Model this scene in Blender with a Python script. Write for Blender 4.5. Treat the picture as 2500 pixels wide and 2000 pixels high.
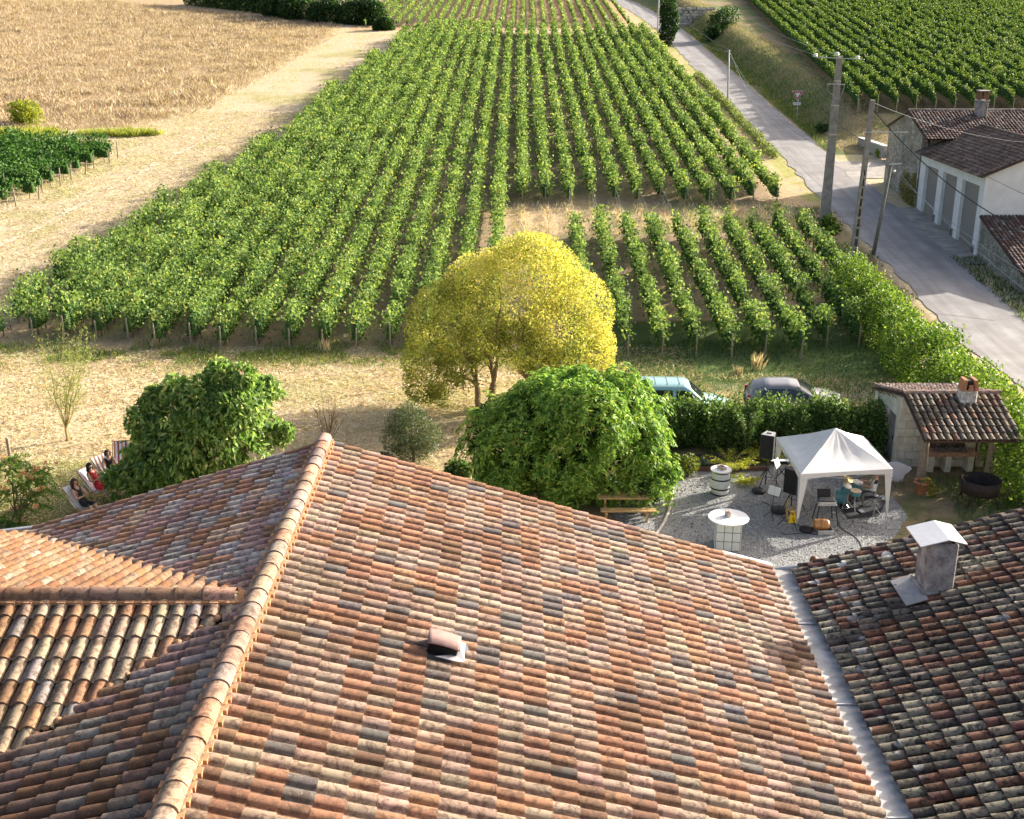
import bpy, math, random
import numpy as np
from mathutils import Vector, Matrix
random.seed(7); rng = np.random.default_rng(7)
R = math.radians
for o in list(bpy.data.objects): bpy.data.objects.remove(o)
sc = bpy.context.scene; COL = sc.collection

# ------------------------------------------------------------------ camera, sky, sun, exposure
FPX = 2831.0; PITCH = R(19.47); HC = 17.0
cam = bpy.data.cameras.new('camera'); camo = bpy.data.objects.new('camera', cam); COL.objects.link(camo)
cam.sensor_width = 36.0; cam.sensor_fit = 'HORIZONTAL'; cam.lens = 36.0 * FPX / 2500.0
cam.clip_start = .1; cam.clip_end = 2000
camo.location = (0, 0, HC); camo.rotation_euler = (R(90) - PITCH, 0, 0)
sc.camera = camo
SUN_AZ = R(29); SUN_EL = R(21)                  # azimuth measured from +X towards +Y
SUND = Vector((math.cos(SUN_EL)*math.cos(SUN_AZ), math.cos(SUN_EL)*math.sin(SUN_AZ), math.sin(SUN_EL)))
w = bpy.data.worlds.new('World'); sc.world = w; w.use_nodes = True
nt = w.node_tree; bg = nt.nodes['Background']
sky = nt.nodes.new('ShaderNodeTexSky'); sky.sky_type = 'NISHITA'; sky.sun_disc = False
sky.sun_elevation = SUN_EL; sky.sun_rotation = R(90) - SUN_AZ
sky.air_density = .75; sky.dust_density = 6.0; sky.ozone_density = .4
nt.links.new(sky.outputs[0], bg.inputs[0]); bg.inputs[1].default_value = 0.15
sl = bpy.data.lights.new('sun', 'SUN'); slo = bpy.data.objects.new('sun', sl); COL.objects.link(slo)
sl.energy = 5.0; sl.angle = R(.5); sl.color = (1, .945, .85)
slo.rotation_euler = (-SUND).to_track_quat('-Z', 'Y').to_euler()
slo.location = (60, 40, 60)
vs = sc.view_settings; vs.view_transform = 'Standard'; vs.look = 'None'; vs.gamma = 1; vs.use_curve_mapping = False
vs.exposure = 1.05

# ------------------------------------------------------------------ terrain function and pixel helpers
def sstep(a): a = np.clip(a, 0, 1); return a*a*(3-2*a)
def road_cx(y): return 25.8 - .0011*np.maximum(0, y-190)**2
def Tn(x, y):
    x = np.asarray(x, float); y = np.asarray(y, float)
    d = y-58.0
    z = .0875*np.where(d > 4, d, np.where(d < -4, 0, (d+4)**2/16.0))
    z = np.minimum(z, .0875*(300-58)+.02*(y-300)) if True else z
    rx = x-road_cx(y)
    z = z + 2.3*sstep((rx-2.9)/4.6)*sstep((y-108)/9.0)
    return z
def T(x, y): return float(Tn(x, y))
_c, _s = math.cos(PITCH), math.sin(PITCH)
def ray(px, py):
    u = (px-1250)/FPX; v = (1000-py)/FPX
    return Vector((u, _c+v*_s, -_s+v*_c))
def at_z(px, py, z): r = ray(px, py); return Vector((0, 0, HC)) + r*((z-HC)/r.z)
def at_y(px, py, y): r = ray(px, py); return Vector((0, 0, HC)) + r*(y/r.y)
def at_x(px, py, x): r = ray(px, py); return Vector((0, 0, HC)) + r*(x/r.x)
def gp(px, py):
    r = ray(px, py); t = 15.0
    while t < 500:
        p = Vector((0, 0, HC)) + r*t
        if p.z < T(p.x, p.y): break
        t += 1.0
    a, b = t-1, t
    for _ in range(30):
        m = (a+b)/2; p = Vector((0, 0, HC))+r*m
        if p.z < T(p.x, p.y): b = m
        else: a = m
    return Vector((0, 0, HC))+r*b
def proj(p):
    x, y, z = p[0], p[1], p[2]-HC; d = y*_c-z*_s
    if d < .5: return (-1e5, -1e5, d)
    return (1250+FPX*x/d, 1000-FPX*(y*_s+z*_c)/d, d)

def hash2(i, j, s=0):
    n = (i*374761393 + j*668265263 + s*974711) & 0x7fffffff
    n = ((n ^ (n >> 13))*1274126177) & 0x7fffffff
    return ((n ^ (n >> 16)) & 0xffff)/65535.0
def vnoise(x, y, s=0):
    x = np.asarray(x, float); y = np.asarray(y, float)
    i = np.floor(x).astype(np.int64); j = np.floor(y).astype(np.int64)
    f = x-i; g = y-j; f = f*f*(3-2*f); g = g*g*(3-2*g)
    return ((hash2(i, j, s)*(1-f)+hash2(i+1, j, s)*f)*(1-g) + (hash2(i, j+1, s)*(1-f)+hash2(i+1, j+1, s)*f)*g)
def fnoise(x, y, s=0): return .55*vnoise(x, y, s)+.3*vnoise(x*2.1, y*2.1, s+5)+.15*vnoise(x*4.3, y*4.3, s+9)

# ------------------------------------------------------------------ materials
MATS = {}
def newmat(name):
    m = bpy.data.materials.new(name); m.use_nodes = True; nt = m.node_tree
    return m, nt, nt.nodes['Principled BSDF']
def N(nt, t, **kw):
    n = nt.nodes.new(t)
    for k, v in kw.items(): setattr(n, k, v)
    return n
def ramp(nt, stops):
    r = N(nt, 'ShaderNodeValToRGB'); e = r.color_ramp.elements
    while len(e) < len(stops): e.new(.5)
    for k, (p, c) in zip(e, stops):
        k.position = p; k.color = (*c, 1) if len(c) == 3 else c
    return r
def mixc(nt, fac, a, b, mode='MIX'):
    m = N(nt, 'ShaderNodeMix', data_type='RGBA', blend_type=mode)
    L = nt.links
    for s, v in ((m.inputs[0], fac), (m.inputs[6], a), (m.inputs[7], b)):
        if isinstance(v, (int, float)): s.default_value = v
        elif isinstance(v, tuple): s.default_value = (*v[:3], 1)
        else: L.new(v, s)
    return m.outputs[2]
def noise(nt, scale, detail=3, rough=.6, vec=None, dist=0):
    n = N(nt, 'ShaderNodeTexNoise'); n.inputs['Scale'].default_value = scale
    n.inputs['Detail'].default_value = detail; n.inputs['Roughness'].default_value = rough
    n.inputs['Distortion'].default_value = dist
    if vec is not None: nt.links.new(vec, n.inputs['Vector'])
    return n.outputs[0]
def wpos(nt): return N(nt, 'ShaderNodeNewGeometry').outputs['Position']
def mrange(nt, v, a, b, c=0., d=1.):
    m = N(nt, 'ShaderNodeMapRange'); nt.links.new(v, m.inputs[0])
    for i, x in enumerate((a, b, c, d)): m.inputs[i+1].default_value = x
    return m.outputs[0]
def bump(nt, h, bs, strength=.4, dist=.02):
    b = N(nt, 'ShaderNodeBump'); b.inputs['Strength'].default_value = strength; b.inputs['Distance'].default_value = dist
    nt.links.new(h, b.inputs['Height']); nt.links.new(b.outputs[0], bs.inputs['Normal'])
def plain(name, col, rough=.6, metal=0., var=.12, scale=8., spec=.4, bumpd=0.):
    """object colour with slight tonal wear"""
    if name in MATS: return MATS[name]
    m, nt, bs = newmat(name)
    n = noise(nt, scale, 4, .65, wpos(nt))
    lo = tuple(max(0, c*(1-var*1.6)) for c in col); hi = tuple(min(1, c*(1+var)) for c in col)
    r = ramp(nt, [(.3, lo), (.7, hi)]); nt.links.new(n, r.inputs[0]); nt.links.new(r.outputs[0], bs.inputs['Base Color'])
    bs.inputs['Roughness'].default_value = rough; bs.inputs['Metallic'].default_value = metal
    bs.inputs['Specular IOR Level'].default_value = spec
    if bumpd: bump(nt, noise(nt, scale*6, 3, .6, wpos(nt)), bs, .5, bumpd)
    MATS[name] = m; return m
def leafmat(name, stops, trans=.38, rough=.5, spec=.35):
    m, nt, bs = newmat(name); L = nt.links
    g = N(nt, 'ShaderNodeNewGeometry'); r = ramp(nt, stops)
    n = noise(nt, .55, 3, .6, g.outputs['Position'])
    mx = N(nt, 'ShaderNodeMath', operation='MULTIPLY_ADD'); L.new(n, mx.inputs[0]); mx.inputs[1].default_value = .7; mx.inputs[2].default_value = -.35
    ad = N(nt, 'ShaderNodeMath', operation='ADD', use_clamp=True); L.new(g.outputs['Random Per Island'], ad.inputs[0]); L.new(mx.outputs[0], ad.inputs[1])
    L.new(ad.outputs[0], r.inputs[0]); L.new(r.outputs[0], bs.inputs['Base Color'])
    bs.inputs['Roughness'].default_value = rough; bs.inputs['Specular IOR Level'].default_value = spec
    tr = N(nt, 'ShaderNodeBsdfTranslucent')
    tc = mixc(nt, 1.0, r.outputs[0], (1.0, 1.0, .55), 'MULTIPLY')
    hs = N(nt, 'ShaderNodeHueSaturation'); hs.inputs['Value'].default_value = 1.5; L.new(tc, hs.inputs['Color'])
    L.new(hs.outputs[0], tr.inputs[0])
    ms = N(nt, 'ShaderNodeMixShader'); ms.inputs[0].default_value = trans
    L.new(bs.outputs[0], ms.inputs[1]); L.new(tr.outputs[0], ms.inputs[2])
    L.new(ms.outputs[0], nt.nodes['Material Output'].inputs[0])
    MATS[name] = m; return m

# ------------------------------------------------------------------ object helpers
ROOT = {}
def thing(name, label, cat, loc, group=None):
    o = bpy.data.objects.new(name, None); COL.objects.link(o); o.location = loc
    o.empty_display_size = .2; o['label'] = label; o['category'] = cat
    if group: o['group'] = group
    ROOT[o] = Vector(loc); return o
def tag(o, label, cat, group=None):
    o['label'] = label; o['category'] = cat
    if group: o['group'] = group
    return o
def link_mesh(name, me, mat, parent=None, smooth=False, kind=None):
    o = bpy.data.objects.new(name, me); COL.objects.link(o)
    if mat is not None:
        for m in (mat if isinstance(mat, (list, tuple)) else [mat]): me.materials.append(m)
    if smooth: me.polygons.foreach_set('use_smooth', np.ones(len(me.polygons), bool))
    if parent is not None:
        o.parent = parent; ROOT[o] = ROOT[parent]
    if kind: o['kind'] = kind
    return o
class MB:
    def __init__(s, M=None): s.v = []; s.f = []; s.mi = []; s.M = M or Matrix.Identity(4); s.cur = 0
    def add(s, vs, fs):
        b = len(s.v); s.v += [s.M @ Vector(p) for p in vs]
        s.f += [tuple(i+b for i in f) for f in fs]; s.mi += [s.cur]*len(fs); return s
    def box(s, c, d, rz=0, bev=0):
        x, y, z = d[0]/2, d[1]/2, d[2]/2; Mr = Matrix.Rotation(rz, 3, 'Z'); c = Vector(c)
        if bev:
            b = bev; pts = []
            for sz in (-1, 1):
                for (px, py) in ((-x+b, -y), (x-b, -y), (x, -y+b), (x, y-b), (x-b, y), (-x+b, y), (-x, y-b), (-x, -y+b)):
                    pts.append((px, py, sz*(z-b)))
            for sz in (-1, 1):
                for (px, py) in ((-x+b, -y+b), (x-b, -y+b), (x-b, y-b), (-x+b, y-b)): pts.append((px, py, sz*z))
            fs = [(i, (i+1) % 8, 8+(i+1) % 8, 8+i) for i in range(8)]
            for o_, q, fl in ((0, 16, 1), (8, 20, 0)):
                F = [(o_, o_+1, q+1, q), (o_+2, o_+3, q+2, q+1), (o_+4, o_+5, q+3, q+2), (o_+6, o_+7, q, q+3),
                     (o_+1, o_+2, q+1), (o_+3, o_+4, q+2), (o_+5, o_+6, q+3), (o_+7, o_, q), (q, q+1, q+2, q+3)]
                fs += [tuple(reversed(f)) for f in F] if fl else F
            return s.add([c+Mr@Vector(p) for p in pts], fs)
        pts = [(a*x, b*y, e*z) for e in (-1, 1) for a, b in ((-1, -1), (1, -1), (1, 1), (-1, 1))]
        return s.add([c+Mr@Vector(p) for p in pts], [(3, 2, 1, 0), (4, 5, 6, 7), (0, 1, 5, 4), (1, 2, 6, 5), (2, 3, 7, 6), (3, 0, 4, 7)])
    def tube(s, pts, rad, seg=8, cap=True):
        pts = [Vector(p) for p in pts]; n = len(pts)
        if not isinstance(rad, (list, tuple)): rad = [rad]*n
        vs = []; up = None
        for i, p in enumerate(pts):
            d = (pts[min(i+1, n-1)]-pts[max(i-1, 0)]).normalized()
            if up is None: up = Vector((0, 0, 1)) if abs(d.z) < .9 else Vector((1, 0, 0))
            a = d.cross(up).normalized(); b = a.cross(d).normalized(); up = b
            for k in range(seg):
                t = 2*math.pi*k/seg; vs.append(p+(a*math.cos(t)+b*math.sin(t))*rad[i])
        fs = [(i*seg+k, i*seg+(k+1) % seg, (i+1)*seg+(k+1) % seg, (i+1)*seg+k) for i in range(n-1) for k in range(seg)]
        if cap: fs += [tuple(range(seg-1, -1, -1)), tuple(range((n-1)*seg, n*seg))]
        return s.add(vs, fs)
    def lathe(s, prof, c=(0, 0, 0), seg=24, cap=True):
        c = Vector(c); n = len(prof)
        vs = [c+Vector((r*math.cos(2*math.pi*k/seg), r*math.sin(2*math.pi*k/seg), z)) for r, z in prof for k in range(seg)]
        fs = [(i*seg+k, i*seg+(k+1) % seg, (i+1)*seg+(k+1) % seg, (i+1)*seg+k) for i in range(n-1) for k in range(seg)]
        if cap: fs += [tuple(range(seg-1, -1, -1)), tuple(range((n-1)*seg, n*seg))]
        return s.add(vs, fs)
    def prism(s, poly, h, z0=0):
        n = len(poly); vs = [(p[0], p[1], z0) for p in poly]+[(p[0], p[1], z0+h) for p in poly]
        return s.add(vs, [tuple(range(n-1, -1, -1)), tuple(range(n, 2*n))]+[(i, (i+1) % n, n+(i+1) % n, n+i) for i in range(n)])
    def slab(s, poly3, off):
        """planar polygon thickened by the offset vector"""
        n = len(poly3); off = Vector(off); a = [Vector(p) for p in poly3]
        return s.add(a+[p+off for p in a], [tuple(range(n)), tuple(range(2*n-1, n-1, -1))]+[(i, n+i, n+(i+1) % n, (i+1) % n) for i in range(n)])
    def ball(s, c, r, seg=10, rings=7, sc3=(1, 1, 1)):
        c = Vector(c); vs = []; fs = []
        for i in range(rings+1):
            a = math.pi*i/rings
            for k in range(seg):
                t = 2*math.pi*k/seg
                vs.append(c+Vector((r*sc3[0]*math.sin(a)*math.cos(t), r*sc3[1]*math.sin(a)*math.sin(t), r*sc3[2]*math.cos(a))))
        for i in range(rings):
            for k in range(seg): fs.append((i*seg+k, (i+1)*seg+k, (i+1)*seg+(k+1) % seg, i*seg+(k+1) % seg))
        return s.add(vs, fs)
    def build(s, name, mat, parent=None, smooth=False, kind=None, at=None):
        off = Vector((0, 0, 0))
        if parent is not None: off = ROOT[parent]
        elif at is not None: off = Vector(at)
        me = bpy.data.meshes.new(name); me.from_pydata([tuple(p-off) for p in s.v], [], s.f); me.update()
        if any(s.mi): me.polygons.foreach_set('material_index', s.mi)
        o = link_mesh(name, me, mat, parent, smooth, kind)
        if parent is None and at is not None: o.location = off
        if parent is None: ROOT[o] = off
        return o
def npmesh(name, V, Fc, mat, parent=None, smooth=False, kind=None, col=None, at=None):
    """V (n,3) world coordinates, Fc (m,k) faces of equal size"""
    V = np.asarray(V, float); off = np.zeros(3)
    if parent is not None: off = np.array(ROOT[parent])
    elif at is not None: off = np.array(at, float)
    me = bpy.data.meshes.new(name); m, k = Fc.shape
    me.vertices.add(len(V)); me.vertices.foreach_set('co', (V-off).astype(np.float32).ravel())
    me.loops.add(m*k); me.loops.foreach_set('vertex_index', Fc.astype(np.int32).ravel())
    me.polygons.add(m); me.polygons.foreach_set('loop_start', np.arange(0, m*k, k, dtype=np.int32))
    me.update(calc_edges=True)
    if col is not None:
        a = me.attributes.new('tcol', 'FLOAT_COLOR', 'POINT')
        a.data.foreach_set('color', np.concatenate([col, np.ones((len(col), 1))], 1).astype(np.float32).ravel())
    o = link_mesh(name, me, mat, parent, smooth, kind)
    if parent is None:
        if at is not None: o.location = at
        ROOT[o] = Vector(off)
    return o
def unit(a): return a/np.maximum(1e-9, np.linalg.norm(a, axis=1, keepdims=True))
def leaves(C, D, size, wid=.55, fold=.12):
    """rhombic leaves: centres C, directions D (n,3), size (n,) -> V (4n,3), F (n,4)"""
    n = len(C); D = unit(D); q = unit(np.cross(D, rng.normal(size=(n, 3)))); nn = np.cross(D, q)
    L = size[:, None]
    b = C-D*L*.5; t = C+D*L*.5-nn*L*fold; m = C-D*L*.05
    V = np.stack([b, m+q*L*wid*.5+nn*L*fold, t, m-q*L*wid*.5+nn*L*fold], 1).reshape(-1, 3)
    return V, np.arange(4*n).reshape(n, 4)
def lobes_pts(cs, rs, n, shell=.62, up=0., zmin=None):
    cs = np.asarray(cs, float); rs = np.asarray(rs, float)
    if rs.ndim == 1: rs = np.repeat(rs[:, None], 3, 1)
    wgt = (rs[:, 0]*rs[:, 1]+rs[:, 0]*rs[:, 2]); k = rng.choice(len(cs), n, p=wgt/wgt.sum())
    d = unit(rng.normal(size=(n, 3))+np.array([0, 0, up]))
    rad = shell+(1.06-shell)*rng.random(n)**.6
    P = cs[k]+d*rs[k]*rad[:, None]
    # drop points well inside another lobe
    keep = np.ones(n, bool)
    for j in range(len(cs)):
        q = np.linalg.norm((P-cs[j])/rs[j], axis=1); keep &= ~((q < shell*.8) & (k != j))
    if zmin is not None: keep &= P[:, 2] > zmin
    return P[keep], d[keep]
def foliage(name, P, d, size, mat, parent, wid=.55, spread=1.0, droop=0., kind=None):
    D = d*.6+rng.normal(size=P.shape)*spread*.7; D[:, 2] -= droop
    s = size*(.65+.7*rng.random(len(P)))
    V, F = leaves(P, D, s, wid)
    return npmesh(name, V, F, mat, parent, kind=kind)
# ------------------------------------------------------------------ shared materials
def attr_ground():
    m, nt, bs = newmat('ground_soil_and_straw'); L = nt.links
    a = N(nt, 'ShaderNodeAttribute', attribute_name='tcol'); p = wpos(nt)
    n1 = noise(nt, 2.2, 6, .7, p, .6); n2 = noise(nt, 14, 4, .7, p)
    v = ramp(nt, [(.25, (.62, .60, .55)), (.5, (1, 1, 1)), (.78, (1.28, 1.24, 1.15))]); L.new(n1, v.inputs[0])
    c = mixc(nt, 1.0, a.outputs['Color'], v.outputs[0], 'MULTIPLY')
    v2 = ramp(nt, [(.3, (.72, .70, .66)), (.7, (1.2, 1.2, 1.2))]); L.new(n2, v2.inputs[0])
    c = mixc(nt, 1.0, c, v2.outputs[0], 'MULTIPLY')
    L.new(c, bs.inputs['Base Color']); bs.inputs['Roughness'].default_value = .95; bs.inputs['Specular IOR Level'].default_value = .1
    bump(nt, n2, bs, .8, .06); return m
M_ground = attr_ground()
M_vine = leafmat('vine_leaves', [(0, (.05, .11, .03)), (.3, (.135, .225, .06)), (.62, (.25, .355, .105)), (.9, (.36, .46, .15)), (1, (.46, .46, .13))], .32, .62, .15)
M_vineR = leafmat('vine_leaves_right_plot', [(0, (.04, .09, .018)), (.4, (.10, .175, .035)), (.8, (.19, .28, .05)), (1, (.32, .36, .07))], .24, .6, .2)
M_vineD = leafmat('vine_leaves_left_plot', [(0, (.025, .08, .018)), (.5, (.06, .15, .03)), (1, (.13, .25, .05))], .28, .6, .2)
M_young = leafmat('young_vine_leaves', [(0, (.12, .22, .05)), (.6, (.24, .34, .09)), (1, (.4, .42, .12))], .35)
M_dry = leafmat('dry_tall_grass', [(0, (.22, .15, .10)), (.4, (.40, .30, .21)), (.75, (.55, .445, .325)), (1, (.78, .70, .58))], .25, .8, .1)
M_straw = leafmat('cut_straw', [(0, (.40, .28, .16)), (.5, (.64, .52, .34)), (.85, (.80, .70, .52)), (1, (.46, .46, .22))], .2, .8, .1)
M_grass = leafmat('green_grass', [(0, (.06, .13, .03)), (.5, (.15, .24, .05)), (.85, (.30, .34, .08)), (1, (.5, .42, .18))], .3, .7, .15)
M_grassD = leafmat('shade_tinted_grass', [(0, (.03, .09, .035)), (.6, (.08, .17, .06)), (1, (.22, .25, .08))], .3, .7, .15)  # darker copy of the green grass, shade put into its colours
M_wood = plain('weathered_wood', (.34, .28, .21), .85, scale=14, var=.3)
M_bark = plain('bark', (.16, .11, .07), .9, scale=18, var=.35, bumpd=.01)
M_barkp = plain('pale_bark', (.30, .22, .13), .9, scale=18, var=.3)
M_conc = plain('concrete_pole', (.30, .275, .25), .9, scale=3, var=.2, bumpd=.004)
M_white = plain('white_paint', (.80, .80, .78), .5, var=.05)
M_cloth = plain('white_canopy_cloth', (.68, .67, .65), .75, var=.04, scale=3)
M_black = plain('black_plastic', (.02, .02, .022), .5, var=.2)
M_blackm = plain('black_metal', (.025, .025, .027), .4, .5, var=.2)
M_steel = plain('bright_steel', (.6, .6, .6), .3, 1., var=.1)
M_alu = plain('aluminium_trim', (.62, .63, .64), .4, .8, var=.08)
M_zinc = plain('zinc_sheet', (.52, .53, .54), .5, .35, var=.16, scale=2.5)
M_brass = plain('brass', (.65, .42, .14), .3, .9, var=.15)
M_rust = plain('rusty_iron', (.045, .032, .028), .7, .3, var=.35, scale=9)
M_terra = plain('terracotta', (.42, .19, .10), .85, var=.25, scale=10)
M_mortar = plain('orange_mortar', (.50, .26, .13), .95, var=.25, scale=12, bumpd=.01)
M_wire = plain('cable', (.05, .05, .05), .6)
M_wirep = plain('pale_cable', (.35, .38, .37), .5)

# ------------------------------------------------------------------ ground sheet
xs = np.unique(np.concatenate([np.arange(-300, -60, 12.), np.arange(-60, 60, .5), np.arange(60, 301, 12.)]))
ys = np.unique(np.concatenate([np.arange(-40, 28, 6.), np.arange(28, 125, .5), np.arange(125, 215, 1.), np.arange(215, 300, 3.), np.arange(300, 601, 30.)]))
GX, GY = np.meshgrid(xs, ys); x = GX.ravel(); y = GY.ravel()
def mixa(c, col, m): return c*(1-m[:, None])+np.array(col)*m[:, None]
def left_end(x): return np.interp(x, [-28.5, -26.4, -22, -21, -16.5, -14], [64, 76, 102, 119, 186, 196])
def row_end(x): return np.minimum(left_end(x), 195-.1*x)
def gapmask(x, y): return (x > -.2) & (x < 21) & (y > 78.5+.05*x) & (y < 86.5+.02*x)
fn = fnoise(x*.22, y*.22, 3); fn2 = fnoise(x*.8, y*.8, 8)
col = np.tile(np.array([.60, .485, .325]), (len(x), 1))
col = mixa(col, (.36, .35, .13), sstep((fn-.5)*4)*.65); col = mixa(col, (.40, .29, .15), sstep((vnoise(x*.12+fn, y*.9, 33)-.55)*4)*.45*((y < 58) & (y > 28)))                              # greener patches of the mown field
inv = (x > -28) & (x < 21.4) & (y > 57) & (y < row_end(x)+1)
col = mixa(col, (.46, .34, .225), inv*1.0)
col = mixa(col, (.17, .19, .07), inv*sstep((fn-.45)*4)*.55)
col = mixa(col, (.50, .36, .20), inv*sstep((.45-fn2)*5)*.6)
g = gapmask(x, y); col = mixa(col, (.55, .42, .25), g*.9); col = mixa(col, (.27, .33, .12), g*sstep((x-6)/4.)*sstep((fn2-.4)*5)*.8)
verge = sstep(1-np.abs(y-56.2)/2.4)*(x < 2)*(x > -60); col = mixa(col, (.24, .27, .08), verge*sstep((fn2-.3)*4)*.9)
lawn = (x > 3) & (x < 19.5) & (y > 45) & (y < 62); col = mixa(col, (.12, .18, .06), lawn*.9*sstep((y-49.5)/3.)); col = mixa(col, (.42, .34, .15), lawn*sstep((fn2-.42)*5)*sstep((54-y)/3)*.8)  # dark green lawn, with the shade lying on it mixed into the colour
far = (y > 198) & (x > -27) & (x < 21); col = mixa(col, (.55, .37, .21), far*.9)
dirt = (x > 12) & (x < 23.4) & (y > 57) & (y < 90) & ~inv; col = mixa(col, (.33, .25, .14), dirt*.85); col = mixa(col, (.12, .17, .05), dirt*sstep((fn-.5)*5)*.9)
side = (x > 20.6) & (x < 23.6) & (y > 86); col = mixa(col, (.62, .45, .27), side*.9); col = mixa(col, (.40, .40, .13), side*sstep((x-21.9)/.6)*sstep((fn2-.3)*4)*.9)
rx = x-road_cx(y); bank = (rx > 2.2) & (y > 104); col = mixa(col, (.33, .26, .15), bank*1.); col = mixa(col, (.13, .19, .06), bank*sstep((fn-.4)*4)*.8)
col = mixa(col, (.10, .16, .06), bank*sstep(1-np.abs(rx-2.6)/1.2)*.8)
pq = gp(2092, 272); plot = (x > pq.x-.5+.088*(y-pq.y)) & (y > pq.y-.6); col = mixa(col, (.13, .10, .055), plot*.95)
tall = sstep((np.interp(y, [108, 113, 117, 126, 150, 183, 210], [-75, -50, -37, -32.2, -30.3, -28, -28])-.5+3*(fn-.5)-x)/3.)*(y > 106); col = mixa(col, (.46, .335, .21), tall*.9)
gr = sstep(1-np.hypot((x+47)/6, (y-113)/3))+sstep(1-np.hypot((x+37)/5, (y-113)/1.6)); col = mixa(col, (.33, .36, .07), np.clip(gr, 0, 1)*.8)
yard = (x > -2) & (x < 20) & (y > 20) & (y < 45.5); col = mixa(col, (.24, .19, .11), yard*.85); col = mixa(col, (.10, .13, .05), yard*sstep((fn2-.45)*5)*.8)
shade_tint_l = (x < -12) & (y < 41); col = mixa(col, (.26, .25, .10), shade_tint_l*.8)  # shade over the left grass painted into the ground colour
z = Tn(x, y)+(.05*(fn2-.5)+.04*(fn-.5))*sstep((np.abs(rx)-3.2)/1.)*((y > 46) | (x < -3))
soil_l = inv & (y < 120); z = z+.05*soil_l*np.cos((x-.75-.005*(y-75))/1.725*2*math.pi)*.8
nx, ny = len(xs), len(ys); ii = np.arange(nx*ny).reshape(ny, nx)
Fq = np.stack([ii[:-1, :-1], ii[:-1, 1:], ii[1:, 1:], ii[1:, :-1]], -1).reshape(-1, 4)
npmesh('ground', np.stack([x, y, z], 1), Fq, M_ground, smooth=True, kind='structure', col=col)

# road
def road_mat():
    m, nt, bs = newmat('worn_asphalt'); L = nt.links; p = wpos(nt)
    n = noise(nt, .5, 5, .6, p); r = ramp(nt, [(.3, (.265, .25, .24)), (.7, (.375, .36, .35))]); L.new(n, r.inputs[0])
    n2 = noise(nt, 60, 2, .6, p); v = ramp(nt, [(.3, (.8, .8, .8)), (.7, (1.15, 1.15, 1.15))]); L.new(n2, v.inputs[0])
    mp = N(nt, 'ShaderNodeMapping'); mp.inputs['Scale'].default_value = (1.6, .05, 1); L.new(p, mp.inputs['Vector'])
    n3 = noise(nt, 1, 4, .6, mp.outputs[0]); v3 = ramp(nt, [(.35, (.85, .83, .82)), (.65, (1.1, 1.1, 1.1))]); L.new(n3, v3.inputs[0])
    c = mixc(nt, 1., mixc(nt, 1., r.outputs[0], v.outputs[0], 'MULTIPLY'), v3.outputs[0], 'MULTIPLY')
    L.new(c, bs.inputs['Base Color']); bs.inputs['Roughness'].default_value = .9; bs.inputs['Specular IOR Level'].default_value = .2
    bump(nt, n2, bs, .3, .01); return m
M_road = road_mat()
M_cpatch = plain('pale_concrete_apron', (.36, .33, .29), .9, var=.25, scale=1.2)
M_dirtpath = plain('pale_track_gravel', (.64, .54, .38), .95, var=.25, scale=5)
def strip(name, rows, mat, dz=.02):
    V = []; k = len(rows[0])
    for r in rows:
        for (a, b) in r: V.append((a, b, T(a, b)+dz))
    n = len(rows); F = np.array([(i*k+j, i*k+j+1, (i+1)*k+j+1, (i+1)*k+j) for i in range(n-1) for j in range(k-1)])
    return npmesh(name, np.array(V), F, mat, kind='structure', smooth=True)
rows = []
for yy in np.arange(20, 300, .6):
    c = float(road_cx(yy)); j = (vnoise(yy*.6, 3)-.5)*.4+random.uniform(-.12, .12); j2 = (vnoise(yy*.5, 9)-.5)*.35+random.uniform(-.12, .12)
    wl = 2.15; wr = 2.15 + .5*max(0, min(1, (100-yy)/8))
    rows.append([(c-wl+j+(wl+wr+j2-j)*t, yy) for t in (0, .25, .5, .75, 1)])
strip('road', rows, M_road, .035)
rows = [[(27.6+.15*math.sin(yy*1.3)+(8.5*t), yy) for t in (0, .1, .25, .5, 1)] for yy in np.arange(95.2, 102.2, .7)]
strip('driveway', rows, M_cpatch, .045)
rows = [[(28.55+.45*vnoise(yy*.4, 2)-.4*min(1, max(0, (yy-73.5)/2)), yy), (29.95, yy)] for yy in np.arange(72, 86.5, .7)]
strip('pavement', rows, M_cpatch, .052)
rows = []
PT = [(-34.5, 70), (-33.5, 78), (-31.6, 92), (-29.2, 108), (-28.2, 116), (-27.6, 124)]
for yy in np.arange(70, 122, .22):
    c = np.interp(yy, [p[1] for p in PT], [p[0] for p in PT]) ; wv = max(.04, -.02+.5*vnoise(yy*.9, 4)*min(1, (122-yy)/12))*random.uniform(.3, 1.3)
    c += (vnoise(yy*.3, 6)-.5)*.5
    rows.append([(c-wv, yy), (c+wv*.8, yy)])
strip('path', rows, M_dirtpath, .05)
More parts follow.
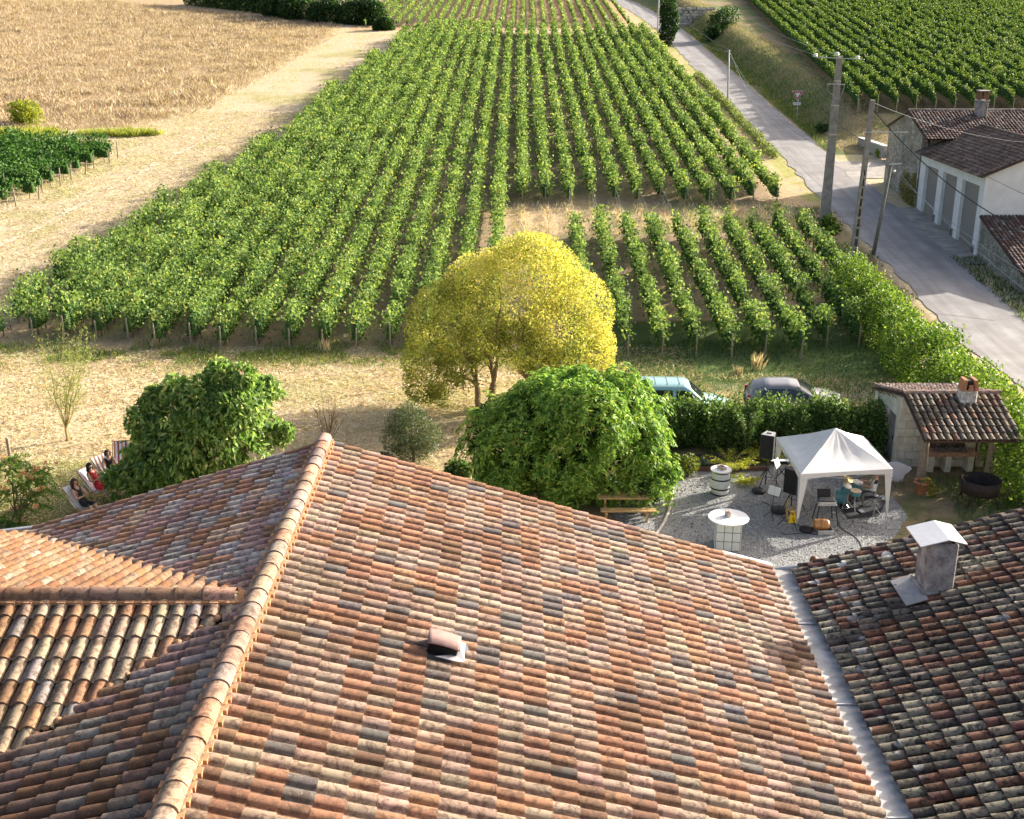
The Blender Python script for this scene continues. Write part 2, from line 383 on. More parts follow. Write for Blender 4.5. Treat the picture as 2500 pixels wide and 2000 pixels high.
# gravel courtyard
def gravel_mat():
    m, nt, bs = newmat('grey_gravel'); L = nt.links; p = wpos(nt)
    vz = N(nt, 'ShaderNodeTexVoronoi'); vz.inputs['Scale'].default_value = 22; L.new(p, vz.inputs['Vector'])
    r = ramp(nt, [(0, (.14, .145, .15)), (.5, (.27, .27, .27)), (.85, (.38, .375, .36)), (1, (.6, .58, .54))]); L.new(vz.outputs['Color'], r.inputs[0])
    n = noise(nt, .7, 4, .6, p); v = ramp(nt, [(.3, (.75, .76, .78)), (.7, (1.12, 1.1, 1.06))]); L.new(n, v.inputs[0])
    L.new(mixc(nt, 1., r.outputs[0], v.outputs[0], 'MULTIPLY'), bs.inputs['Base Color']); bs.inputs['Roughness'].default_value = .95
    bump(nt, vz.outputs['Distance'], bs, 1., .03); return m
M_gravel = gravel_mat()
poly = [gp(*q) for q in ((1490, 1165), (1600, 1150), (1720, 1148), (1830, 1146), (1960, 1130), (2040, 1150), (2090, 1200), (2190, 1215), (2220, 1262), (2160, 1330))]
poly += [Vector((13.5, 30, 0)), Vector((13, 20, 0)), Vector((3.6, 20, 0)), Vector((3.4, 33, 0))]
gb = MB()
pl = []
for i in range(len(poly)):
    a, b = poly[i], poly[(i+1) % len(poly)]; n = max(1, int((b-a).length/.6))
    for k in range(n):
        q = a.lerp(b, k/n); pl.append((q.x+(vnoise(q.x*2, q.y*2, 1)-.5)*.35, q.y+(vnoise(q.x*2, q.y*2, 2)-.5)*.35, .012))
gb.add(pl, [tuple(range(len(pl)-1, -1, -1))]); o = gb.build('courtyard_gravel', M_gravel, kind='structure')
# loose pebbles on the gravel, small raised stones
n = 2600; px_ = rng.uniform(4.5, 13.2, n); py_ = rng.uniform(33.5, 41.2, n); P = np.stack([px_, py_, np.full(n, .02)], 1)
V, F = leaves(P, np.concatenate([rng.normal(size=(n, 2)), np.zeros((n, 1))], 1), .035+.05*rng.random(n), .9, .25)
npmesh('loose_pebbles', V, F, plain('pebbles', (.38, .37, .35), .9, var=.4, scale=30), kind='stuff')

# ------------------------------------------------------------------ grass
def blades(name, x, y, L, mat, lean=.5, wid=.1, label=None, up=1.0):
    n = len(x); D = rng.normal(size=(n, 3))*lean; D[:, 2] = up
    D = unit(D); s = L*(.6+.8*rng.random(n)); zz = Tn(x, y)
    C = np.stack([x, y, zz], 1)+D*s[:, None]*.46
    V, F = leaves(C, D, s, wid, .05); return npmesh(name, V, F, mat, kind='stuff')
def infrustum(x, y, m=60):
    z = Tn(x, y)-HC; d = y*_c-z*_s; u = 1250+FPX*x/d; v = 1000-FPX*(y*_s+z*_c)/d
    return (u > -m) & (u < 2500+m) & (v > -m)
n = 520000; x = rng.uniform(-115, -24, n); y = rng.uniform(104, 255, n)
b = np.interp(y, [108, 113, 117, 126, 150, 183, 210], [-75, -50, -37, -32.2, -30.3, -28, -28])
line = 206+(-26-x)*.84-3
k = (x < b+.5-np.abs(rng.normal(size=n))*2.5) & (y < line) & infrustum(x, y); x, y = x[k], y[k]
nw_ = 26000; xw = rng.uniform(-105, -28, nw_); yw = rng.uniform(110, 240, nw_); bw = np.interp(yw, [108, 113, 117, 126, 150, 183, 210], [-75, -50, -37, -32.2, -30.3, -28, -28]); kw = (xw < bw-1) & (yw < 200+(-26-xw)*.84) & infrustum(xw, yw) & (fnoise(xw*.16, yw*.16, 61) > .5+.2*rng.random(nw_)); xw, yw = xw[kw], yw[kw]
blades('wild_weed_stalks', xw, yw, np.full(len(xw), .75), leafmat('weed_stalks', [(0, (.20, .12, .07)), (.55, (.36, .25, .16)), (.8, (.72, .62, .5)), (1, (.85, .78, .68))], .25, .8, .1), .5, .10)
blades('tall_dry_grass', x, y, .22+.75*fnoise(x*.3, y*.3, 4)**1.6, M_dry, .8, .11)
n = 130000; x = rng.uniform(-26, 9, n); y = rng.uniform(34, 57.5, n); k = infrustum(x, y) & ~((x > 1.5) & (y < 45.5)); x, y = x[k], y[k]
k = rng.random(len(x)) < .35+.9*fnoise(x*.5, y*1.2, 21); x, y = x[k], y[k]
blades('cut_hay', x, y, np.full(len(x), .23), M_straw, 1.6, .13, up=.4)
n = 30000; x = rng.uniform(-40, -20, n); y = rng.uniform(62, 125, n); k = infrustum(x, y) & (x < np.interp(y, [62, 76, 102, 119], [-28, -27, -23, -22])); x, y = x[k], y[k]
blades('dry_verge_grass', x, y, np.full(len(x), .24), M_straw, 1.2, .16, up=.5)
n = 26000; x = rng.uniform(-42, -16, n); y = rng.uniform(62, 200, n); k = infrustum(x, y) & (x < np.interp(y, [62, 76, 102, 119, 186, 200], [-28, -27, -23, -22, -17, -15])) & (fnoise(x*.25, y*.12, 71) > .52); x, y = x[k], y[k]
blades('green_track_grass', x, y, np.full(len(x), .22), leafmat('track_grass', [(0, (.30, .32, .10)), (.6, (.50, .48, .20)), (1, (.66, .56, .32))], .3, .7, .1), .9, .16)
n = 16000; x = rng.uniform(-28, 3, n); y = 56.3+rng.normal(size=n)*1.2; k = fnoise(x*.5, y*.5, 12) > .42; x, y = x[k], y[k]
blades('green_verge_grass', x, y, np.full(len(x), .25), M_grass, .6, .12)
n = 26000; x = rng.uniform(2, 19.5, n); y = rng.uniform(46, 58.5, n); k = fnoise(x*.5, y*.5, 14) > .22; x, y = x[k], y[k]
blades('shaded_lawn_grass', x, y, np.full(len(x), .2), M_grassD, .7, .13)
n = 7000; x = rng.uniform(2, 17, n); y = rng.uniform(47.5, 53, n); k = fnoise(x*.6, y*.6, 15) > .5; x, y = x[k], y[k]
blades('dry_lawn_tufts', x, y, np.full(len(x), .22), M_straw, .9, .13)
n = 9000; x = rng.uniform(0, 21, n); y = rng.uniform(78, 89, n); k = gapmask(x, y); x, y = x[k], y[k]
rowd = np.abs(((x-.75-.005*(y-75))/1.725+.5) % 1-.5); k = rng.random(len(x)) < np.exp(-(rowd/.16)**2)+.12; x, y = x[k], y[k]
blades('gap_dry_grass', x, y, np.full(len(x), .42), M_straw, .5, .12)
n = 22000; x = rng.uniform(-27, 20.5, n); y = rng.uniform(58, 150, n); k = (y < row_end(x)) & (fnoise(x*.3, y*.15, 17) > .48); x, y = x[k], y[k]
blades('grass_between_vine_rows', x, y, np.full(len(x), .18), M_grass, .8, .16)
n = 34000; y = rng.uniform(106, 235, n); x = road_cx(y)+rng.uniform(2.3, 9.2, n); k = infrustum(x, y) & (rng.random(n) < .5+fnoise(x*.2, y*.2, 19)*.5); x, y = x[k], y[k]
blades('bank_grass', x, y, np.full(len(x), .32), leafmat('bank_dry_grass', [(0, (.22, .20, .11)), (.5, (.36, .32, .19)), (1, (.52, .46, .30))], .25, .8, .1), .8, .14)
n = 16000; y = rng.uniform(106, 200, n); x = road_cx(y)+2.5+np.abs(rng.normal(size=n))*1.8; k = fnoise(x*.25, y*.1, 23) > .4; x, y = x[k], y[k]
blades('bank_green_growth', x, y, np.full(len(x), .32), M_grass, .7, .16)
n = 9000; x = rng.uniform(12, 23.4, n); y = rng.uniform(58, 86, n); k = (x > 18.5) & (fnoise(x*.4, y*.4, 25) > .5); x, y = x[k], y[k]
blades('roadside_weeds', x, y, np.full(len(x), .28), M_grassD, .7, .16)
n = 6000; x = rng.uniform(28.1, 29.8, n); y = rng.uniform(40, 73.5, n); k = rng.random(n) < .7; x, y = x[k], y[k]
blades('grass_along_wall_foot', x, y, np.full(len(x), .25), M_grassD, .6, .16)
n = 14000; x = rng.uniform(13.2, 20, n); y = rng.uniform(33, 40.6, n); k = (fnoise(x*.6, y*.6, 27) > .42) & ((x > 15.6) | (fnoise(x*1.1, y*1.1, 31) > .52)); x, y = x[k], y[k]
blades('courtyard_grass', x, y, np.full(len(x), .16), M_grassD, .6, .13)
n = 9000; x = rng.uniform(-22, -11, n); y = rng.uniform(33, 42, n)
blades('shaded_garden_grass', x, y, np.full(len(x), .17), M_grass, .7, .12)
n = 3500; a = rng.random(n)*6.3; rr_ = rng.random(n)**.5
k_ = rr_*1.0; rr_ = rr_*(.35+.65*vnoise(a*2.2, a*0+.5, 3)); x = np.concatenate([-47+6*rr_[:1800]*np.cos(a[:1800]), -37+5*rr_[1800:]*np.cos(a[1800:])]); y = np.concatenate([113+3*rr_[:1800]*np.sin(a[:1800]), 113+1.6*rr_[1800:]*np.sin(a[1800:])])
blades('bright_green_rushes', x, y, np.full(n, .6), leafmat('rushes', [(0, (.2, .26, .04)), (1, (.45, .45, .08))]), .4, .12)

# ------------------------------------------------------------------ vine rows
ORD = ['first', 'second', 'third', 'fourth', 'fifth', 'sixth', 'seventh', 'eighth', 'ninth', 'tenth', 'eleventh', 'twelfth', 'thirteenth', 'fourteenth', 'fifteenth', 'sixteenth', 'seventeenth', 'eighteenth', 'nineteenth', 'twentieth', 'twenty-first', 'twenty-second', 'twenty-third', 'twenty-fourth', 'twenty-fifth', 'twenty-sixth', 'twenty-seventh', 'twenty-eighth', 'twenty-ninth', 'thirtieth', 'thirty-first', 'thirty-second', 'thirty-third', 'thirty-fourth', 'thirty-fifth', 'thirty-sixth', 'thirty-seventh', 'thirty-eighth', 'thirty-ninth', 'fortieth', 'forty-first', 'forty-second', 'forty-third', 'forty-fourth', 'forty-fifth']
def vine_foliage(root, segs, mat, seed, dens, size, h=1.78, wid=.27, thin=0.):
    """segs: list of ((x,y),(x,y)); dens(y), size(y)"""
    VV = []; FF = []; base = 0
    for (a, b) in segs:
        a = np.array(a, float); b = np.array(b, float); Ln = np.linalg.norm(b-a)
        n = int(Ln*220); t = rng.random(n); p = a+(b-a)*t[:, None]
        dn = dens(p[:, 1])/220.; plant = vnoise(t*Ln/1.0, np.full(n, seed*7.3), 2); clump = vnoise(t*Ln/.45, np.full(n, seed*3.1), 4)
        keep = rng.random(n) < dn*np.clip(-.02+1.9*plant-thin, 0.02, 1.35)
        t = t[keep]; p = p[keep]; plant = plant[keep]; clump = clump[keep]; n = len(t)
        side = unit(np.array([[-(b-a)[1], (b-a)[0]]]))[0]
        u = rng.random(n)
        hh = .42+(h-.42+.85*(plant-.45)+.6*(clump-.5))*u**.8
        env = wid*(.55+.75*clump+.5*plant)*(1.15-.5*np.abs(u-.45))
        off = rng.normal(size=n)*env*.62
        shoot = rng.random(n) < .05; hh = np.where(shoot, hh+.4*rng.random(n), hh); off = np.where(shoot, off*1.5, off)
        xx = p[:, 0]+side[0]*off; yy = p[:, 1]+side[1]*off
        C = np.stack([xx, yy, Tn(p[:, 0], p[:, 1])+hh], 1)
        D = rng.normal(size=(n, 3)); D[:, 0] += side[0]*np.sign(off)*.6; D[:, 1] += side[1]*np.sign(off)*.6; D[:, 2] -= .45
        s = size(p[:, 1])*(.7+.6*rng.random(n))
        V, F = leaves(C, D, s, .82, .1); VV.append(V); FF.append(F+base); base += len(V)
    core(root, segs, mat, seed, h, wid)
    return npmesh('foliage', np.concatenate(VV), np.concatenate(FF), mat, root)
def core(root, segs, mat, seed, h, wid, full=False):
    """solid core added inside the row to block light as packed leaves would"""
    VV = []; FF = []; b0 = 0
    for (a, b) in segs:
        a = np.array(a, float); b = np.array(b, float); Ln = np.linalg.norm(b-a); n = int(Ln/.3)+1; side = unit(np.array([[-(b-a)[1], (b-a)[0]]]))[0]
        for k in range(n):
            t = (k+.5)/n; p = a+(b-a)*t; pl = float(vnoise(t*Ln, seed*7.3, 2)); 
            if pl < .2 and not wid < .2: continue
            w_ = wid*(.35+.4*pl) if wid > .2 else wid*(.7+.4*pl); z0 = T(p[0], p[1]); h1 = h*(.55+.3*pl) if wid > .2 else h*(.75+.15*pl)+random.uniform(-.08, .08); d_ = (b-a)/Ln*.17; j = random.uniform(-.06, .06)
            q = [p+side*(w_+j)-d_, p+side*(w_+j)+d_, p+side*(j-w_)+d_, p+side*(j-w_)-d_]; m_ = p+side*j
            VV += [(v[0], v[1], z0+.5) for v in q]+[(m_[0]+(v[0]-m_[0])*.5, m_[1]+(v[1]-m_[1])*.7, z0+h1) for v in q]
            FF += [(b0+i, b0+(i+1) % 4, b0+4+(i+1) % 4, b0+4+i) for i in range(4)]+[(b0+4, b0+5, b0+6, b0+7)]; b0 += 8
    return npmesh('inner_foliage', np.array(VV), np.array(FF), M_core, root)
M_core = plain('vine_row_light_block', (.06, .12, .03), .8, var=.5, scale=9, spec=.1)  # dark green of the solid light-blocking core added in the rows
def post(root, x, y, h, r=.04, lean=(0, 0), mat=None, name='post'):
    m = MB(); z0 = T(x, y); m.tube([(x, y, z0-.2), (x+lean[0]*.5, y+lean[1]*.5, z0+h*.5), (x+lean[0], y+lean[1], z0+h)], [r, r*.97, r*.9], 6)
    return m.build(name, mat or M_wood, root)
def trunks(root, segs, step=1.05, r=.03):
    m = MB()
    for a, b in segs:
        Ln = math.hypot(b[0]-a[0], b[1]-a[1]); k = 0.5
        while k < Ln and k < 30:
            x = a[0]+(b[0]-a[0])*k/Ln; y = a[1]+(b[1]-a[1])*k/Ln; z = T(x, y); j = random.uniform(-.06, .06)
            m.tube([(x, y, z-.05), (x+j, y+j*.6, z+.35), (x-j*.5, y, z+.75)], [r*1.2, r, r*.7], 5, False); k += step
    return m.build('vine_stems', M_bark, root, kind='stuff')
nd = lambda y: np.interp(y, [56, 75, 100, 140, 200], [260, 220, 165, 120, 90])
ns = lambda y: np.interp(y, [56, 75, 100, 140, 200], [.165, .18, .21, .25, .30])
rowlist = list(range(11, -17, -1))
for q, i in enumerate(rowlist):
    X0 = .75+1.725*i; fx = lambda y: X0+.005*(y-75)
    ys0 = 57.5+.10*max(0, -X0-14)+random.uniform(-.5, .5)-(1.6 if 3 < X0 < 16 else 0); ye = float(row_end(np.array(X0)))+random.uniform(-.6, .6)
    if X0 > -.5:
        gN = 78.3+.05*X0+random.uniform(-.8, .8); gF = 86.6+.02*X0+random.uniform(-.9, .9)
        if X0 < 3.2: segs = [((fx(gF), gF), (fx(ye), ye))]
        else: segs = [((fx(ys0), ys0), (fx(gN), gN)), ((fx(gF), gF), (fx(ye), ye))]
        if len(segs) == 2 and X0 < 4.5: segs[0] = ((fx(ys0+3), ys0+3), (fx(gN-1), gN-1))
    else: segs = [((fx(ys0), ys0), (fx(ye), ye))]
    s0 = segs[0][0]
    side = 'counted from the road side'
    rt = thing('vine_row', f'{ORD[q]} green vine row of the large middle vineyard, counted from the road', 'vine row', (s0[0], s0[1], T(*s0)), 'vine rows of the middle vineyard')
    vine_foliage(rt, segs, M_vine, i+40, nd, ns, wid=.28 if X0 > -4 else (.36 if X0 > -12 else .42), h=1.78 if X0 > -8 else 1.9, thin=.1 if (X0 > 3 and len(segs) > 1) else 0.)
    trunks(rt, [((s[0][0], s[0][1]), (s[1][0], s[1][1])) for s in segs[:1]])
    for sg in segs:
        a, b = sg; post(rt, a[0], a[1]-.15, 1.15+random.uniform(-.15, .25), .045, (random.uniform(-.06, .06), -random.uniform(0, .22)))
        yy = a[1]+6
        while yy < min(b[1], a[1]+42):
            post(rt, fx(yy)+random.uniform(-.05, .05), yy, 1.85+random.uniform(-.1, .2), .03); yy += 6.2+random.random()
    if len(segs) == 2 or X0 < -20:
        m = MB()
        for hz in (.7, 1.25): m.tube([(fx(segs[0][1][1]-2), segs[0][1][1]-2, T(fx(80), segs[0][1][1]-2)+hz), (fx(segs[-1][0][1]+2), segs[-1][0][1]+2, T(fx(80), segs[-1][0][1]+2)+hz)], .006, 4)
        m.build('trellis_wire', M_wirep, rt)
# young vineyard beyond the headland
for q, i in enumerate(range(10, -16, -1)):
    X0 = .9+1.755*i+.6; a = (X0+.35, 203.+.0*i); b = (X0+.9, 262.)
    if X0 < -26: continue
    rt = thing('young_vine_row', f'{ORD[q]} sparse young vine row at the top edge, counted from the road', 'vine row', (a[0], a[1], T(*a)), 'young vine rows at the top of the photo')
    vine_foliage(rt, [(a, b)], M_young, i+90, lambda y: 30+0*y, lambda y: .3+0*y, 1.15, .16, .25)
    for yy in (203.5, 215, 228): post(rt, X0+.4, yy, 1.3, .03)
# vineyard on the bank to the right
d5 = .088; p0 = gp(2092, 272); base_x = p0.x; base_y = p0.y
q = 0
for i in range(0, 46):
    X0 = base_x+1.86*i; ya = base_y; pts = []
    for yy in np.arange(base_y, 262, 1.0):
        xx = X0+d5*(yy-base_y); u, v, d = proj((xx, yy, T(xx, yy)+1.0))
        if u < 2560 and v > -40: pts.append((xx, yy))
    if len(pts) < 6: continue
    a, b = pts[0], pts[-1]
    rt = thing('hillside_vine_row', f'{ORD[q]} dense vine row of the plot above the road bank, counted from the bank', 'vine row', (a[0], a[1], T(*a)), 'vine rows above the road bank'); q += 1
    vine_foliage(rt, [(a, b)], M_vineR, i+140, lambda y: np.interp(y, [110, 160, 230], [150, 110, 75]), lambda y: np.interp(y, [110, 230], [.17, .25]), 1.6, .17)
    post(rt, a[0], a[1]-.2, 1.3, .05)
# small plot at the left edge
for q in range(9):
    yy = 86.5+2.05*q; xr = -36.9+.13*(yy-86)+random.uniform(-.4, .4); a = (xr, yy); b = (xr-17, yy+5.5)
    rt = thing('side_vine_row', f'{ORD[q]} dark vine row of the small plot at the left edge, counted from the nearest', 'vine row', (a[0], a[1], T(*a)), 'vine rows of the small left plot')
    vine_foliage(rt, [(a, b)], M_vineD, q+200, lambda y: 170+0*y, lambda y: .2+0*y, 1.75, .34)
    post(rt, xr+.3+random.uniform(-.3, .2), yy-.05, 1.25+random.uniform(-.3, .3), .055, (random.uniform(-.1, .3), random.uniform(-.1, .1))); post(rt, xr-2.5, yy+.8, 1.8, .04)
    trunks(rt, [(a, (xr-6, yy+1.9))])
# ------------------------------------------------------------------ roof tiles
def tilemat(name, obj, dark=(.085, .052, .036), damt=.72, lichen=(.56, .48, .41), lamt=.45, lscale=26, thr=.60, blotch=0., stain=.85):
    m, nt, bs = newmat(name); L = nt.links; p = wpos(nt)
    base = N(nt, 'ShaderNodeObjectInfo').outputs['Color'] if obj else N(nt, 'ShaderNodeAttribute', attribute_name='tcol').outputs['Color']
    nb_ = noise(nt, .42, 4, .65, p); vb = ramp(nt, [(.34, (.62, .56, .52)), (.52, (1, 1, 1)), (.75, (1.1, 1.08, 1.05))]); L.new(nb_, vb.inputs[0]); base = mixc(nt, stain, base, vb.outputs[0], 'MULTIPLY')
    n1 = noise(nt, 6.5, 5, .7, p, 1.2); f1 = mrange(nt, n1, .47, .60, 0, damt)
    c = mixc(nt, f1, base, dark)
    n2 = noise(nt, lscale, 4, .75, p); f2 = mrange(nt, n2, thr, thr+.1, 0, lamt); c = mixc(nt, f2, c, lichen)
    n3 = noise(nt, 60, 2, .6, p); v = ramp(nt, [(.25, (.8, .79, .78)), (.75, (1.16, 1.15, 1.13))]); L.new(n3, v.inputs[0])
    c = mixc(nt, 1., c, v.outputs[0], 'MULTIPLY')
    if blotch:
        vz = N(nt, 'ShaderNodeTexVoronoi'); vz.inputs['Scale'].default_value = 3.0; L.new(p, vz.inputs['Vector'])
        nn = noise(nt, .35, 2, .5, p)
        f3 = mrange(nt, vz.outputs['Distance'], .33, .27, 0, 1)
        f4 = mrange(nt, nn, .50, .62, 0, blotch)
        mm = N(nt, 'ShaderNodeMath', operation='MULTIPLY'); L.new(f3, mm.inputs[0]); L.new(f4, mm.inputs[1])
        c = mixc(nt, mm.outputs[0], c, (.72, .73, .70))
    L.new(c, bs.inputs['Base Color']); bs.inputs['Roughness'].default_value = .88; bs.inputs['Specular IOR Level'].default_value = .25
    bump(nt, n3, bs, .35, .008); return m
TM = {False: tilemat('clay_tile_merged', False), True: tilemat('clay_tile', True)}
TMf = {False: tilemat('far_tile_merged', False, damt=.8, dark=(.02, .017, .016), lamt=.4, lichen=(.4, .38, .34), lscale=9), True: tilemat('far_tile_single', True, damt=.8, dark=(.02, .017, .016), lamt=.4, lichen=(.4, .38, .34), lscale=9)}
TMd = {False: tilemat('old_tile_merged', False, damt=.92, dark=(.018, .016, .015), lamt=.55, lichen=(.40, .38, .32), lscale=9, thr=.62, blotch=.9), True: tilemat('old_tile', True, damt=.92, dark=(.018, .016, .015), lamt=.55, lichen=(.40, .38, .32), lscale=9, thr=.62, blotch=.9)}
def tile_mesh(name, p, L, tubew, tubeh, lift=.022, seg=7, lip=.016, canal=False):
    prof = []
    for k in range(seg+1):
        a = math.pi*k/seg; prof.append((-tubew/2*math.cos(a), tubeh*math.sin(a)**.85))
    if not canal: prof.append((p-tubew/2-.004, -.004))
    V = []; n = len(prof)
    for (yy, z0, sc_) in ((0, 0, .9), (L, lift, 1.0)):
        for (a, b) in prof: V.append((a*sc_, yy, b*sc_+z0))
    for (a, b) in prof: V.append((a, L, b+lift))
    for (a, b) in prof: V.append((a*.9, L, b*.86-lip+lift))
    F = [(i, i+1, n+i+1, n+i) for i in range(n-1)]+[(2*n+i, 2*n+i+1, 3*n+i+1, 3*n+i) for i in range(n-1)]
    F = [tuple(reversed(f)) for f in F]
    me = bpy.data.meshes.new(name); me.from_pydata(V, [], F); me.update()
    me.polygons.foreach_set('use_smooth', [True]*(n-1)+[False]*(n-1))
    return me
def emit_tiles(roof, entries, me, mats, pick=300, name='tile'):
    """entries: (Matrix4 world, colour). The largest in view become objects, the rest one part."""
    sc_ = []
    for k, (M, c) in enumerate(entries):
        u, v, d = proj(M.translation); ok = -20 < u < 2520 and -20 < v < 2040
        sc_.append((d if ok else 1e6+d, k))
    sc_.sort(); chosen = set(k for d, k in sc_[:pick] if d < 1e6); off = Vector(ROOT[roof])
    if me.name not in MATS: me.materials.append(mats[True]); MATS[me.name] = 1
    for k in sorted(chosen):
        M, c = entries[k]; o = bpy.data.objects.new(name, me); COL.objects.link(o); o.parent = roof
        M2 = M.copy(); M2.translation = M.translation-off; o.matrix_local = M2; o.color = (*c, 1)
    rest = [e for k, e in enumerate(entries) if k not in chosen]
    if not rest: return
    bv = np.array([v.co for v in me.vertices]); bf = np.array([list(f.vertices) for f in me.polygons])
    Ms = np.array([np.array(M) for M, c in rest]); cs = np.array([c for M, c in rest])
    V = np.einsum('nij,kj->nki', Ms[:, :3, :3], bv)+Ms[:, None, :3, 3]
    nv = len(bv); F = (bf[None]+np.arange(len(rest))[:, None, None]*nv).reshape(-1, 4)
    o = npmesh('roof_tiles', V.reshape(-1, 3), F, mats[False], roof, kind='stuff', col=np.repeat(cs, nv, 0))
    sm = np.tile(np.array([p.use_smooth for p in me.polygons]), len(rest)); o.data.polygons.foreach_set('use_smooth', sm)
def slope_tiles(P0, along, down, normal, na, nd_, pitch, course, keep, colfn, jit=.004, rot=.01):
    """P0 top corner; along/down/normal unit vectors"""
    E = []; A = Vector(along); D = Vector(down).normalized(); Nn = Vector(normal).normalized()
    for i in range(na):
        wob = (vnoise(i*.4, 5.5)-.5)*jit*4
        for j in range(nd_):
            p = Vector(P0)+A*(pitch*(i+.5))+D*(course*j)+A*wob
            mid = p+D*course*.5
            if not keep(mid.x, mid.y): continue
            a = A+D*random.uniform(-rot, rot); a.normalize(); d = Nn.cross(a).normalized()
            if d.dot(D) < 0: a = -a; d = Nn.cross(a).normalized()
            pp = p+Nn*random.uniform(0, jit)+A*random.uniform(-jit, jit)+D*random.uniform(-jit, jit)*1.5
            M = Matrix(((a.x, d.x, Nn.x, pp.x), (a.y, d.y, Nn.y, pp.y), (a.z, d.z, Nn.z, pp.z), (0, 0, 0, 1)))
            E.append((M, colfn(i, j, mid)))
    return E
PINK = (.45, .32, .245); BEIGE = (.43, .335, .25); ORANGE = (.43, .235, .14); BROWN = (.265, .155, .095); SLATE = (.19, .175, .165); RUST = (.35, .19, .115); MAUVE = (.33, .215, .19); GREY = (.39, .35, .325)
def jitc(c, a=.12):
    f = 1+random.uniform(-a, a); return tuple(max(0, min(1, k*f*(1+random.uniform(-.05, .05)))) for k in c)
def pickc(i, j, pal, s):
    """clustered choice: neighbouring tiles often came off the same pallet"""
    if random.random() < .66: h = hash2(int(i/(2+(j % 2))), int((j+int(i/5))/(1+(hash2(int(i/4), int(j/3), s) > .5))), s)
    else: h = random.random()
    t = 0
    for w_, c in pal:
        t += w_
        if h <= t: return jitc(c)
    return jitc(pal[-1][1])
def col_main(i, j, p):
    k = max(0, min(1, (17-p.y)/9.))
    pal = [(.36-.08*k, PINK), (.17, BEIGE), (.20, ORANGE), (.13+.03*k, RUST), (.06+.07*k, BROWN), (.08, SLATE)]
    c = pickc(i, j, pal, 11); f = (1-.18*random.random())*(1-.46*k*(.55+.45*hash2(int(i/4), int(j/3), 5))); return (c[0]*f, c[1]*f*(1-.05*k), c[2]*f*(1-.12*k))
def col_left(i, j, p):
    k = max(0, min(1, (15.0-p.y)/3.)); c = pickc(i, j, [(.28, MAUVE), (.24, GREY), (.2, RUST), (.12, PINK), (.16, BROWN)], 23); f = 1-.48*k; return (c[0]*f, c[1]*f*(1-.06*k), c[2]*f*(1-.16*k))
def col_wing_far(i, j, p): return pickc(i*3, j*3, [(.45, (.29, .165, .09)), (.3, (.28, .135, .06)), (.2, (.31, .21, .135)), (.05, (.34, .26, .2))], 31)
def col_wing_near(i, j, p): return pickc(i*2, j*2, [(.3, (.37, .27, .19)), (.32, (.38, .305, .205)), (.12, (.33, .18, .10)), (.16, (.36, .21, .115)), (.10, (.34, .30, .26))], 37)
def col_old(i, j, p): return pickc(i*2, j*2, [(.32, (.20, .175, .135)), (.26, (.19, .095, .06)), (.2, (.085, .075, .065)), (.14, (.27, .24, .185)), (.08, (.13, .06, .05))], 41)

PIT, CRS = .25, .369
TILE = tile_mesh('roman_tile', PIT, CRS+.045, .195, .072)
XR, ZR, SL = -3.78, 8.60, .31; YN, YF = 5.0, 21.9; XE = 5.41; ZE = ZR-SL*(XE-XR)
ca = 1/math.sqrt(1+SL*SL); sa = SL*ca
M_wallp = plain('limewashed_wall', (.50, .44, .35), .95, var=.25, scale=2.5, bumpd=.01)
M_deck = plain('roof_underlay', (.10, .06, .045), .95)
M_decko = plain('dark_mortar_bed', (.16, .10, .065), .95, var=.3)

# --- farmhouse with the long ridge pointing away from the viewer
house = thing('farmhouse', 'farmhouse with multicoloured terracotta roof filling the foreground, long ridge running away', 'house', (.8, 13.4, 0))
mb = MB(); wy = YF-.35
mb.slab([(XE-.45, wy, -.2), (XE-.45, wy, ZE-.02), (XR, wy, ZR-.20), (-9.3, wy, ZR-.2-SL*(XR+9.3)), (-9.3, wy, -.2)], (0, -.4, 0)); mb.build('gable_wall', M_wallp, house)
MB().box((XE-.65, 13, ZE/2-.1), (.4, 16.5, ZE-.25)).build('wall', M_wallp, house)
rb = MB()
rb.slab([(XR, YN, ZR-.035), (XE, YN, ZE-.035), (XE, YF-.02, ZE-.035), (XR, YF-.02, ZR-.035)], (0, 0, -.12))
rb.slab([(XR, YN, ZR-.037), (XR, YF-.02, ZR-.037), (-9.65, YF-.02, ZR-.037-SL*(XR+9.65)*-1 if False else ZR-.037-SL*(-9.65-XR)*-1), (-9.65, YN, ZR-.037-SL*(XR+9.65))], (0, 0, -.12))
roof = rb.build('roof', M_decko, house)
na = int((YF-YN)/PIT)
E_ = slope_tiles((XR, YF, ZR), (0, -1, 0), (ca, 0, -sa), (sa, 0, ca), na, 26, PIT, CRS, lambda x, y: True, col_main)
def keepL(x, y): 
    a = XR-x
    return x > -9.75 and (abs(y-15.4) > a-(.22 if y > 15.4 else -.03))
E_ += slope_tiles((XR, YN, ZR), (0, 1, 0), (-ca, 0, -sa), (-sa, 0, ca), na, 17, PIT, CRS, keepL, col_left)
emit_tiles(roof, E_, TILE, TM, 300)
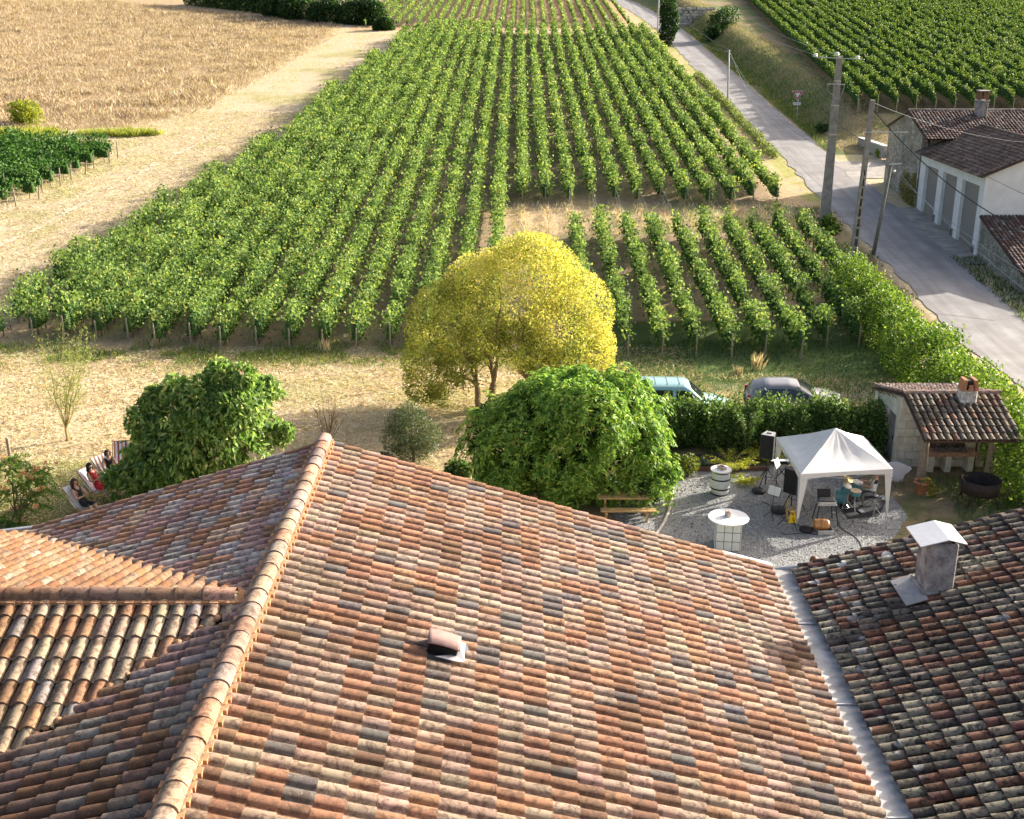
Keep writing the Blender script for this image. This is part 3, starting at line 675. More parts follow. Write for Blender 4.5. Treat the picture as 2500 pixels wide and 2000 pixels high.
def caps(roofp, a, b, r, step, cols, name='ridge_tile', seg=9, mats=TM):
    a = Vector(a); b = Vector(b); n = int((b-a).length/step); d = (b-a).normalized(); up = Vector((0, 0, 1)); s = d.cross(up).normalized(); up = s.cross(d)
    key = 'cap%.3f%.3f' % (r, step); me = bpy.data.meshes.get(key)
    if me is None:
        V = []; 
        for (yy, rr, zz) in ((-.02, r*.93, 0), (step+.03, r, .012), (step+.03, r, .012), (step+.03, r*.86, -.004)):
            for k in range(seg+1):
                t = math.pi*k/seg; V.append((-rr*math.cos(t), yy, rr*.86*math.sin(t)+zz-.02))
        m1 = seg+1; F = [(i+1, i, m1+i, m1+i+1) for i in range(seg)]+[(2*m1+i+1, 2*m1+i, 3*m1+i, 3*m1+i+1) for i in range(seg)]
        me = bpy.data.meshes.new(key); me.from_pydata(V, [], F); me.update(); me.polygons.foreach_set('use_smooth', [True]*seg+[False]*seg); me.materials.append(mats[True])
    for i in range(n):
        p = a+d*(step*i)-ROOT[roofp]+up*random.uniform(0, .008)+s*random.uniform(-.008, .008); o = bpy.data.objects.new(name, me); COL.objects.link(o); o.parent = roofp
        o.matrix_local = Matrix(((s.x, d.x, up.x, p.x), (s.y, d.y, up.y, p.y), (s.z, d.z, up.z, p.z), (0, 0, 0, 1))); o.color = (*jitc(random.choice(cols), .15), 1)
caps(roof, (XR, YF+.03, ZR+.05), (XR, YN, ZR+.05), .148, .409, [PINK, BEIGE, (.44, .25, .16), (.46, .34, .26), (.40, .29, .2), (.30, .24, .2), (.38, .25, .18)])
mb = MB()
for k in range(int((YF-YN)/.125)):
    y0 = YF-.125*k; ww = .215 if k % 2 else .175
    for sgn in (1, -1): mb.box((XR+sgn*ww*.5, y0-.0625, ZR+.025-SL*ww*.5), (ww*random.uniform(.9, 1.06), .124, .06+.02*random.random()))
mb.build('ridge_mortar', M_mortar, roof)
# verge closing strip at the far gable
mb = MB(); mb.slab([(XR, YF+.02, ZR+.0), (XE, YF+.02, ZE+.0), (XE, YF+.02, ZE-.17), (XR, YF+.02, ZR-.17)], (0, -.05, 0))
mb.slab([(XR, YF+.022, ZR+.0), (-9.6, YF+.022, ZR-SL*(-XR+9.6)*1+SL*0), (-9.6, YF+.022, ZR-.17-SL*(9.6+XR)), (XR, YF+.022, ZR-.17)], (0, -.05, 0))
mb.build('verge_board', M_decko, roof)
# roof vent
vp = at_z(1078, 1585, 8.0)
for _ in range(6): vp = at_z(1078, 1585, ZR-SL*(vp.x-XR)+.1)
Mv = Matrix.Translation(vp) @ Matrix.Rotation(math.atan(SL), 4, 'Y')
vt = thing('roof_vent', 'small pinkish clay vent hood sticking out of the tiled roof slope', 'roof vent', vp)
m = MB(Mv); m.box((-.01, .01, .06), (.42, .34, .19)); m.build('vent_base', M_black, vt)
m = MB(Mv)
for k in range(5): m.box((0, -.01, .02+.028*k), (.44, .37, .012))
m.build('louvre', M_blackm, vt)
m = MB(Mv); pr = [(-.25+.5*k/8., .155+.018*math.sin(math.pi*k/8)) for k in range(9)]
vs_ = [(a, sy*.20, b+dz) for dz in (0, .022) for sy in (-1, 1) for a, b in pr]; n9 = 9
fs_ = [(n9*2+i, n9*2+i+1, n9*3+i+1, n9*3+i) for i in range(8)]+[(i+1, i, n9+i, n9+i+1) for i in range(8)]+[(i, i+1, 2*n9+i+1, 2*n9+i) for i in range(8)]+[(n9+i+1, n9+i, 3*n9+i, 3*n9+i+1) for i in range(8)]+[(0, 2*n9, 3*n9, n9), (8, 17, 35, 26)]
m.add(vs_, fs_); m.build('hood', plain('clay_hood', (.31, .19, .165), .8, var=.12), vt, True)
m = MB(Mv); m.add([(.22, -.28, .03), (.36, -.25, .06), (.34, -.05, .05), (.40, .1, .07), (.35, .27, .05), (.22, .25, .06)], [(0, 1, 2, 3, 4, 5)]); m.add([(-.1, -.30, .035), (.2, -.33, .06), (.36, -.27, .05), (.2, -.17, .075)], [(0, 1, 2, 3)]); m.build('foil_flashing', M_alu, vt)

# --- wing to the left with its own ridge across
YW, ZW = 15.4, 8.56
wing = thing('house_wing', 'left wing of the farmhouse with pale orange tiles beyond a crosswise ridge', 'house wing', (-10, YW, 0))
MB().box((-11.5, YW, 3.2), (6.5, 11.0, 6.4)).build('wall', M_wallp, wing)
rb = MB(); XW = -17.
for sg in (1, -1):
    rb.slab([(XR-.1, YW, ZW-.04), (XW, YW, ZW-.04), (XW, YW+sg*5.9, ZW-.04-SL*5.9), (XR-.1-5.9, YW+sg*5.9, ZW-.04-SL*5.9)], (0, 0, -.1))
wroof = rb.build('roof', M_decko, wing)
nw = int((XR-XW)/PIT)
kf = lambda x, y: (y-YW) < (XR-x)+.12 and y < YW+5.95
kn = lambda x, y: (YW-y) < (XR-x)+.10 and y > YW-5.95
E_ = slope_tiles((XR, YW, ZW+.01), (-1, 0, 0), (0, ca, -sa), (0, sa, ca), nw, 17, PIT, CRS, kf, col_wing_far)
E_ += slope_tiles((XR, YW, ZW+.015), (-1, 0, 0), (0, -ca, -sa), (0, -sa, ca), nw, 17, PIT, CRS+.03, kn, col_wing_near)
WT = tile_mesh('wing_tile', PIT, CRS+.07, .185, .09)
emit_tiles(wroof, E_, WT, TM, 300)
caps(wroof, (XR-.35, YW, ZW+.06), (XW, YW, ZW+.06), .15, .42, [(.36, .2, .13), BROWN, (.22, .14, .1), (.45, .27, .18)])
mb = MB()
for k in range(int((XR-XW)/.125)):
    x0 = XR-.25-.125*k; mb.box((x0, YW, ZW+.02), (.123, .40+.06*(k % 2), .05+.02*(k % 2)))
mb.build('ridge_mortar', M_mortar, wroof)
# mortar bead where the near slope meets the big roof, zinc valley on the far one
mb = MB(); q = 60
for k in range(q):
    a = .35+5.6*k/q; j = random.uniform(-.03, .03); zz = ZW-SL*a
    mb.ball((XR-a-.07+j, YW-a, zz+.06+random.uniform(-.015, .02)), random.uniform(.04, .06), 6, 4, (1.3, 1.3, .8))
mb.build('valley_mortar', M_mortar, wroof, True)
mb = MB(); mb.slab([(XR-.4, YW+.28, ZW-.02-SL*.3), (XR-.28, YW+.5, ZW-.0-SL*.3), (XR-5.85, YW+6.05, ZW-SL*5.9), (XR-6.0, YW+5.85, ZW-.02-SL*5.9)], (0, 0, -.02)); mb.build('valley_sheet', plain('dark_zinc', (.10, .09, .09), .6), wroof)
mb = MB(); mb.tube([(XR-5.6, YF+.02, ZW-SL*5.9-.02), (XR-7.4, YW+6.1, ZW-SL*6.0-.05)], .06, 8); mb.build('gutter', M_zinc, wroof)

# --- old neighbouring house on the right with dark lichened tiles
nb = thing('neighbouring_house', 'old house with dark lichen-spotted tiled roof at the lower right corner', 'house', (10.5, 13.4, 0))
XG, ZG, SG = 6.0, 5.77, .29; cg = 1/math.sqrt(1+SG*SG); sg_ = SG*cg; XT = XG-.09+28*.335*cg; ZT = ZG+SG*(XT-XG); YF2 = 21.75
MB().box((10.8, 13, 2.85), (8.8, 16.6, 5.7)).build('wall', M_wallp, nb)
MB().add([(6.4, YF2-.42, 5.6), (15.2, YF2-.42, 5.6), (15.2, YF2-.42, ZT-.25)], [(0, 1, 2)]).build('gable_wall', M_wallp, nb)
rb = MB(); rb.slab([(XG+.02, YN, ZG-.04), (XT, YN, ZT-.04), (XT, YF2-.05, ZT-.04), (XG+.02, YF2-.05, ZG-.04)], (0, 0, -.12))
rb.slab([(XT, YN, ZT-.042), (XT+9, YN, ZT-SG*9), (XT+9, YF2-.05, ZT-SG*9), (XT, YF2-.05, ZT-.042)], (0, 0, -.12))
nroof = rb.build('roof', M_deck, nb)
P2, C2 = .225, .335
OT = tile_mesh('canal_tile', P2, C2+.07, .185, .075, .03, canal=True)
nd2 = 28
E_ = slope_tiles((XT, YF2, ZT+.01), (0, -1, 0), (-cg, 0, -sg_), (-sg_, 0, cg), int((YF2-YN)/P2), nd2, P2, C2, lambda x, y: True, col_old, .014, .035)
emit_tiles(nroof, E_, OT, TMd, 300)
caps(nroof, (XT, YF2, ZT+.05), (XT, YN, ZT+.05), .15, .4, [(.25, .22, .18), (.2, .12, .09)], mats=TMd)
mb = MB(); k = 0
for k in range(0, nd2):
    x0 = XG+C2*cg*k; mb.tube([(x0-.02, YF2-.01, ZG+SG*(x0-XG)+.045), (x0+C2*cg+.03, YF2-.01, ZG+SG*(x0+C2*cg-XG)+.03)], [.085, .075], 8)
mb.build('verge_tiles', plain('old_verge', (.12, .085, .065), .9, var=.5, scale=7), nroof, True)
# chimney
cb = at_z(2272, 1464, 6.4)
for _ in range(8): cb = at_z(2272, 1464, ZG+SG*(cb.x-XG))
ch = thing('chimney', 'rendered grey chimney under a folded white metal cap on the dark roof', 'chimney', cb)
cw, cd_, chh = .54, .62, 1.12; cx, cy = cb.x+.16, cb.y+cd_/2+.05
M_rend = plain('grey_render', (.34, .32, .30), .95, var=.4, scale=4, bumpd=.015)
m = MB(); m.box((cx, cy, cb.z+chh/2-.15), (cw, cd_, chh+.3), 0, .03); m.build('stack', M_rend, ch)
m = MB(); m.box((cx, cy, cb.z+.05), (cw+.12, cd_+.12, .22), 0, .03); m.build('plinth', M_rend, ch)
m = MB(); zc = cb.z+chh+.02; e = .12
m.slab([(cx-.50, cy-cd_/2-e, zc-.02), (cx-.50, cy+cd_/2+e, zc-.02), (cx+.02, cy+cd_/2+e, zc+.12), (cx+.02, cy-cd_/2-e, zc+.12)], (0, 0, .018))
m.slab([(cx+.02, cy-cd_/2-e, zc+.12), (cx+.02, cy+cd_/2+e, zc+.12), (cx+.36, cy+cd_/2+e, zc+.03), (cx+.36, cy-cd_/2-e, zc+.03)], (0, 0, .018)); m.build('cap', plain('pale_painted_metal', (.66, .66, .67), .5, .1, var=.05), ch)
for sx, sy in ((-1, -1), (1, -1), (1, 1), (-1, 1)): MB().box((cx+sx*.17, cy+sy*.24, zc-.01), (.05, .05, .09)).build('cap_support', M_blackm, ch)
m = MB(); xl = cx-cw/2-.40; m.slab([(xl, cy-cd_/2-.22, ZG+SG*(xl-XG)+.10), (cx-cw/2, cy-cd_/2-.22, ZG+SG*(cx-cw/2-XG)+.12), (cx-cw/2, cy+cd_/2+.15, ZG+SG*(cx-cw/2-XG)+.12), (xl, cy+cd_/2+.15, ZG+SG*(xl-XG)+.10)], (0, 0, .02)); m.build('flashing', plain('dull_lead', (.36, .35, .34), .7, var=.15), ch)
# zinc box gutter between the two roofs
gt = thing('valley_gutter', 'wide pale zinc gutter between the orange roof and the dark roof', 'gutter', (5.7, 13.4, 5.5))
m = MB(); zb = ZE-.045
prof = [(XE-.35, ZE-.02), (XE-.06, ZE-.03), (XE+.05, zb), (XG-.06, zb-.01), (XG+.02, ZG-.035), (XG+.3, ZG+.04)]
vs_ = [(a, yy, b) for yy in (YN, YF-.05) for a, b in prof]+[(a, yy, b-.02) for yy in (YN, YF-.05) for a, b in prof]
m.add(vs_, [(i, i+1, 7+i, 6+i) for i in range(5)]+[(13+i, 12+i, 18+i, 19+i) for i in range(5)]); m.build('trough', plain('pale_zinc', (.44, .435, .42), .6, 0, var=.28, scale=2.5), gt)
for yy in (8.2, 11.2, 14.0, 16.9, 19.6):
    m = MB(); m.box(((XE+XG)/2, yy, zb+.012), (XG-XE-.15, .03, .02)); m.build('seam', M_zinc, gt)
m = MB(); m.slab([(XE-1.0, YF+.05, ZE+.34), (XE+.05, YF+.05, ZE+.05), (XE+.05, YF-.12, ZE+.07), (XE-1.0, YF-.1, ZE+.36)], (0, 0, .015)); m.build('end_flashing', plain('white_flashing', (.72, .72, .72), .5), gt)
m = MB(); m.tube([(XE+.15, YF+.05, ZE-.1), (XG+.15, YF2+.08, ZG+.02), (XG+.55, YF2+.08, ZG+.12)], .05, 8); m.build('spout', M_zinc, gt)
# ------------------------------------------------------------------ houses along the road
def rubble_mat():
    m, nt, bs = newmat('rubble_stone'); L = nt.links; p = wpos(nt)
    vz = N(nt, 'ShaderNodeTexVoronoi'); vz.inputs['Scale'].default_value = 3.2; L.new(p, vz.inputs['Vector'])
    ve = N(nt, 'ShaderNodeTexVoronoi', feature='DISTANCE_TO_EDGE'); ve.inputs['Scale'].default_value = 3.2; L.new(p, ve.inputs['Vector'])
    r = ramp(nt, [(0, (.28, .26, .22)), (.5, (.42, .39, .33)), (1, (.55, .52, .45))]); L.new(vz.outputs['Color'], r.inputs[0])
    f = mrange(nt, ve.outputs['Distance'], .02, .09, 0, 1); c = mixc(nt, f, (.24, .22, .19), r.outputs[0])
    n = noise(nt, .8, 4, .65, p); v = ramp(nt, [(.35, (.62, .63, .60)), (.65, (1.1, 1.08, 1.05))]); L.new(n, v.inputs[0])
    L.new(mixc(nt, 1., c, v.outputs[0], 'MULTIPLY'), bs.inputs['Base Color']); bs.inputs['Roughness'].default_value = .95
    bump(nt, f, bs, .8, .06); return m
M_rubble = rubble_mat()
def render_mat():
    m, nt, bs = newmat('white_render'); L = nt.links; p = wpos(nt)
    n = noise(nt, 1.4, 5, .7, p); r = ramp(nt, [(.3, (.70, .70, .69)), (.7, (.84, .84, .83))]); L.new(n, r.inputs[0]); L.new(r.outputs[0], bs.inputs['Base Color']); bs.inputs['Roughness'].default_value = .9; return m
M_render = render_mat()
M_stain = plain('damp_plinth', (.22, .21, .19), .95, var=.5, scale=3)
XH = 29.9
g0 = gp(2233, 508); YA = g0.y; YB = gp(2379, 619).y-.6                # far and near ends of the garage
zA, zB = T(XH, YA), T(XH, YB); ZEV = .5*(at_x(2249, 361, XH).z+at_x(2405, 428, XH).z)
pk = at_y(2395, 307, YA); XRG, ZRG = pk.x, pk.z; SGR = (ZRG-ZEV)/(XRG-XH)
def col_far(i, j, p): return pickc(i*2, j*2, [(.34, (.16, .11, .09)), (.3, (.22, .15, .12)), (.2, (.12, .10, .09)), (.16, (.27, .21, .17))], 51)
FT = tile_mesh('far_tile', .25, .42, .2, .075, .03, 5, canal=True)
def simple_roof(parent, top, along, down, normal, na, nd_, keep, colfn=col_far, course=.35, pick=0):
    E = slope_tiles(top, along, down, normal, na, nd_, .25, course, keep, colfn, .012, .03); emit_tiles(parent, E, FT, TMf, pick)
gar = thing('garage_building', 'white rendered garage with three grey roller doors beside the road', 'garage', (32, (YA+YB)/2, zB))
doors = []
dtop = [at_x(2263, 403, XH), at_x(2301, 412, XH)]
ed = [(at_x(2258, 520, XH).y, at_x(2283, 530, XH).y), (at_x(2297, 545, XH).y, at_x(2328, 560, XH).y), (at_x(2341, 580, XH).y, at_x(2379, 610, XH).y)]
LG = YA-YB
ed = [(YA-.09*LG, YA-.31*LG), (YA-.39*LG, YA-.61*LG), (YA-.69*LG, YA-.935*LG)]
ZD = at_x(2263, 403, XH).z
# front wall pieces around the recessed doors
m = MB(); edges = [YA]+[e for d in ed for e in d]+[YB]
for k in range(0, len(edges), 2):
    a, b = edges[k], edges[k+1]; m.box((XH+.15, (a+b)/2, (zB-.3+ZEV)/2), (.3, a-b, ZEV-zB+.3))
for a, b in ed: m.box((XH+.152, (a+b)/2, (ZD+ZEV)/2), (.3, a-b, ZEV-ZD))
m.build('front_wall', M_render, gar)
m = MB(); m.slab([(XH+.31, YB, zB-.5), (2*XRG-XH, YB, zB-.5), (2*XRG-XH, YB, ZEV), (XRG, YB, ZRG-.05), (XH+.31, YB, ZEV+.1)], (0, .3, 0)); m.build('gable_wall', M_render, gar)
MB().box((XRG, (YA+YB)/2+.1, zB+1.5), (2*(XRG-XH)-.9, LG-.8, 3.2)).build('interior', M_black, gar)
for k, (a, b) in enumerate(ed):
    zb = T(XH, b)-.02; d = thing('x', 'x', 'x', (0, 0, 0)) if False else None
    m = MB(); m.box((XH+.27, (a+b)/2, (zb+ZD)/2), (.02, a-b, ZD-zb)); sh = m.build('roller_door', plain('shutter_grey', (.30, .28, .26), .6, var=.08), gar)
    m = MB(); zz = zb+.05
    while zz < ZD-.04: m.box((XH+.245, (a+b)/2, zz), (.03, a-b-.03, .065)); zz += .1
    m.build('shutter_slats', MATS['shutter_grey'], sh, kind='stuff')
for y_ in (ed[0][1], ed[1][1], ed[2][1]):
    m = MB(); m.box((XH-.004, y_-.12, T(XH, y_)+.18), (.03, .5, .7)); m.build('damp_plinth', M_stain, gar)
cgar = 1/math.sqrt(1+SGR**2)
rb = MB(); rb.slab([(XH-.35, YB-.3, ZEV-SGR*.35), (XRG, YB-.3, ZRG), (XRG, YA+.2, ZRG), (XH-.35, YA+.2, ZEV-SGR*.35)], (0, 0, -.1)); rb.slab([(XRG, YB-.3, ZRG-.002), (2*XRG-XH+.35, YB-.3, ZEV-SGR*.35), (2*XRG-XH+.35, YA+.2, ZEV-SGR*.35), (XRG, YA+.2, ZRG-.002)], (0, 0, -.1))
gr_ = rb.build('roof', M_deck, gar)
simple_roof(gr_, (XRG, YA+.2, ZRG+.01), (0, -1, 0), (-cgar, 0, -SGR*cgar), (-SGR*cgar, 0, cgar), int((LG+.5)/.25), int((XRG-XH+.35)/cgar/.35)+1, lambda x, y: True)
caps(gr_, (XRG, YA, ZRG+.04), (XRG, YB-.3, ZRG+.04), .14, .45, [(.2, .15, .12)], mats=TMf)
# stone house behind
P_pk = at_x(2222, 271, XH); P_fe = at_x(2266, 337, XH); P_be = at_x(2164, 308, XH)
YP, ZP = P_pk.y, P_pk.z; SF = (ZP-P_fe.z)/(YP-P_fe.y); YBk = gp(2152, 445).y; ZBk = ZP-SF*(YBk-YP)
hs = thing('stone_house', 'old rubble stone house with gable end facing the road beside the garage', 'house', (34, YP, T(XH, YA)))
m = MB(); YFr = YA+.02
m.slab([(XH-.02, YFr, zA-.6), (XH-.02, YBk, zA-.6), (XH-.02, YBk, ZBk-.05), (XH-.02, YP, ZP-.08), (XH-.02, YFr, ZP-SF*(YP-YFr)-.08)], (.4, 0, 0)); m.build('gable_wall', M_rubble, hs)
m = MB(); m.box((45, YFr+.2, (zA+ZP-SF*(YP-YFr))/2-.3), (30-.9, .4, ZP-SF*(YP-YFr)-zA)); m.build('front_wall', M_rubble, hs)
m = MB(); m.box((45, YBk-.2, (zA+ZBk)/2-.2), (29, .4, ZBk-zA)); m.build('rear_wall', M_rubble, hs)
rb = MB(); yf = P_fe.y-.1; zf = ZP-SF*(YP-yf); yb = YBk+.25
rb.slab([(XH-.2, yf, zf), (60, yf, zf), (60, YP, ZP), (XH-.2, YP, ZP)], (0, 0, -.1)); rb.slab([(XH-.2, YP, ZP-.002), (60, YP, ZP-.002), (60, yb, ZP-SF*(yb-YP)), (XH-.2, yb, ZP-SF*(yb-YP))], (0, 0, -.1))
hr = rb.build('roof', M_deck, hs); cF = 1/math.sqrt(1+SF**2)
def col_house(i, j, p): return pickc(i*2, j*2, [(.3, (.17, .095, .075)), (.3, (.24, .17, .14)), (.22, (.12, .10, .095)), (.18, (.34, .28, .24))], 61)
simple_roof(hr, (XH-.2, YP, ZP+.01), (1, 0, 0), (0, -cF, -SF*cF), (0, -SF*cF, cF), 90, int((YP-yf)/cF/.36)+1, lambda x, y: True, col_house, .36)
caps(hr, (XH-.15, YP, ZP+.05), (56, YP, ZP+.05), .15, .42, [(.34, .30, .26), (.28, .22, .18), (.4, .36, .32)], mats=TMf)
cp = at_y(2392, 293, YP-.9)
m = MB(); m.box((cp.x, YP-.9, cp.z+.55), (.72, .7, 1.5), 0, .03); m.box((cp.x, YP-.9, cp.z+1.38), (.86, .84, .14)); chm = m.build('chimney', M_rend, hr)
m = MB()
for sx, sy in ((-1, -1), (1, -1), (1, 1), (-1, 1)): m.box((cp.x+sx*.26, YP-.9+sy*.25, cp.z+1.75), (.14, .14, .6))
m.build('chimney_brick', plain('sooty_terracotta', (.22, .12, .08), .9, var=.3), chm); MB().box((cp.x, YP-.9, cp.z+2.1), (.8, .8, .07)).build('chimney_slab', M_rend, chm)
wn = at_x(2204, 352, XH)
m = MB(); m.box((XH-.03, wn.y, wn.z), (.06, .62, 1.35)); wd = m.build('window', plain('stone_surround', (.36, .34, .30), .9), hs)
m = MB(); m.box((XH-.07, wn.y, wn.z), (.03, .46, 1.15)); m.build('shutter', plain('blue_grey_shutter', (.25, .28, .27), .7), wd)
m = MB(); q = at_x(2240, 430, XH)
m.tube([(XH-.08, YFr+.15, zA), (XH-.08, YFr+.15, ZP-SF*(YP-YFr)-.2)], .05, 8); m.build('downpipe', M_zinc, hs)
# ivy and dead creeper at the foot of the gable
P, d = lobes_pts([(XH-.1, YA+1.2, zA+.5), (XH-.1, YA+2.6, zA+1.2), (XH-.1, YA+.6, zA+1.4)], [(.25, 1.4, .9), (.2, 1.2, 1.2), (.2, .7, 1.1)], 2600, .3)
cr = thing('creeper', 'dry yellow-green creeper at the foot of the stone gable wall', 'climbing plant', (XH-.2, YA+1.2, zA)); foliage('foliage', P, d, .16, leafmat('creeper_leaves', [(0, (.16, .17, .06)), (.6, (.30, .29, .10)), (1, (.45, .36, .18))]), cr)
m = MB()
for k in range(4): m.tube([(XH-.12, YA+.5+.6*k, zA-.1), (XH-.15, YA+.7+.55*k, zA+.7), (XH-.12, YA+.6+.6*k, zA+1.6)], [.03, .02, .01], 5)
m.build('stem', M_bark, cr)
# lean-to in front of the garage gable
lt = at_x(2401, 530, XH); lb = at_x(2500, 664, XH); YL0, ZL0, YL1 = YB, lt.z, lb.y-2.5; SLT = (lt.z-lb.z)/(lt.y-lb.y); ZL1 = ZL0-SLT*(YL0-YL1)
ln = thing('lean_to', 'low stone lean-to with a mossy tiled roof below the garage gable', 'outbuilding', (33, (YL0+YL1)/2, T(XH, YL1)))
m = MB(); m.slab([(XH+.1, YL0-.02, zB-.6), (XH+.1, YL1+.2, zB-.9), (XH+.1, YL1+.2, ZL1-.05), (XH+.1, YL0-.02, ZL0-.12)], (.35, 0, 0)); m.build('side_wall', M_rubble, ln)
m = MB(); m.box((35.2, YL1+.4, (zB-.8+ZL1)/2-.1), (9.4, .35, ZL1-zB+.6)); m.build('front_wall', M_rubble, ln)
rb = MB(); rb.slab([(XH-.1, YL0-.02, ZL0), (40, YL0-.02, ZL0), (40, YL1, ZL1), (XH-.1, YL1, ZL1)], (0, 0, -.1)); lr = rb.build('roof', M_deck, ln); cL = 1/math.sqrt(1+SLT**2)
simple_roof(lr, (XH-.1, YL0-.02, ZL0+.01), (1, 0, 0), (0, -cL, -SLT*cL), (0, -SLT*cL, cL), 40, int((YL0-YL1)/cL/.35), lambda x, y: True, col_house, .35, 0)
# ------------------------------------------------------------------ poles
def cable(label, a, b, sag, r=.012, mat=None, cat='cable', n=14):
    a = Vector(a); b = Vector(b); pts = [a.lerp(b, k/n)-Vector((0, 0, sag*4*(k/n)*(1-k/n))) for k in range(n+1)]
    m = MB(); m.tube(pts, r, 4); o = m.build('overhead_cable', mat or M_wirep, at=a); return tag(o, label, 'cable')
b1 = gp(2012, 551); t1 = at_y(2050, 137, b1.y)
p1 = thing('utility_pole', 'tall square concrete utility pole with a crossarm and white insulators by the road', 'utility pole', b1)
def taper(m, b, t, w0, w1, d0=None, d1=None):
    d0 = d0 or w0; d1 = d1 or w1
    vs_ = [(b[0]+sx*w0/2, b[1]+sy*d0/2, b[2]) for sx, sy in ((-1, -1), (1, -1), (1, 1), (-1, 1))]+[(t[0]+sx*w1/2, t[1]+sy*d1/2, t[2]) for sx, sy in ((-1, -1), (1, -1), (1, 1), (-1, 1))]
    m.add(vs_, [(3, 2, 1, 0), (4, 5, 6, 7), (0, 1, 5, 4), (1, 2, 6, 5), (2, 3, 7, 6), (3, 0, 4, 7)])
t1.x = t1.x
m = MB(); taper(m, (b1.x, b1.y, b1.z-.3), (t1.x, b1.y, t1.z), .62, .34); m.build('shaft', M_conc, p1)
def arm_pt(px, py, Y): return at_y(px, py, Y)
aL = arm_pt(1990, 140, b1.y-.3); aR = arm_pt(2105, 145, b1.y-.3)
m = MB(); m.tube([aL, aR], .035, 6); m.build('crossarm', M_zinc, p1)
for q in (aL, arm_pt(2043, 137, b1.y-.4), arm_pt(2093, 146, b1.y-.3)):
    m = MB(); m.lathe([(.05, .02), (.16, .05), (.16, .1), (.08, .13), (.15, .16), (.15, .2), (.06, .26)], q, 12); m.build('insulator', M_white, p1, True)
q1 = arm_pt(2020, 205, b1.y-.3); q2 = arm_pt(2063, 207, b1.y-.3)
m = MB(); m.tube([q1, q2], .035, 6); m.build('bracket', M_zinc, p1)
m = MB(); m.tube([q1, q1+Vector((.1, 0, -.5)), q1+Vector((.7, 0, -.95)), q2+Vector((-.25, 0, -.95)), q2], .02, 5); m.build('jumper_wire', M_wirep, p1)
for fz in (.55, .72, .86):
    c_ = Vector((b1.x, b1.y, b1.z)).lerp(Vector((t1.x, b1.y, t1.z)), fz); m = MB(); ww = .64-.28*fz; m.box(c_, (ww, ww, .05)); m.build('band', M_steel, p1)
b2 = gp(2079, 659); t2 = at_y(2131, 244, b2.y)
p2 = thing('utility_pole', 'concrete utility pole with ladder-like recesses standing right beside the road', 'utility pole', b2)
m = MB(); 
for sx in (-1, 1):
    taper(m, (b2.x+sx*.17, b2.y, b2.z-.3), (b2.x+sx*.17*.5+(t2.x-b2.x)*.62, b2.y, b2.z+(t2.z-b2.z)*.62), .10, .09, .42, .34)
mid = Vector((b2.x+(t2.x-b2.x)*.6, b2.y, b2.z+(t2.z-b2.z)*.6)); taper(m, mid, t2, .27, .26, .34, .28)
m.build('shaft', M_conc, p2)
for k in range(10):
    f = .06*k+.02; c_ = b2.lerp(Vector((t2.x, b2.y, t2.z)), f); m = MB(); m.box(c_, (.3-.12*f, .38, .16)); m.build('rung', M_conc, p2)
mm_ = MB(); mm_.box(((b2.x+mid.x)/2, b2.y+.08, (b2.z+mid.z)/2), (.17, .05, mid.z-b2.z)); mm_.build('web', M_conc, p2)
a2 = at_y(2117, 323, b2.y-.2); a3 = at_y(2217, 323, b2.y-.2)
m = MB(); m.tube([a2+Vector((-.25, 0, 0)), a3], .03, 6); m.build('arm', M_zinc, p2)
b3 = gp(2131, 622); t3 = at_y(2176, 402, b3.y)
p3 = thing('utility_pole', 'short leaning wooden utility pole with a small crossbar above the hedge', 'utility pole', b3)
m = MB(); m.tube([b3-Vector((0, 0, .3)), t3], [.14, .09], 8); m.build('shaft', plain('green_grey_wood', (.20, .20, .16), .9, var=.3), p3, True)
m = MB(); m.tube([t3+Vector((-.15, 0, 0)), t3+Vector((.62, 0, .05))], .035, 6); m.build('crossbar', M_zinc, p3); m = MB(); m.ball(t3+Vector((.2, -.1, -.4)), .09); m.build('insulator', M_white, p3, True)
b4 = gp(1776, 258); t4 = at_y(1780, 122, b4.y)
p4 = thing('utility_pole', 'slim pale pole among the weeds left of the road near the bank', 'utility pole', b4)
m = MB(); m.tube([b4-Vector((0, 0, .2)), t4], [.11, .08], 8); m.build('shaft', plain('pale_pole', (.52, .50, .47), .7), p4, True)
m = MB(); m.tube([t4+Vector((-.3, 0, -.1)), t4+Vector((.25, 0, -.1))], .03, 5); m.build('crossbar', M_zinc, p4)
b5 = gp(1605, 84); t5 = b5+Vector((0, 0, 7.5))
p5 = thing('utility_pole', 'slim pale pole at the top edge next to the ivy column', 'utility pole', b5)
m = MB(); m.tube([b5-Vector((0, 0, .2)), t5], [.12, .09], 8); m.build('shaft', MATS['pale_pole'], p5, True)
far_a = Vector((b5.x+5, 235, T(26, 235)+9))
cable('pale overhead cable from the tall pole\'s left insulator to the hilltop', aL+Vector((0, 0, .15)), at_y(1690, -30, 215), 1.2)
cable('pale overhead cable from the tall pole\'s middle insulator to the hilltop', arm_pt(2043, 134, b1.y), at_y(1740, -30, 215), 1.2)
cable('pale overhead cable from the slim roadside pole up to the ivy column pole', t4, t5-Vector((0, 0, 1.0)), .9, .014)
cable('second sagging cable below it from the slim roadside pole to the ivy column', t4-Vector((0, 0, .25)), t5-Vector((0, 0, 2.2)), 1.6, .014)
cable('greenish cable from the slim pole along the verge to the tall concrete pole', t4-Vector((0, 0, .15)), b1.lerp(Vector((t1.x, b1.y, t1.z)), .45), 1.5, .018, plain('green_cable', (.12, .25, .2), .6))
cable('thin cable from the slim pole down to the ladder-like pole', t4, b2.lerp(t2, .35), 2.2, .012)
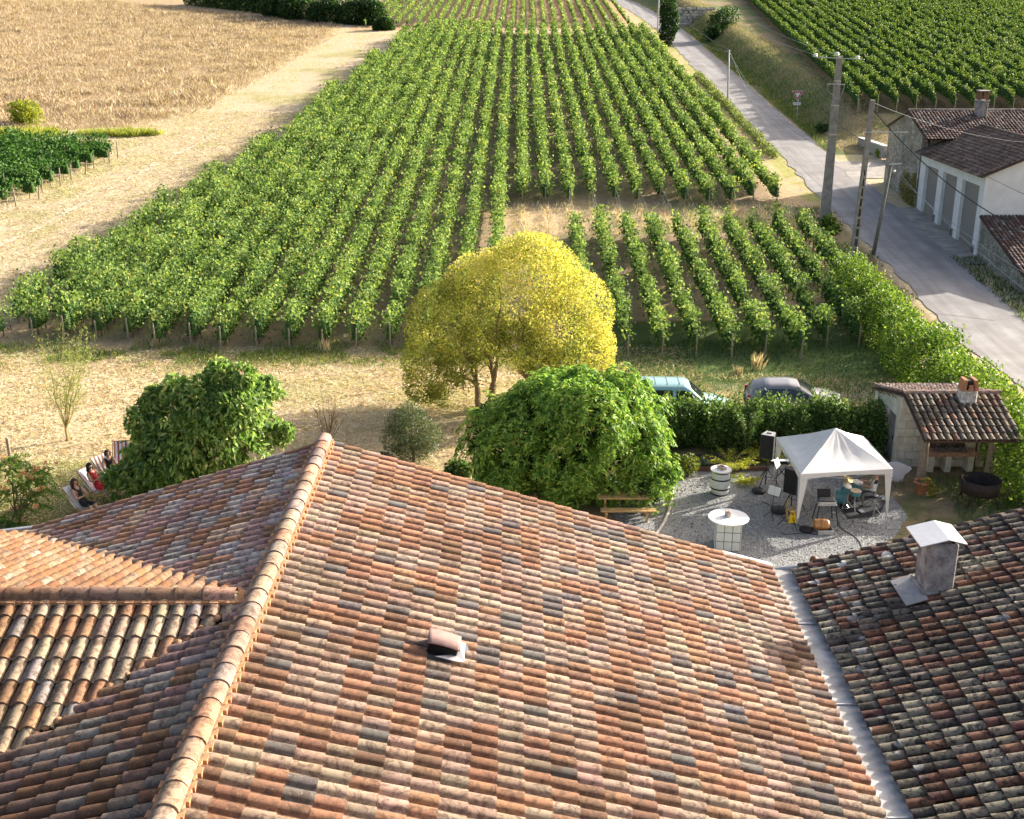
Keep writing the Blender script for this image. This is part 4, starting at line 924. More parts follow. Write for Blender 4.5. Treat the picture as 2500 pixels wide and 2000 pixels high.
cable('twisted cable linking the tall pole and the ladder-like pole', b1.lerp(Vector((t1.x, b1.y, t1.z)), .64), b2.lerp(t2, .76), .15, .022, M_wire)
cable('thick dark cable sweeping from the ladder-like pole past the garage doors', t2-Vector((0, 0, .5)), at_x(2560, 590, 27.5), .9, .032, M_wire)
cable('dark cable from the ladder-like pole to the stone house ridge', t2-Vector((0, 0, .15)), at_x(2560, 352, 33.5), .5, .02, M_wire)
cable('pale cable from the short leaning pole down across the garage front', t3, at_x(2520, 722, 29.0), .35, .018)
cable('second pale cable from the short leaning pole toward the lean-to', t3-Vector((0, 0, .3)), at_x(2540, 690, 29.2), .4, .014)
cable('thin dark cable along the garage gable to the right edge', at_x(2405, 428, XH-.1), at_x(2560, 500, XH-.1), .05, .015, M_wire)
# ------------------------------------------------------------------ road sign
sb = gp(1945, 292); sp = at_y(1947, 232, sb.y); sg = thing('yield_sign', 'red and white triangular give-way sign with a small plate on the bank', 'road sign', sb)
m = MB(); m.tube([sb-Vector((0, 0, .3)), (sb.x, sb.y, sp.z+.3)], .04, 8); m.build('post', M_zinc, sg)
def tri(s, y, dz=0):
    h_ = s*.866; return [(sp.x-s/2, y, sp.z+h_*.42), (sp.x+s/2, y, sp.z+h_*.42), (sp.x, y, sp.z-h_*.58)]
m = MB(); m.slab(list(reversed(tri(1.12, sb.y-.07))), (0, .03, 0)); m.build('border', M_white, sg)
m = MB(); m.slab(list(reversed(tri(1.0, sb.y-.075))), (0, .004, 0)); m.build('red_ring', plain('sign_red', (.45, .03, .06), .4, var=.05), sg)
m = MB(); m.slab(list(reversed([(a, b_-.006, c_+.0) for a, b_, c_ in tri(.58, sb.y-.075)])), (0, .004, 0)); m.build('white_field', M_white, sg)
m = MB(); m.box((sp.x, sb.y-.06, sp.z-.85), (.78, .03, .26)); m.build('plate', M_white, sg)
m = MB(); m.box((sp.x-.1, sb.y-.078, sp.z-.85), (.36, .004, .05)); m.box((sp.x+.18, sb.y-.078, sp.z-.85), (.1, .004, .05)); m.build('plate_lettering', plain('grey_print', (.4, .4, .4), .6), sg)
# low wall at the driveway
wa, wb = gp(2098, 352), gp(2160, 392)
lw = thing('low_wall', 'low white-topped concrete wall beside the driveway next to the stone house', 'wall', wb)
dv = (wb-wa).normalized(); rz = math.atan2(dv.y, dv.x); c_ = (wa+wb)/2
MB().box((c_.x, c_.y, c_.z+.35), ((wb-wa).length, .35, 1.0), rz).build('wall_body', plain('wall_render', (.45, .41, .35), .95, var=.3), lw)
MB().box((c_.x, c_.y, c_.z+.9), ((wb-wa).length+.15, .5, .1), rz).build('coping', plain('pale_coping', (.68, .63, .58), .8), lw)
MB().box((wb.x+.35, wb.y-.6, wb.z+.3), (.3, 2.2, .9), -.25).build('end_wall', plain('cream_render', (.62, .52, .38), .9), lw)
# stone retaining wall up the road, each stone a part
wl0 = gp(1652, 62); stw = thing('retaining_wall', 'dry stone retaining wall beside the road at the top of the photo', 'wall', (gp(1690, 60)))
M_stone = plain('pale_field_stone', (.50, .46, .40), .95, var=.3, scale=2)
e0, e1 = gp(1655, 66), Vector((gp(1712, 40).x-.8, gp(1655, 66).y+6, 0)); 
Ls = 6.4; dirw = Vector((1, .28, 0)).normalized(); rzw = math.atan2(dirw.y, dirw.x)
MB().box((e0.x+dirw.x*Ls/2, e0.y+dirw.y*Ls/2+.25, T(e0.x, e0.y)+1.4), (Ls, .4, 3.4), rzw).build('core', plain('dark_joint', (.2, .18, .15), .95), stw)
smesh = []
for k in range(4):
    m = MB(); m.box((0, 0, 0), (.66+.12*k, .3, .40+.05*(k % 3)), 0, .07); me = bpy.data.meshes.new('stone'); me.from_pydata([tuple(v) for v in m.v], [], m.f); me.materials.append(M_stone); smesh.append(me)
for r_ in range(7):
    s_ = .3*(r_ % 2)
    while s_ < Ls:
        me = random.choice(smesh); o = bpy.data.objects.new('stone', me); COL.objects.link(o); o.parent = stw
        p = Vector((e0.x+dirw.x*s_, e0.y+dirw.y*s_, T(e0.x, e0.y)+.05+.46*r_)); o.location = p-ROOT[stw]; o.rotation_euler = (random.uniform(-.08, .08), random.uniform(-.06, .06), rzw+random.uniform(-.06, .06)); s_ += random.uniform(.72, .98)
# ------------------------------------------------------------------ barbecue hut
HX0, HX1 = 14.62, 18.15; YR_, ZR_ = 41.0, 3.12; YEV = 38.4; ZEVH = 2.27; YBK = 44.7; SB = .25
hut = thing('barbecue_hut', 'small stone barbecue hut with mossy tiled roof on two wooden posts', 'hut', (16.3, 41.5, 0))
def ash_mat():
    m, nt, bs = newmat('pale_limestone'); oi = N(nt, 'ShaderNodeObjectInfo'); r_ = ramp(nt, [(0, (.64, .60, .52)), (.5, (.72, .69, .61)), (1, (.80, .77, .70))]); nt.links.new(oi.outputs['Random'], r_.inputs[0])
    n = noise(nt, 3.5, 5, .7, wpos(nt)); v = ramp(nt, [(.3, (.7, .69, .66)), (.7, (1.1, 1.1, 1.08))]); nt.links.new(n, v.inputs[0]); nt.links.new(mixc(nt, 1., r_.outputs[0], v.outputs[0], 'MULTIPLY'), bs.inputs['Base Color']); bs.inputs['Roughness'].default_value = .92; return m
M_ash = ash_mat()
M_joint = plain('lime_joint', (.58, .53, .45), .95)
FW = 41.45
MB().box((16.35, FW+.16, 1.42), (3.3, .26, 2.84)).build('front_wall_core', M_joint, hut)
m = MB(); m.slab([(14.86, FW, 0), (14.86, YBK-.2, 0), (14.86, YBK-.2, ZR_-SB*(YBK-.2-YR_)-.1), (14.86, FW, ZR_-.2)], (.24, 0, 0)); m.build('side_wall_core', M_joint, hut)
MB().box((16.4, YBK-.3, 1.05), (3.3, .3, 2.1)).build('rear_wall', M_ash, hut); MB().box((18.05, 43.0, 1.2), (.25, 3.1, 2.4)).build('end_wall', M_ash, hut)
hole = lambda x0, x1, z0, z1: (x1 > 15.98 and x0 < 17.35 and z1 > .72 and z0 < 1.75)
for r_ in range(9):
    x0 = 14.73-(.28 if r_ % 2 else 0); z0 = .01+.315*r_
    while x0 < 18.0:
        w_ = random.choice((.5, .56, .62)); a, b = max(x0, 14.73), min(x0+w_, 18.0); x0 += w_
        if b-a < .1 or hole(a, b, z0, z0+.31): continue
        m = MB(); m.box(((a+b)/2, FW+.02, z0+.155), (b-a-.02, .10+random.uniform(-.006, .006), .296), 0, .008); m.build('stone_block', M_ash, hut)
for r_ in range(9):
    y0 = FW+.08-(.25 if r_ % 2 else 0); z0 = .01+.315*r_
    while y0 < YBK-.2:
        w_ = random.choice((.5, .58, .64)); a, b = max(y0, FW+.08), min(y0+w_, YBK-.22); y0 += w_
        top = min(z0+.303, ZR_-SB*max(0, (b-YR_))-.16)
        if b-a < .08 or top-z0 < .08 or (b > 42.0 and a < 42.78 and z0 < 1.85): continue
        m = MB(); m.box((14.84, (a+b)/2, (z0+top)/2), (.10, b-a-.012, top-z0-.008), 0, .006); m.build('stone_block', M_ash, hut)
m = MB(); m.box((14.83, 42.38, .95), (.05, .72, 1.86)); dr = m.build('door', plain('grey_door_planks', (.22, .20, .18), .85, var=.3), hut); m = MB(); m.box((14.79, 42.12, .95), (.04, .04, .12)); m.build('handle', M_blackm, dr)
m = MB(); m.box((15.62, FW-.05, 1.62), (.42, .06, .05)); sh_ = m.build('niche_shelf', M_wood, hut)
m = MB(); m.box((15.62, FW-.034, 1.86), (.40, .02, .44)); m.build('niche', plain('sooty_stone', (.07, .06, .05), .95), hut)
# hearth
m = MB(); m.box((16.68, FW-.25, .74), (1.95, .75, .14)); m.build('hearth_slab', plain('brick_slab', (.42, .24, .17), .9, var=.2), hut)
for xx in (15.95, 16.6, 17.45): MB().box((xx, FW-.3, .335), (.22, .5, .66)).build('hearth_leg', M_ash, hut)
m = MB(); m.box((16.67, FW-.02, 1.28), (1.36, .06, .92)); m.build('fireback', MATS['sooty_stone'], hut)
for k in range(9):
    for j in range(6): MB().box((16.07+.15*j+.075*(k % 2), FW-.065, .86+.1*k), (.14, .03, .088)).build('firebrick', plain('sooty_brick', (.16, .10, .075), .95, var=.5), hut) if abs(j-2.6) > 1.3 or k > 6 else None
m = MB()
for k in range(60): m.ball((16.7+random.uniform(-.7, .7), FW-.3+random.uniform(-.22, .2), .83+random.uniform(0, .04)), random.uniform(.025, .06), 5, 3)
m.build('ash_and_embers', plain('ash', (.16, .15, .14), .95, var=.4), hut, kind='stuff')
MB().tube([(17.62, FW-.45, 0), (17.62, FW-.45, 2.5)], .035, 8).build('flue_pipe', M_rust, hut)
for (xx, yy) in ((15.2, 39.85), (17.75, 39.95)):
    m = MB(); m.tube([(xx, yy, -.05), (xx+.02, yy, 1.3), (xx, yy+.02, ZR_-.33*(YR_-yy)-.1)], [.17, .155, .15], 10); m.build('wooden_post', M_wood, hut)
MB().box((16.4, 39.9, 2.57), (3.4, .16, .18)).build('beam', M_wood, hut)
SFh = (ZR_-ZEVH)/(YR_-YEV)
rb = MB(); rb.slab([(HX0, YEV, ZEVH-.04), (HX1, YEV, ZEVH-.04), (HX1, YR_, ZR_-.04), (HX0, YR_, ZR_-.04)], (0, 0, -.06)); rb.slab([(HX0, YR_, ZR_-.042), (HX1, YR_, ZR_-.042), (HX1, YBK, ZR_-.04-SB*(YBK-YR_)), (HX0, YBK, ZR_-.04-SB*(YBK-YR_))], (0, 0, -.06))
hrf = rb.build('roof', M_deck, hut); ch_ = 1/math.sqrt(1+SFh**2); cbk = 1/math.sqrt(1+SB**2)
def col_hut(i, j, p): return pickc(i*2, j*2, [(.4, (.20, .165, .125)), (.3, (.14, .115, .09)), (.2, (.28, .22, .155)), (.1, (.24, .13, .09))], 71)
def col_hutb(i, j, p): return pickc(i*2, j*2, [(.4, (.36, .26, .21)), (.3, (.30, .18, .14)), (.3, (.42, .36, .31))], 73)
HT = tile_mesh('hut_tile', .255, .47, .20, .095, .035, canal=True)
E_ = slope_tiles((HX0, YR_, ZR_+.01), (1, 0, 0), (0, -ch_, -SFh*ch_), (0, -SFh*ch_, ch_), 14, 7, .253, .395, lambda x, y: True, col_hut, .012, .03)
E_ += slope_tiles((HX1, YR_, ZR_+.01), (-1, 0, 0), (0, cbk, -SB*cbk), (0, SB*cbk, cbk), 14, 10, .253, .385, lambda x, y: True, col_hutb, .012, .03)
emit_tiles(hrf, E_, HT, TMf, 300)
caps(hrf, (HX0-.02, YR_, ZR_+.06), (HX1+.05, YR_, ZR_+.06), .13, .40, [(.42, .30, .25), (.35, .28, .24)], mats=TM)
hc = at_y(2355, 985, YR_-.35); cx_ = hc.x
m = MB(); m.box((cx_, YR_-.45, 3.05), (.60, .52, .86), 0, .05); hch = m.build('chimney', plain('whitewashed_render', (.55, .53, .50), .95, var=.45, scale=7, bumpd=.02), hrf)
for sx in (-1, 1):
    m = MB(); m.slab([(cx_+sx*.24-.07, YR_-.72, 3.46), (cx_+sx*.24+.07, YR_-.72, 3.46), (cx_+sx*.18+.06, YR_-.69, 3.88), (cx_+sx*.18-.06, YR_-.69, 3.88)], (0, .46, 0)); m.build('chimney_tile', M_terra, hch)
m = MB(); m.slab([(cx_-.1, YR_-.77, 3.48), (cx_+.1, YR_-.77, 3.48), (cx_+.07, YR_-.75, 3.7), (cx_-.07, YR_-.75, 3.7)], (0, .04, 0)); m.build('chimney_tile', M_terra, hch); MB().box((cx_, YR_-.45, 3.64), (.24, .26, .36)).build('flue', M_black, hch)
# pot with plant
pp = gp(2248, 1206); pt = thing('flower_pot', 'terracotta flower pot with a yellowing plant in front of the hut', 'flower pot', pp)
m = MB(); m.lathe([(.15, 0), (.25, .42), (.30, .44), (.31, .52), (.26, .52), (.24, .44)], pp, 20, False); m.lathe([(.001, .0), (.15, 0)], pp, 20, False); m.build('pot', M_terra, pt, True)
m = MB(); m.lathe([(.001, .44), (.24, .44)], pp, 20, False); m.build('soil', M_bark, pt)
P, d = lobes_pts([pp+Vector((.12, -.1, .5)), pp+Vector((.3, -.22, .3)), pp+Vector((.32, -.28, .1))], [.2, .17, .15], 420, .2); foliage('foliage', P, d, .09, leafmat('yellowing_leaves', [(0, (.12, .17, .04)), (.6, (.35, .33, .07)), (1, (.6, .42, .12))]), pt)
# big iron fire bowl
bb = gp(2388, 1228); fb = thing('fire_bowl', 'large round rusty iron barbecue drum on legs beside the hut', 'barbecue', bb)
m = MB(); m.lathe([(.60, .42), (.67, .50), (.69, .94), (.66, .94), (.64, .55), (.02, .50)], bb, 36, False); m.lathe([(.001, .42), (.60, .42)], bb, 36, False); m.build('drum', M_rust, fb, True)
for a in (.6, 2.2, 3.9, 5.4): m = MB(); m.tube([bb+Vector((.6*math.cos(a), .6*math.sin(a), .45)), bb+Vector((.78*math.cos(a), .78*math.sin(a), 0))], .03, 6); m.build('leg', M_rust, fb)
m = MB(); 
for k in range(70): a = random.random()*6.3; r_ = random.random()*.58; m.ball(bb+Vector((r_*math.cos(a), r_*math.sin(a), .55+random.uniform(0, .05))), random.uniform(.03, .07), 5, 3)
m.build('charcoal', plain('charcoal', (.03, .028, .026), .95, var=.5), fb, kind='stuff')
# white cloud-shaped board
cq = gp(2186, 1176); cl = MB(); outline = []
for k in range(40):
    t = 2*math.pi*k/40; 
    outline.append((cq.x+.55*math.cos(t)*(1+.0*math.sin(3*t)), cq.z+.42+.24*math.sin(t)+.12*abs(math.cos(1.5*t+.4))-(.24 if (4.2 < t < 5.2) else 0)))
cl.slab([(a, cq.y, b) for a, b in reversed(outline)], (0, .08, 0)); o = cl.build('cloud_board', plain('lilac_white', (.72, .72, .80), .7, var=.03), at=cq); tag(o, 'white cloud-shaped cushion standing on the ground behind the gazebo leg', 'cushion')
# ------------------------------------------------------------------ barrel and cube bar tables
bq = gp(1757, 1205); br = thing('barrel_table', 'white painted barrel with black hoops and a small round top', 'barrel table', bq)
m = MB(); m.lathe([(.29, 0), (.335, .2), (.365, .46), (.335, .74), (.29, .92)], bq, 28); m.build('barrel', plain('pale_barrel_paint', (.66, .70, .68), .6, var=.06), br, True)
for z_, r_ in ((.03, .297), (.27, .352), (.63, .352), (.88, .302)): m = MB(); m.lathe([(r_, z_-.025), (r_+.008, z_-.025), (r_+.008, z_+.025), (r_, z_+.025)], bq, 28, False); m.build('hoop', M_blackm, br)
m = MB(); m.lathe([(.001, .925), (.38, .925), (.385, .95), (.38, .975), (.001, .975)], bq, 32, False); m.build('table_top', M_white, br)
bx = gp(1775, 1346); bx = Vector((bx.x+.06, bx.y+.42, 0)); ct = thing('cube_table', 'white gridded cube with a wide round white table top near the roof edge', 'bar table', bx)
M_cube = plain('pale_mint_panel', (.68, .74, .71), .55, var=.05); HB = 1.0
MB().box((bx.x, bx.y, HB/2), (.80, .80, HB-.02), -.12).build('core', plain('dark_gap', (.05, .045, .05), .7), ct)
for f_ in range(4):
    ry = Matrix.Translation((bx.x, bx.y, 0)) @ Matrix.Rotation(f_*math.pi/2-.12, 4, 'Z')
    for i in range(3):
        for j in range(3):
            m = MB(ry); m.box((-.265+.265*i, -.405, .17+.325*j), (.245, .03, .30)); m.build('panel', M_cube, ct)
tt = at_z(1770, 1266, HB+.04); bx2 = Vector((bx.x, bx.y, 0))
m = MB(); m.lathe([(.001, HB), (.655, HB), (.665, HB+.02), (.655, HB+.04), (.001, HB+.04)], bx2, 48, False); m.build('table_top', M_white, ct)
m = MB(); m.box((bx.x-.02, bx.y+.05, HB+.125), (.13, .24, .17), .15); o = m.build('card_box', plain('tan_card', (.45, .36, .30), .8), at=(bx.x, bx.y+.05, HB+.04)); tag(o, 'small tan box standing on the wide round table top', 'box'); 
m = MB(); m.box((bx.x-.02, bx.y-.02, HB+.215), (.08, .1, .012), .15); m.build('opening', plain('dark_opening', (.06, .05, .08), .6), o)
m = MB(); m.box((bq.x+.02, bq.y, 1.03), (.17, .34, .11), .5); o = m.build('wood_block', plain('tan_wood_block', (.50, .38, .31), .8), at=(bq.x, bq.y, .975)); tag(o, 'small wooden block lying on the barrel top', 'block')
m = MB(); m.box((bq.x+.02, bq.y, 1.088), (.1, .2, .01), .5); m.build('recess', MATS['dark_opening'], o)
# ------------------------------------------------------------------ gazebo
GZH = 2.05
c4 = [at_z(1955, 1158, GZH), at_z(2180, 1145, GZH), at_z(2108, 1065, GZH), at_z(1896, 1068, GZH)]
gc = sum(c4, Vector())/4; gz = thing('gazebo', 'white pop-up gazebo with pointed canopy over the drum kit', 'gazebo', (gc.x, gc.y, 0))
m = MB(); pkz = .95; nr, nc = 14, 14
for k in range(4):
    A, B = c4[k], c4[(k+1) % 4]; vs_ = []
    for r_ in range(nr+1):
        for c_ in range(nc+1):
            t, s_ = r_/nr, c_/nc; e_ = A.lerp(B, s_); x_ = gc.x+(e_.x-gc.x)*t; y_ = gc.y+(e_.y-gc.y)*t
            h_ = float(np.interp(t, [0, .42, 1], [pkz, .50, 0])); sg = math.sin(math.pi*s_)
            wr = .022*math.sin(9*s_*math.pi+4*t)*t*(1-t)*3*sg*(.5+vnoise(s_*6, t*6, k))
            vs_.append((x_, y_, GZH+h_-.16*sg*math.sin(math.pi*min(1, t*1.05))*t+wr-.02*sg*(t > .97)))
    m.add(vs_, [(r_*(nc+1)+c_, (r_+1)*(nc+1)+c_, (r_+1)*(nc+1)+c_+1, r_*(nc+1)+c_+1) for r_ in range(nr) for c_ in range(nc)])
cn = m.build('canopy', M_cloth, gz, True)
M_cl2 = M_cloth
for k in range(4):
    a, b = c4[k], c4[(k+1) % 4]; m = MB(); q = 12; vs_ = []
    for i in range(q+1):
        p = a.lerp(b, i/q); dip = .20-.07*math.sin(math.pi*i/q); o_ = (Vector((p.x, p.y, 0))-Vector((gc.x, gc.y, 0))).normalized()*.012
        vs_ += [(p.x+o_.x, p.y+o_.y, GZH+.005), (p.x+o_.x, p.y+o_.y, GZH-dip)]
    m.add(vs_, [(2*i, 2*i+2, 2*i+3, 2*i+1) for i in range(q)]); m.build('valance', M_cl2, gz)
for k in range(4):
    c_ = c4[k]; dx = (Vector((gc.x, gc.y, 0))-Vector((c_.x, c_.y, 0))).normalized(); 
    m = MB(); m.tube([(c_.x+dx.x*.04, c_.y+dx.y*.04, 0), (c_.x+dx.x*.04, c_.y+dx.y*.04, GZH)], .018, 6); m.build('leg', M_alu, gz)
    a = (c4[(k+1) % 4]-c_).normalized(); b = (c4[(k-1) % 4]-c_).normalized(); m = MB()
    for dd in (a, b): m.add([(c_.x, c_.y, GZH-.05), tuple(c_+dd*.27-Vector((0, 0, .17))), tuple(Vector((c_.x, c_.y, .42))+dd*.06), (c_.x, c_.y, .40)], [(0, 1, 2, 3)])
    m.build('corner_curtain', M_cl2, gz)
m = MB()
for k in range(4):
    a, b = c4[k], c4[(k+1) % 4]; mid_ = (a+b)/2
    for s0, s1 in ((a, mid_), (mid_, b)):
        m.tube([(s0.x, s0.y, GZH-.03), (s1.x, s1.y, GZH-.25)], .010, 4); m.tube([(s0.x, s0.y, GZH-.25), (s1.x, s1.y, GZH-.03)], .010, 4)
    m.tube([(a.x, a.y, GZH-.02), (gc.x, gc.y, GZH+.86)], .012, 4)
m.build('scissor_frame', M_alu, gz)
# ------------------------------------------------------------------ sound gear
def speaker(bp, zc, label, yaw):
    st = thing('speaker_stand', label[1], 'speaker stand', bp)
    MB().tube([bp+Vector((0, 0, .08)), bp+Vector((0, 0, zc-.42))], .02, 8).build('pole', M_black, st)
    for k in range(3):
        a = yaw+2.1*k+.3; m = MB(); m.tube([bp+Vector((0, 0, .75)), bp+Vector((.5*math.cos(a), .5*math.sin(a), .02))], .016, 6); m.build('leg', M_black, st)
        m = MB(); m.tube([bp+Vector((0, 0, .35)), bp+Vector((.28*math.cos(a), .28*math.sin(a), .34))], .010, 5); m.build('brace', M_black, st)
    sp_ = thing('loudspeaker', label[0], 'loudspeaker', bp+Vector((0, 0, zc-.455)))
    M = Matrix.Translation(bp+Vector((0, 0, zc))) @ Matrix.Rotation(yaw, 4, 'Z') @ Matrix.Scale(1.38, 4)
    m = MB(M); m.prism([(-.18, -.16), (.18, -.16), (.13, .17), (-.13, .17)], .66, -.33); m.build('cabinet', plain('charcoal_cabinet', (.035, .035, .038), .55), sp_)
    m = MB(M); m.box((0, -.166, 0), (.32, .012, .6)); m.build('grille', plain('grille_black', (.018, .018, .02), .8), sp_)
    m = MB(M); m.prism([(-.175, -.155), (.175, -.155), (.125, .165), (-.125, .165)], .012, .331); m.build('top_panel', plain('grey_plastic', (.32, .32, .33), .6), sp_); m = MB(M); m.box((0, 0, .352), (.12, .03, .025)); m.build('handle', M_black, sp_)
s1 = at_y(1876, 1088, 39.6); s2 = at_y(1937, 1172, 37.6)
speaker(Vector((s1.x, 39.6, 0)), s1.z, ('black loudspeaker on a tall stand at the gazebo\'s far left corner', 'black tripod stand under the far left loudspeaker'), -.5)
speaker(Vector((s2.x, 37.6, 0)), s2.z, ('black loudspeaker on a stand at the gazebo\'s near left corner', 'black tripod stand under the near left loudspeaker'), -.75)
def music_stand(bp, label, yaw, sheet=True, h=1.15):
    t = thing('music_stand', label, 'music stand', bp)
    MB().tube([bp+Vector((0, 0, .05)), bp+Vector((0, 0, h))], .012, 6).build('pole', M_black, t)
    for k in range(3): a = 2.1*k+.5; m = MB(); m.tube([bp+Vector((0, 0, .3)), bp+Vector((.3*math.cos(a), .3*math.sin(a), .01))], .010, 5); m.build('leg', M_black, t)
    M = Matrix.Translation(bp+Vector((0, 0, h))) @ Matrix.Rotation(yaw, 4, 'Z') @ Matrix.Rotation(R(-22), 4, 'X')
    m = MB(M); m.box((0, .01, .08), (.50, .012, .34)); m.build('desk', M_black, t)
    for sx in (-1, 1):
        m = MB(M); m.box((sx*.118, -.004, .09), (.225, .006, .31)); sh = m.build('sheet', M_white, t); m = MB(M)
        for k in range(7): m.box((sx*.118, -.0085, -.02+.036*k), (.18, .002, .006))
        m.build('print', plain('grey_print', (.4, .4, .4), .6), sh)
ms1 = gp(1893, 1208); music_stand(ms1, 'music stand with white sheets leaning between the two loudspeakers', 1.05)
ms2 = gp(1884, 1266); music_stand(ms2, 'music stand with a tilted white sheet nearest the barrel', -.75, h=.95)
# saxophone on a stand with yellow cloth, cymbal-like bases and tripod
sx_ = gp(1928, 1285); sxs = thing('saxophone_on_stand', 'brass saxophone on a tripod stand with a bright yellow cloth hanging', 'saxophone', sx_)
for k in range(3): a = 2.1*k-1.2; m = MB(); m.tube([sx_+Vector((0, 0, .55)), sx_+Vector((.42*math.cos(a), .42*math.sin(a), .01))], .014, 6); m.build('leg', M_black, sxs)
m = MB(); q = sx_; m.tube([q+Vector((-.12, 0, 1.02)), q+Vector((-.16, 0, .95)), q+Vector((-.15, 0, .6)), q+Vector((-.12, 0, .35)), q+Vector((-.03, -.03, .26)), q+Vector((.04, -.06, .36)), q+Vector((.02, -.10, .58)), q+Vector((-.02, -.16, .68))], [.012, .018, .03, .04, .045, .05, .07, .11], 10); m.build('body', M_brass, sxs, True)
m = MB(); m.lathe([(.10, 0), (.125, .02)], q+Vector((-.03, -.17, .68)), 16, False); m.build('bell_rim', M_white, sxs)
m = MB()
for k in range(8): m.tube([q+Vector((-.18, -.03, .5+.055*k)), q+Vector((-.13, -.05, .5+.055*k))], .014, 5)
m.build('keys', M_brass, sxs)
m = MB(); V = []; 
for i in range(7):
    for j in range(9): s_, t_ = i/6, j/8; V.append((q.x+.02+(.10+.20*t_)*(s_-.5)+.02, q.y-.13-.03*math.sin(6*s_)*t_, q.z+.70-.52*t_))
m.add(V, [(i*9+j, (i+1)*9+j, (i+1)*9+j+1, i*9+j+1) for i in range(6) for j in range(8)]); m.build('yellow_cloth', plain('yellow_cloth_m', (.75, .52, .01), .7, var=.08), sxs, True)
# mixer table
mt = gp(2012, 1275); mx = thing('mixer_table', 'folding table with black legs carrying an audio mixer in a flight case', 'table', mt)
for ax, ay in ((-.34, -.25), (.34, -.25), (-.30, .22), (.30, .22)): m = MB(); m.tube([mt+Vector((ax*1.15, ay*1.25, 0)), mt+Vector((ax*.8, ay*.9, .72))], .017, 6); m.build('leg', M_black, mx)
MB().box(mt+Vector((0, 0, .74)), (.66, .5, .03)).build('table_top', M_alu, mx)
mxr = thing('audio_mixer', 'open flight case with a black mixing desk on the folding table', 'mixer', mt+Vector((0, 0, .757)))
m = MB(); m.box(mt+Vector((0, 0, .80)), (.60, .44, .085)); m.build('case', M_alu, mxr); m = MB(); m.box(mt+Vector((0, .01, .85)), (.55, .38, .03)); m.build('desk', M_black, mxr)
m = MB()
for i in range(8):
    for j in range(4): m.box(mt+Vector((-.23+.065*i, -.13+.08*j, .872)), (.018, .018, .02))
m.build('knobs', plain('knob_grey', (.4, .42, .44), .5), mxr); m = MB(); m.slab([mt+Vector((-.26, .2, .86)), mt+Vector((.2, .2, .86)), mt+Vector((.2, .30, 1.12)), mt+Vector((-.26, .30, 1.12))], (0, .02, 0)); m.build('lid', M_black, mxr)
# case with copper coloured horn
cs_ = gp(2010, 1303); cs_.y += .12; fc = thing('flight_case', 'open shallow flight case tray with metal edges on the gravel', 'case', cs_)
m = MB(); m.box(cs_+Vector((.05, 0, .015)), (.5, .5, .03)); m.build('base', M_black, fc)
for a in ((.05, -.25, .50, .02), (.05, .25, .50, .02), (-.2, 0, .02, .5), (.3, 0, .02, .5)): m = MB(); m.box(cs_+Vector((a[0], a[1], .09)), (a[2], a[3], .16)); m.build('side', M_alu, fc)
m = MB(); m.tube([cs_+Vector((-.32, .05, .27)), cs_+Vector((-.28, .05, .27)), cs_+Vector((-.02, .03, .28)), cs_+Vector((.14, .02, .28)), cs_+Vector((.2, .02, .28))], [.12, .18, .19, .18, .13], 18); o = m.build('hand_drum', plain('copper_wood', (.52, .26, .10), .3, .3, var=.2), at=cs_+Vector((-.1, .03, .1))); tag(o, 'shiny copper-brown hand drum lying on the open flight case', 'drum')
m = MB(); m.tube([cs_+Vector((-.05, .03, .28)), cs_+Vector((-.02, .03, .28))], .196, 18); m.build('band', M_brass, o)
# small stool-like dark bags
def lump(name, label, cat, p, r, mat, sc3): m = MB(); m.ball(p+Vector((0, 0, r*sc3[2]*.9)), r, 12, 8, sc3); 
for nm, lb, pxx, r_ in (('cable_bag', 'small black cable bag on the gravel left of the far speaker stand', (1852, 1203), .26), ('cable_bag', 'black bag on the gravel by the gazebo front leg', (1968, 1297), .24), ('cable_bag', 'black bag between the tilted music stand and the saxophone', (1903, 1250), .32)):
    p = gp(*pxx); m = MB(); m.lathe([(.01, 0), (r_*.8, .0), (r_, .06), (r_*.95, .12), (r_*.5, .16), (.01, .17)], p, 14, False); o = m.build(nm, M_black, at=p, smooth=True); tag(o, lb, 'bag'); m = MB(); m.tube([p+Vector((-.1, 0, .15)), p+Vector((0, 0, .24)), p+Vector((.1, 0, .15))], .012, 5); m.build('handle', M_black, o)
for k, (a, b, lb) in enumerate((((1862, 1230), (1960, 1290), 'black audio cable curving over gravel from the speaker to the front leg'), ((1960, 1305), (2040, 1300), 'black audio cable lying below the mixer table'), ((1900, 1300), (1965, 1310), 'black cable looping in front of the saxophone tripod'), ((2045, 1270), (2110, 1350), 'thin black cable trailing toward the dark roof'))):
    A, B = gp(*a), gp(*b); m = MB(); pts = []
    for i in range(16): t = i/15; p = A.lerp(B, t); pts.append((p.x+.12*math.sin(7*t+k), p.y+.12*math.cos(5*t+k), .025))
    m.tube(pts, .012, 4); tag(m.build('audio_cable', M_black, at=A), lb, 'cable')
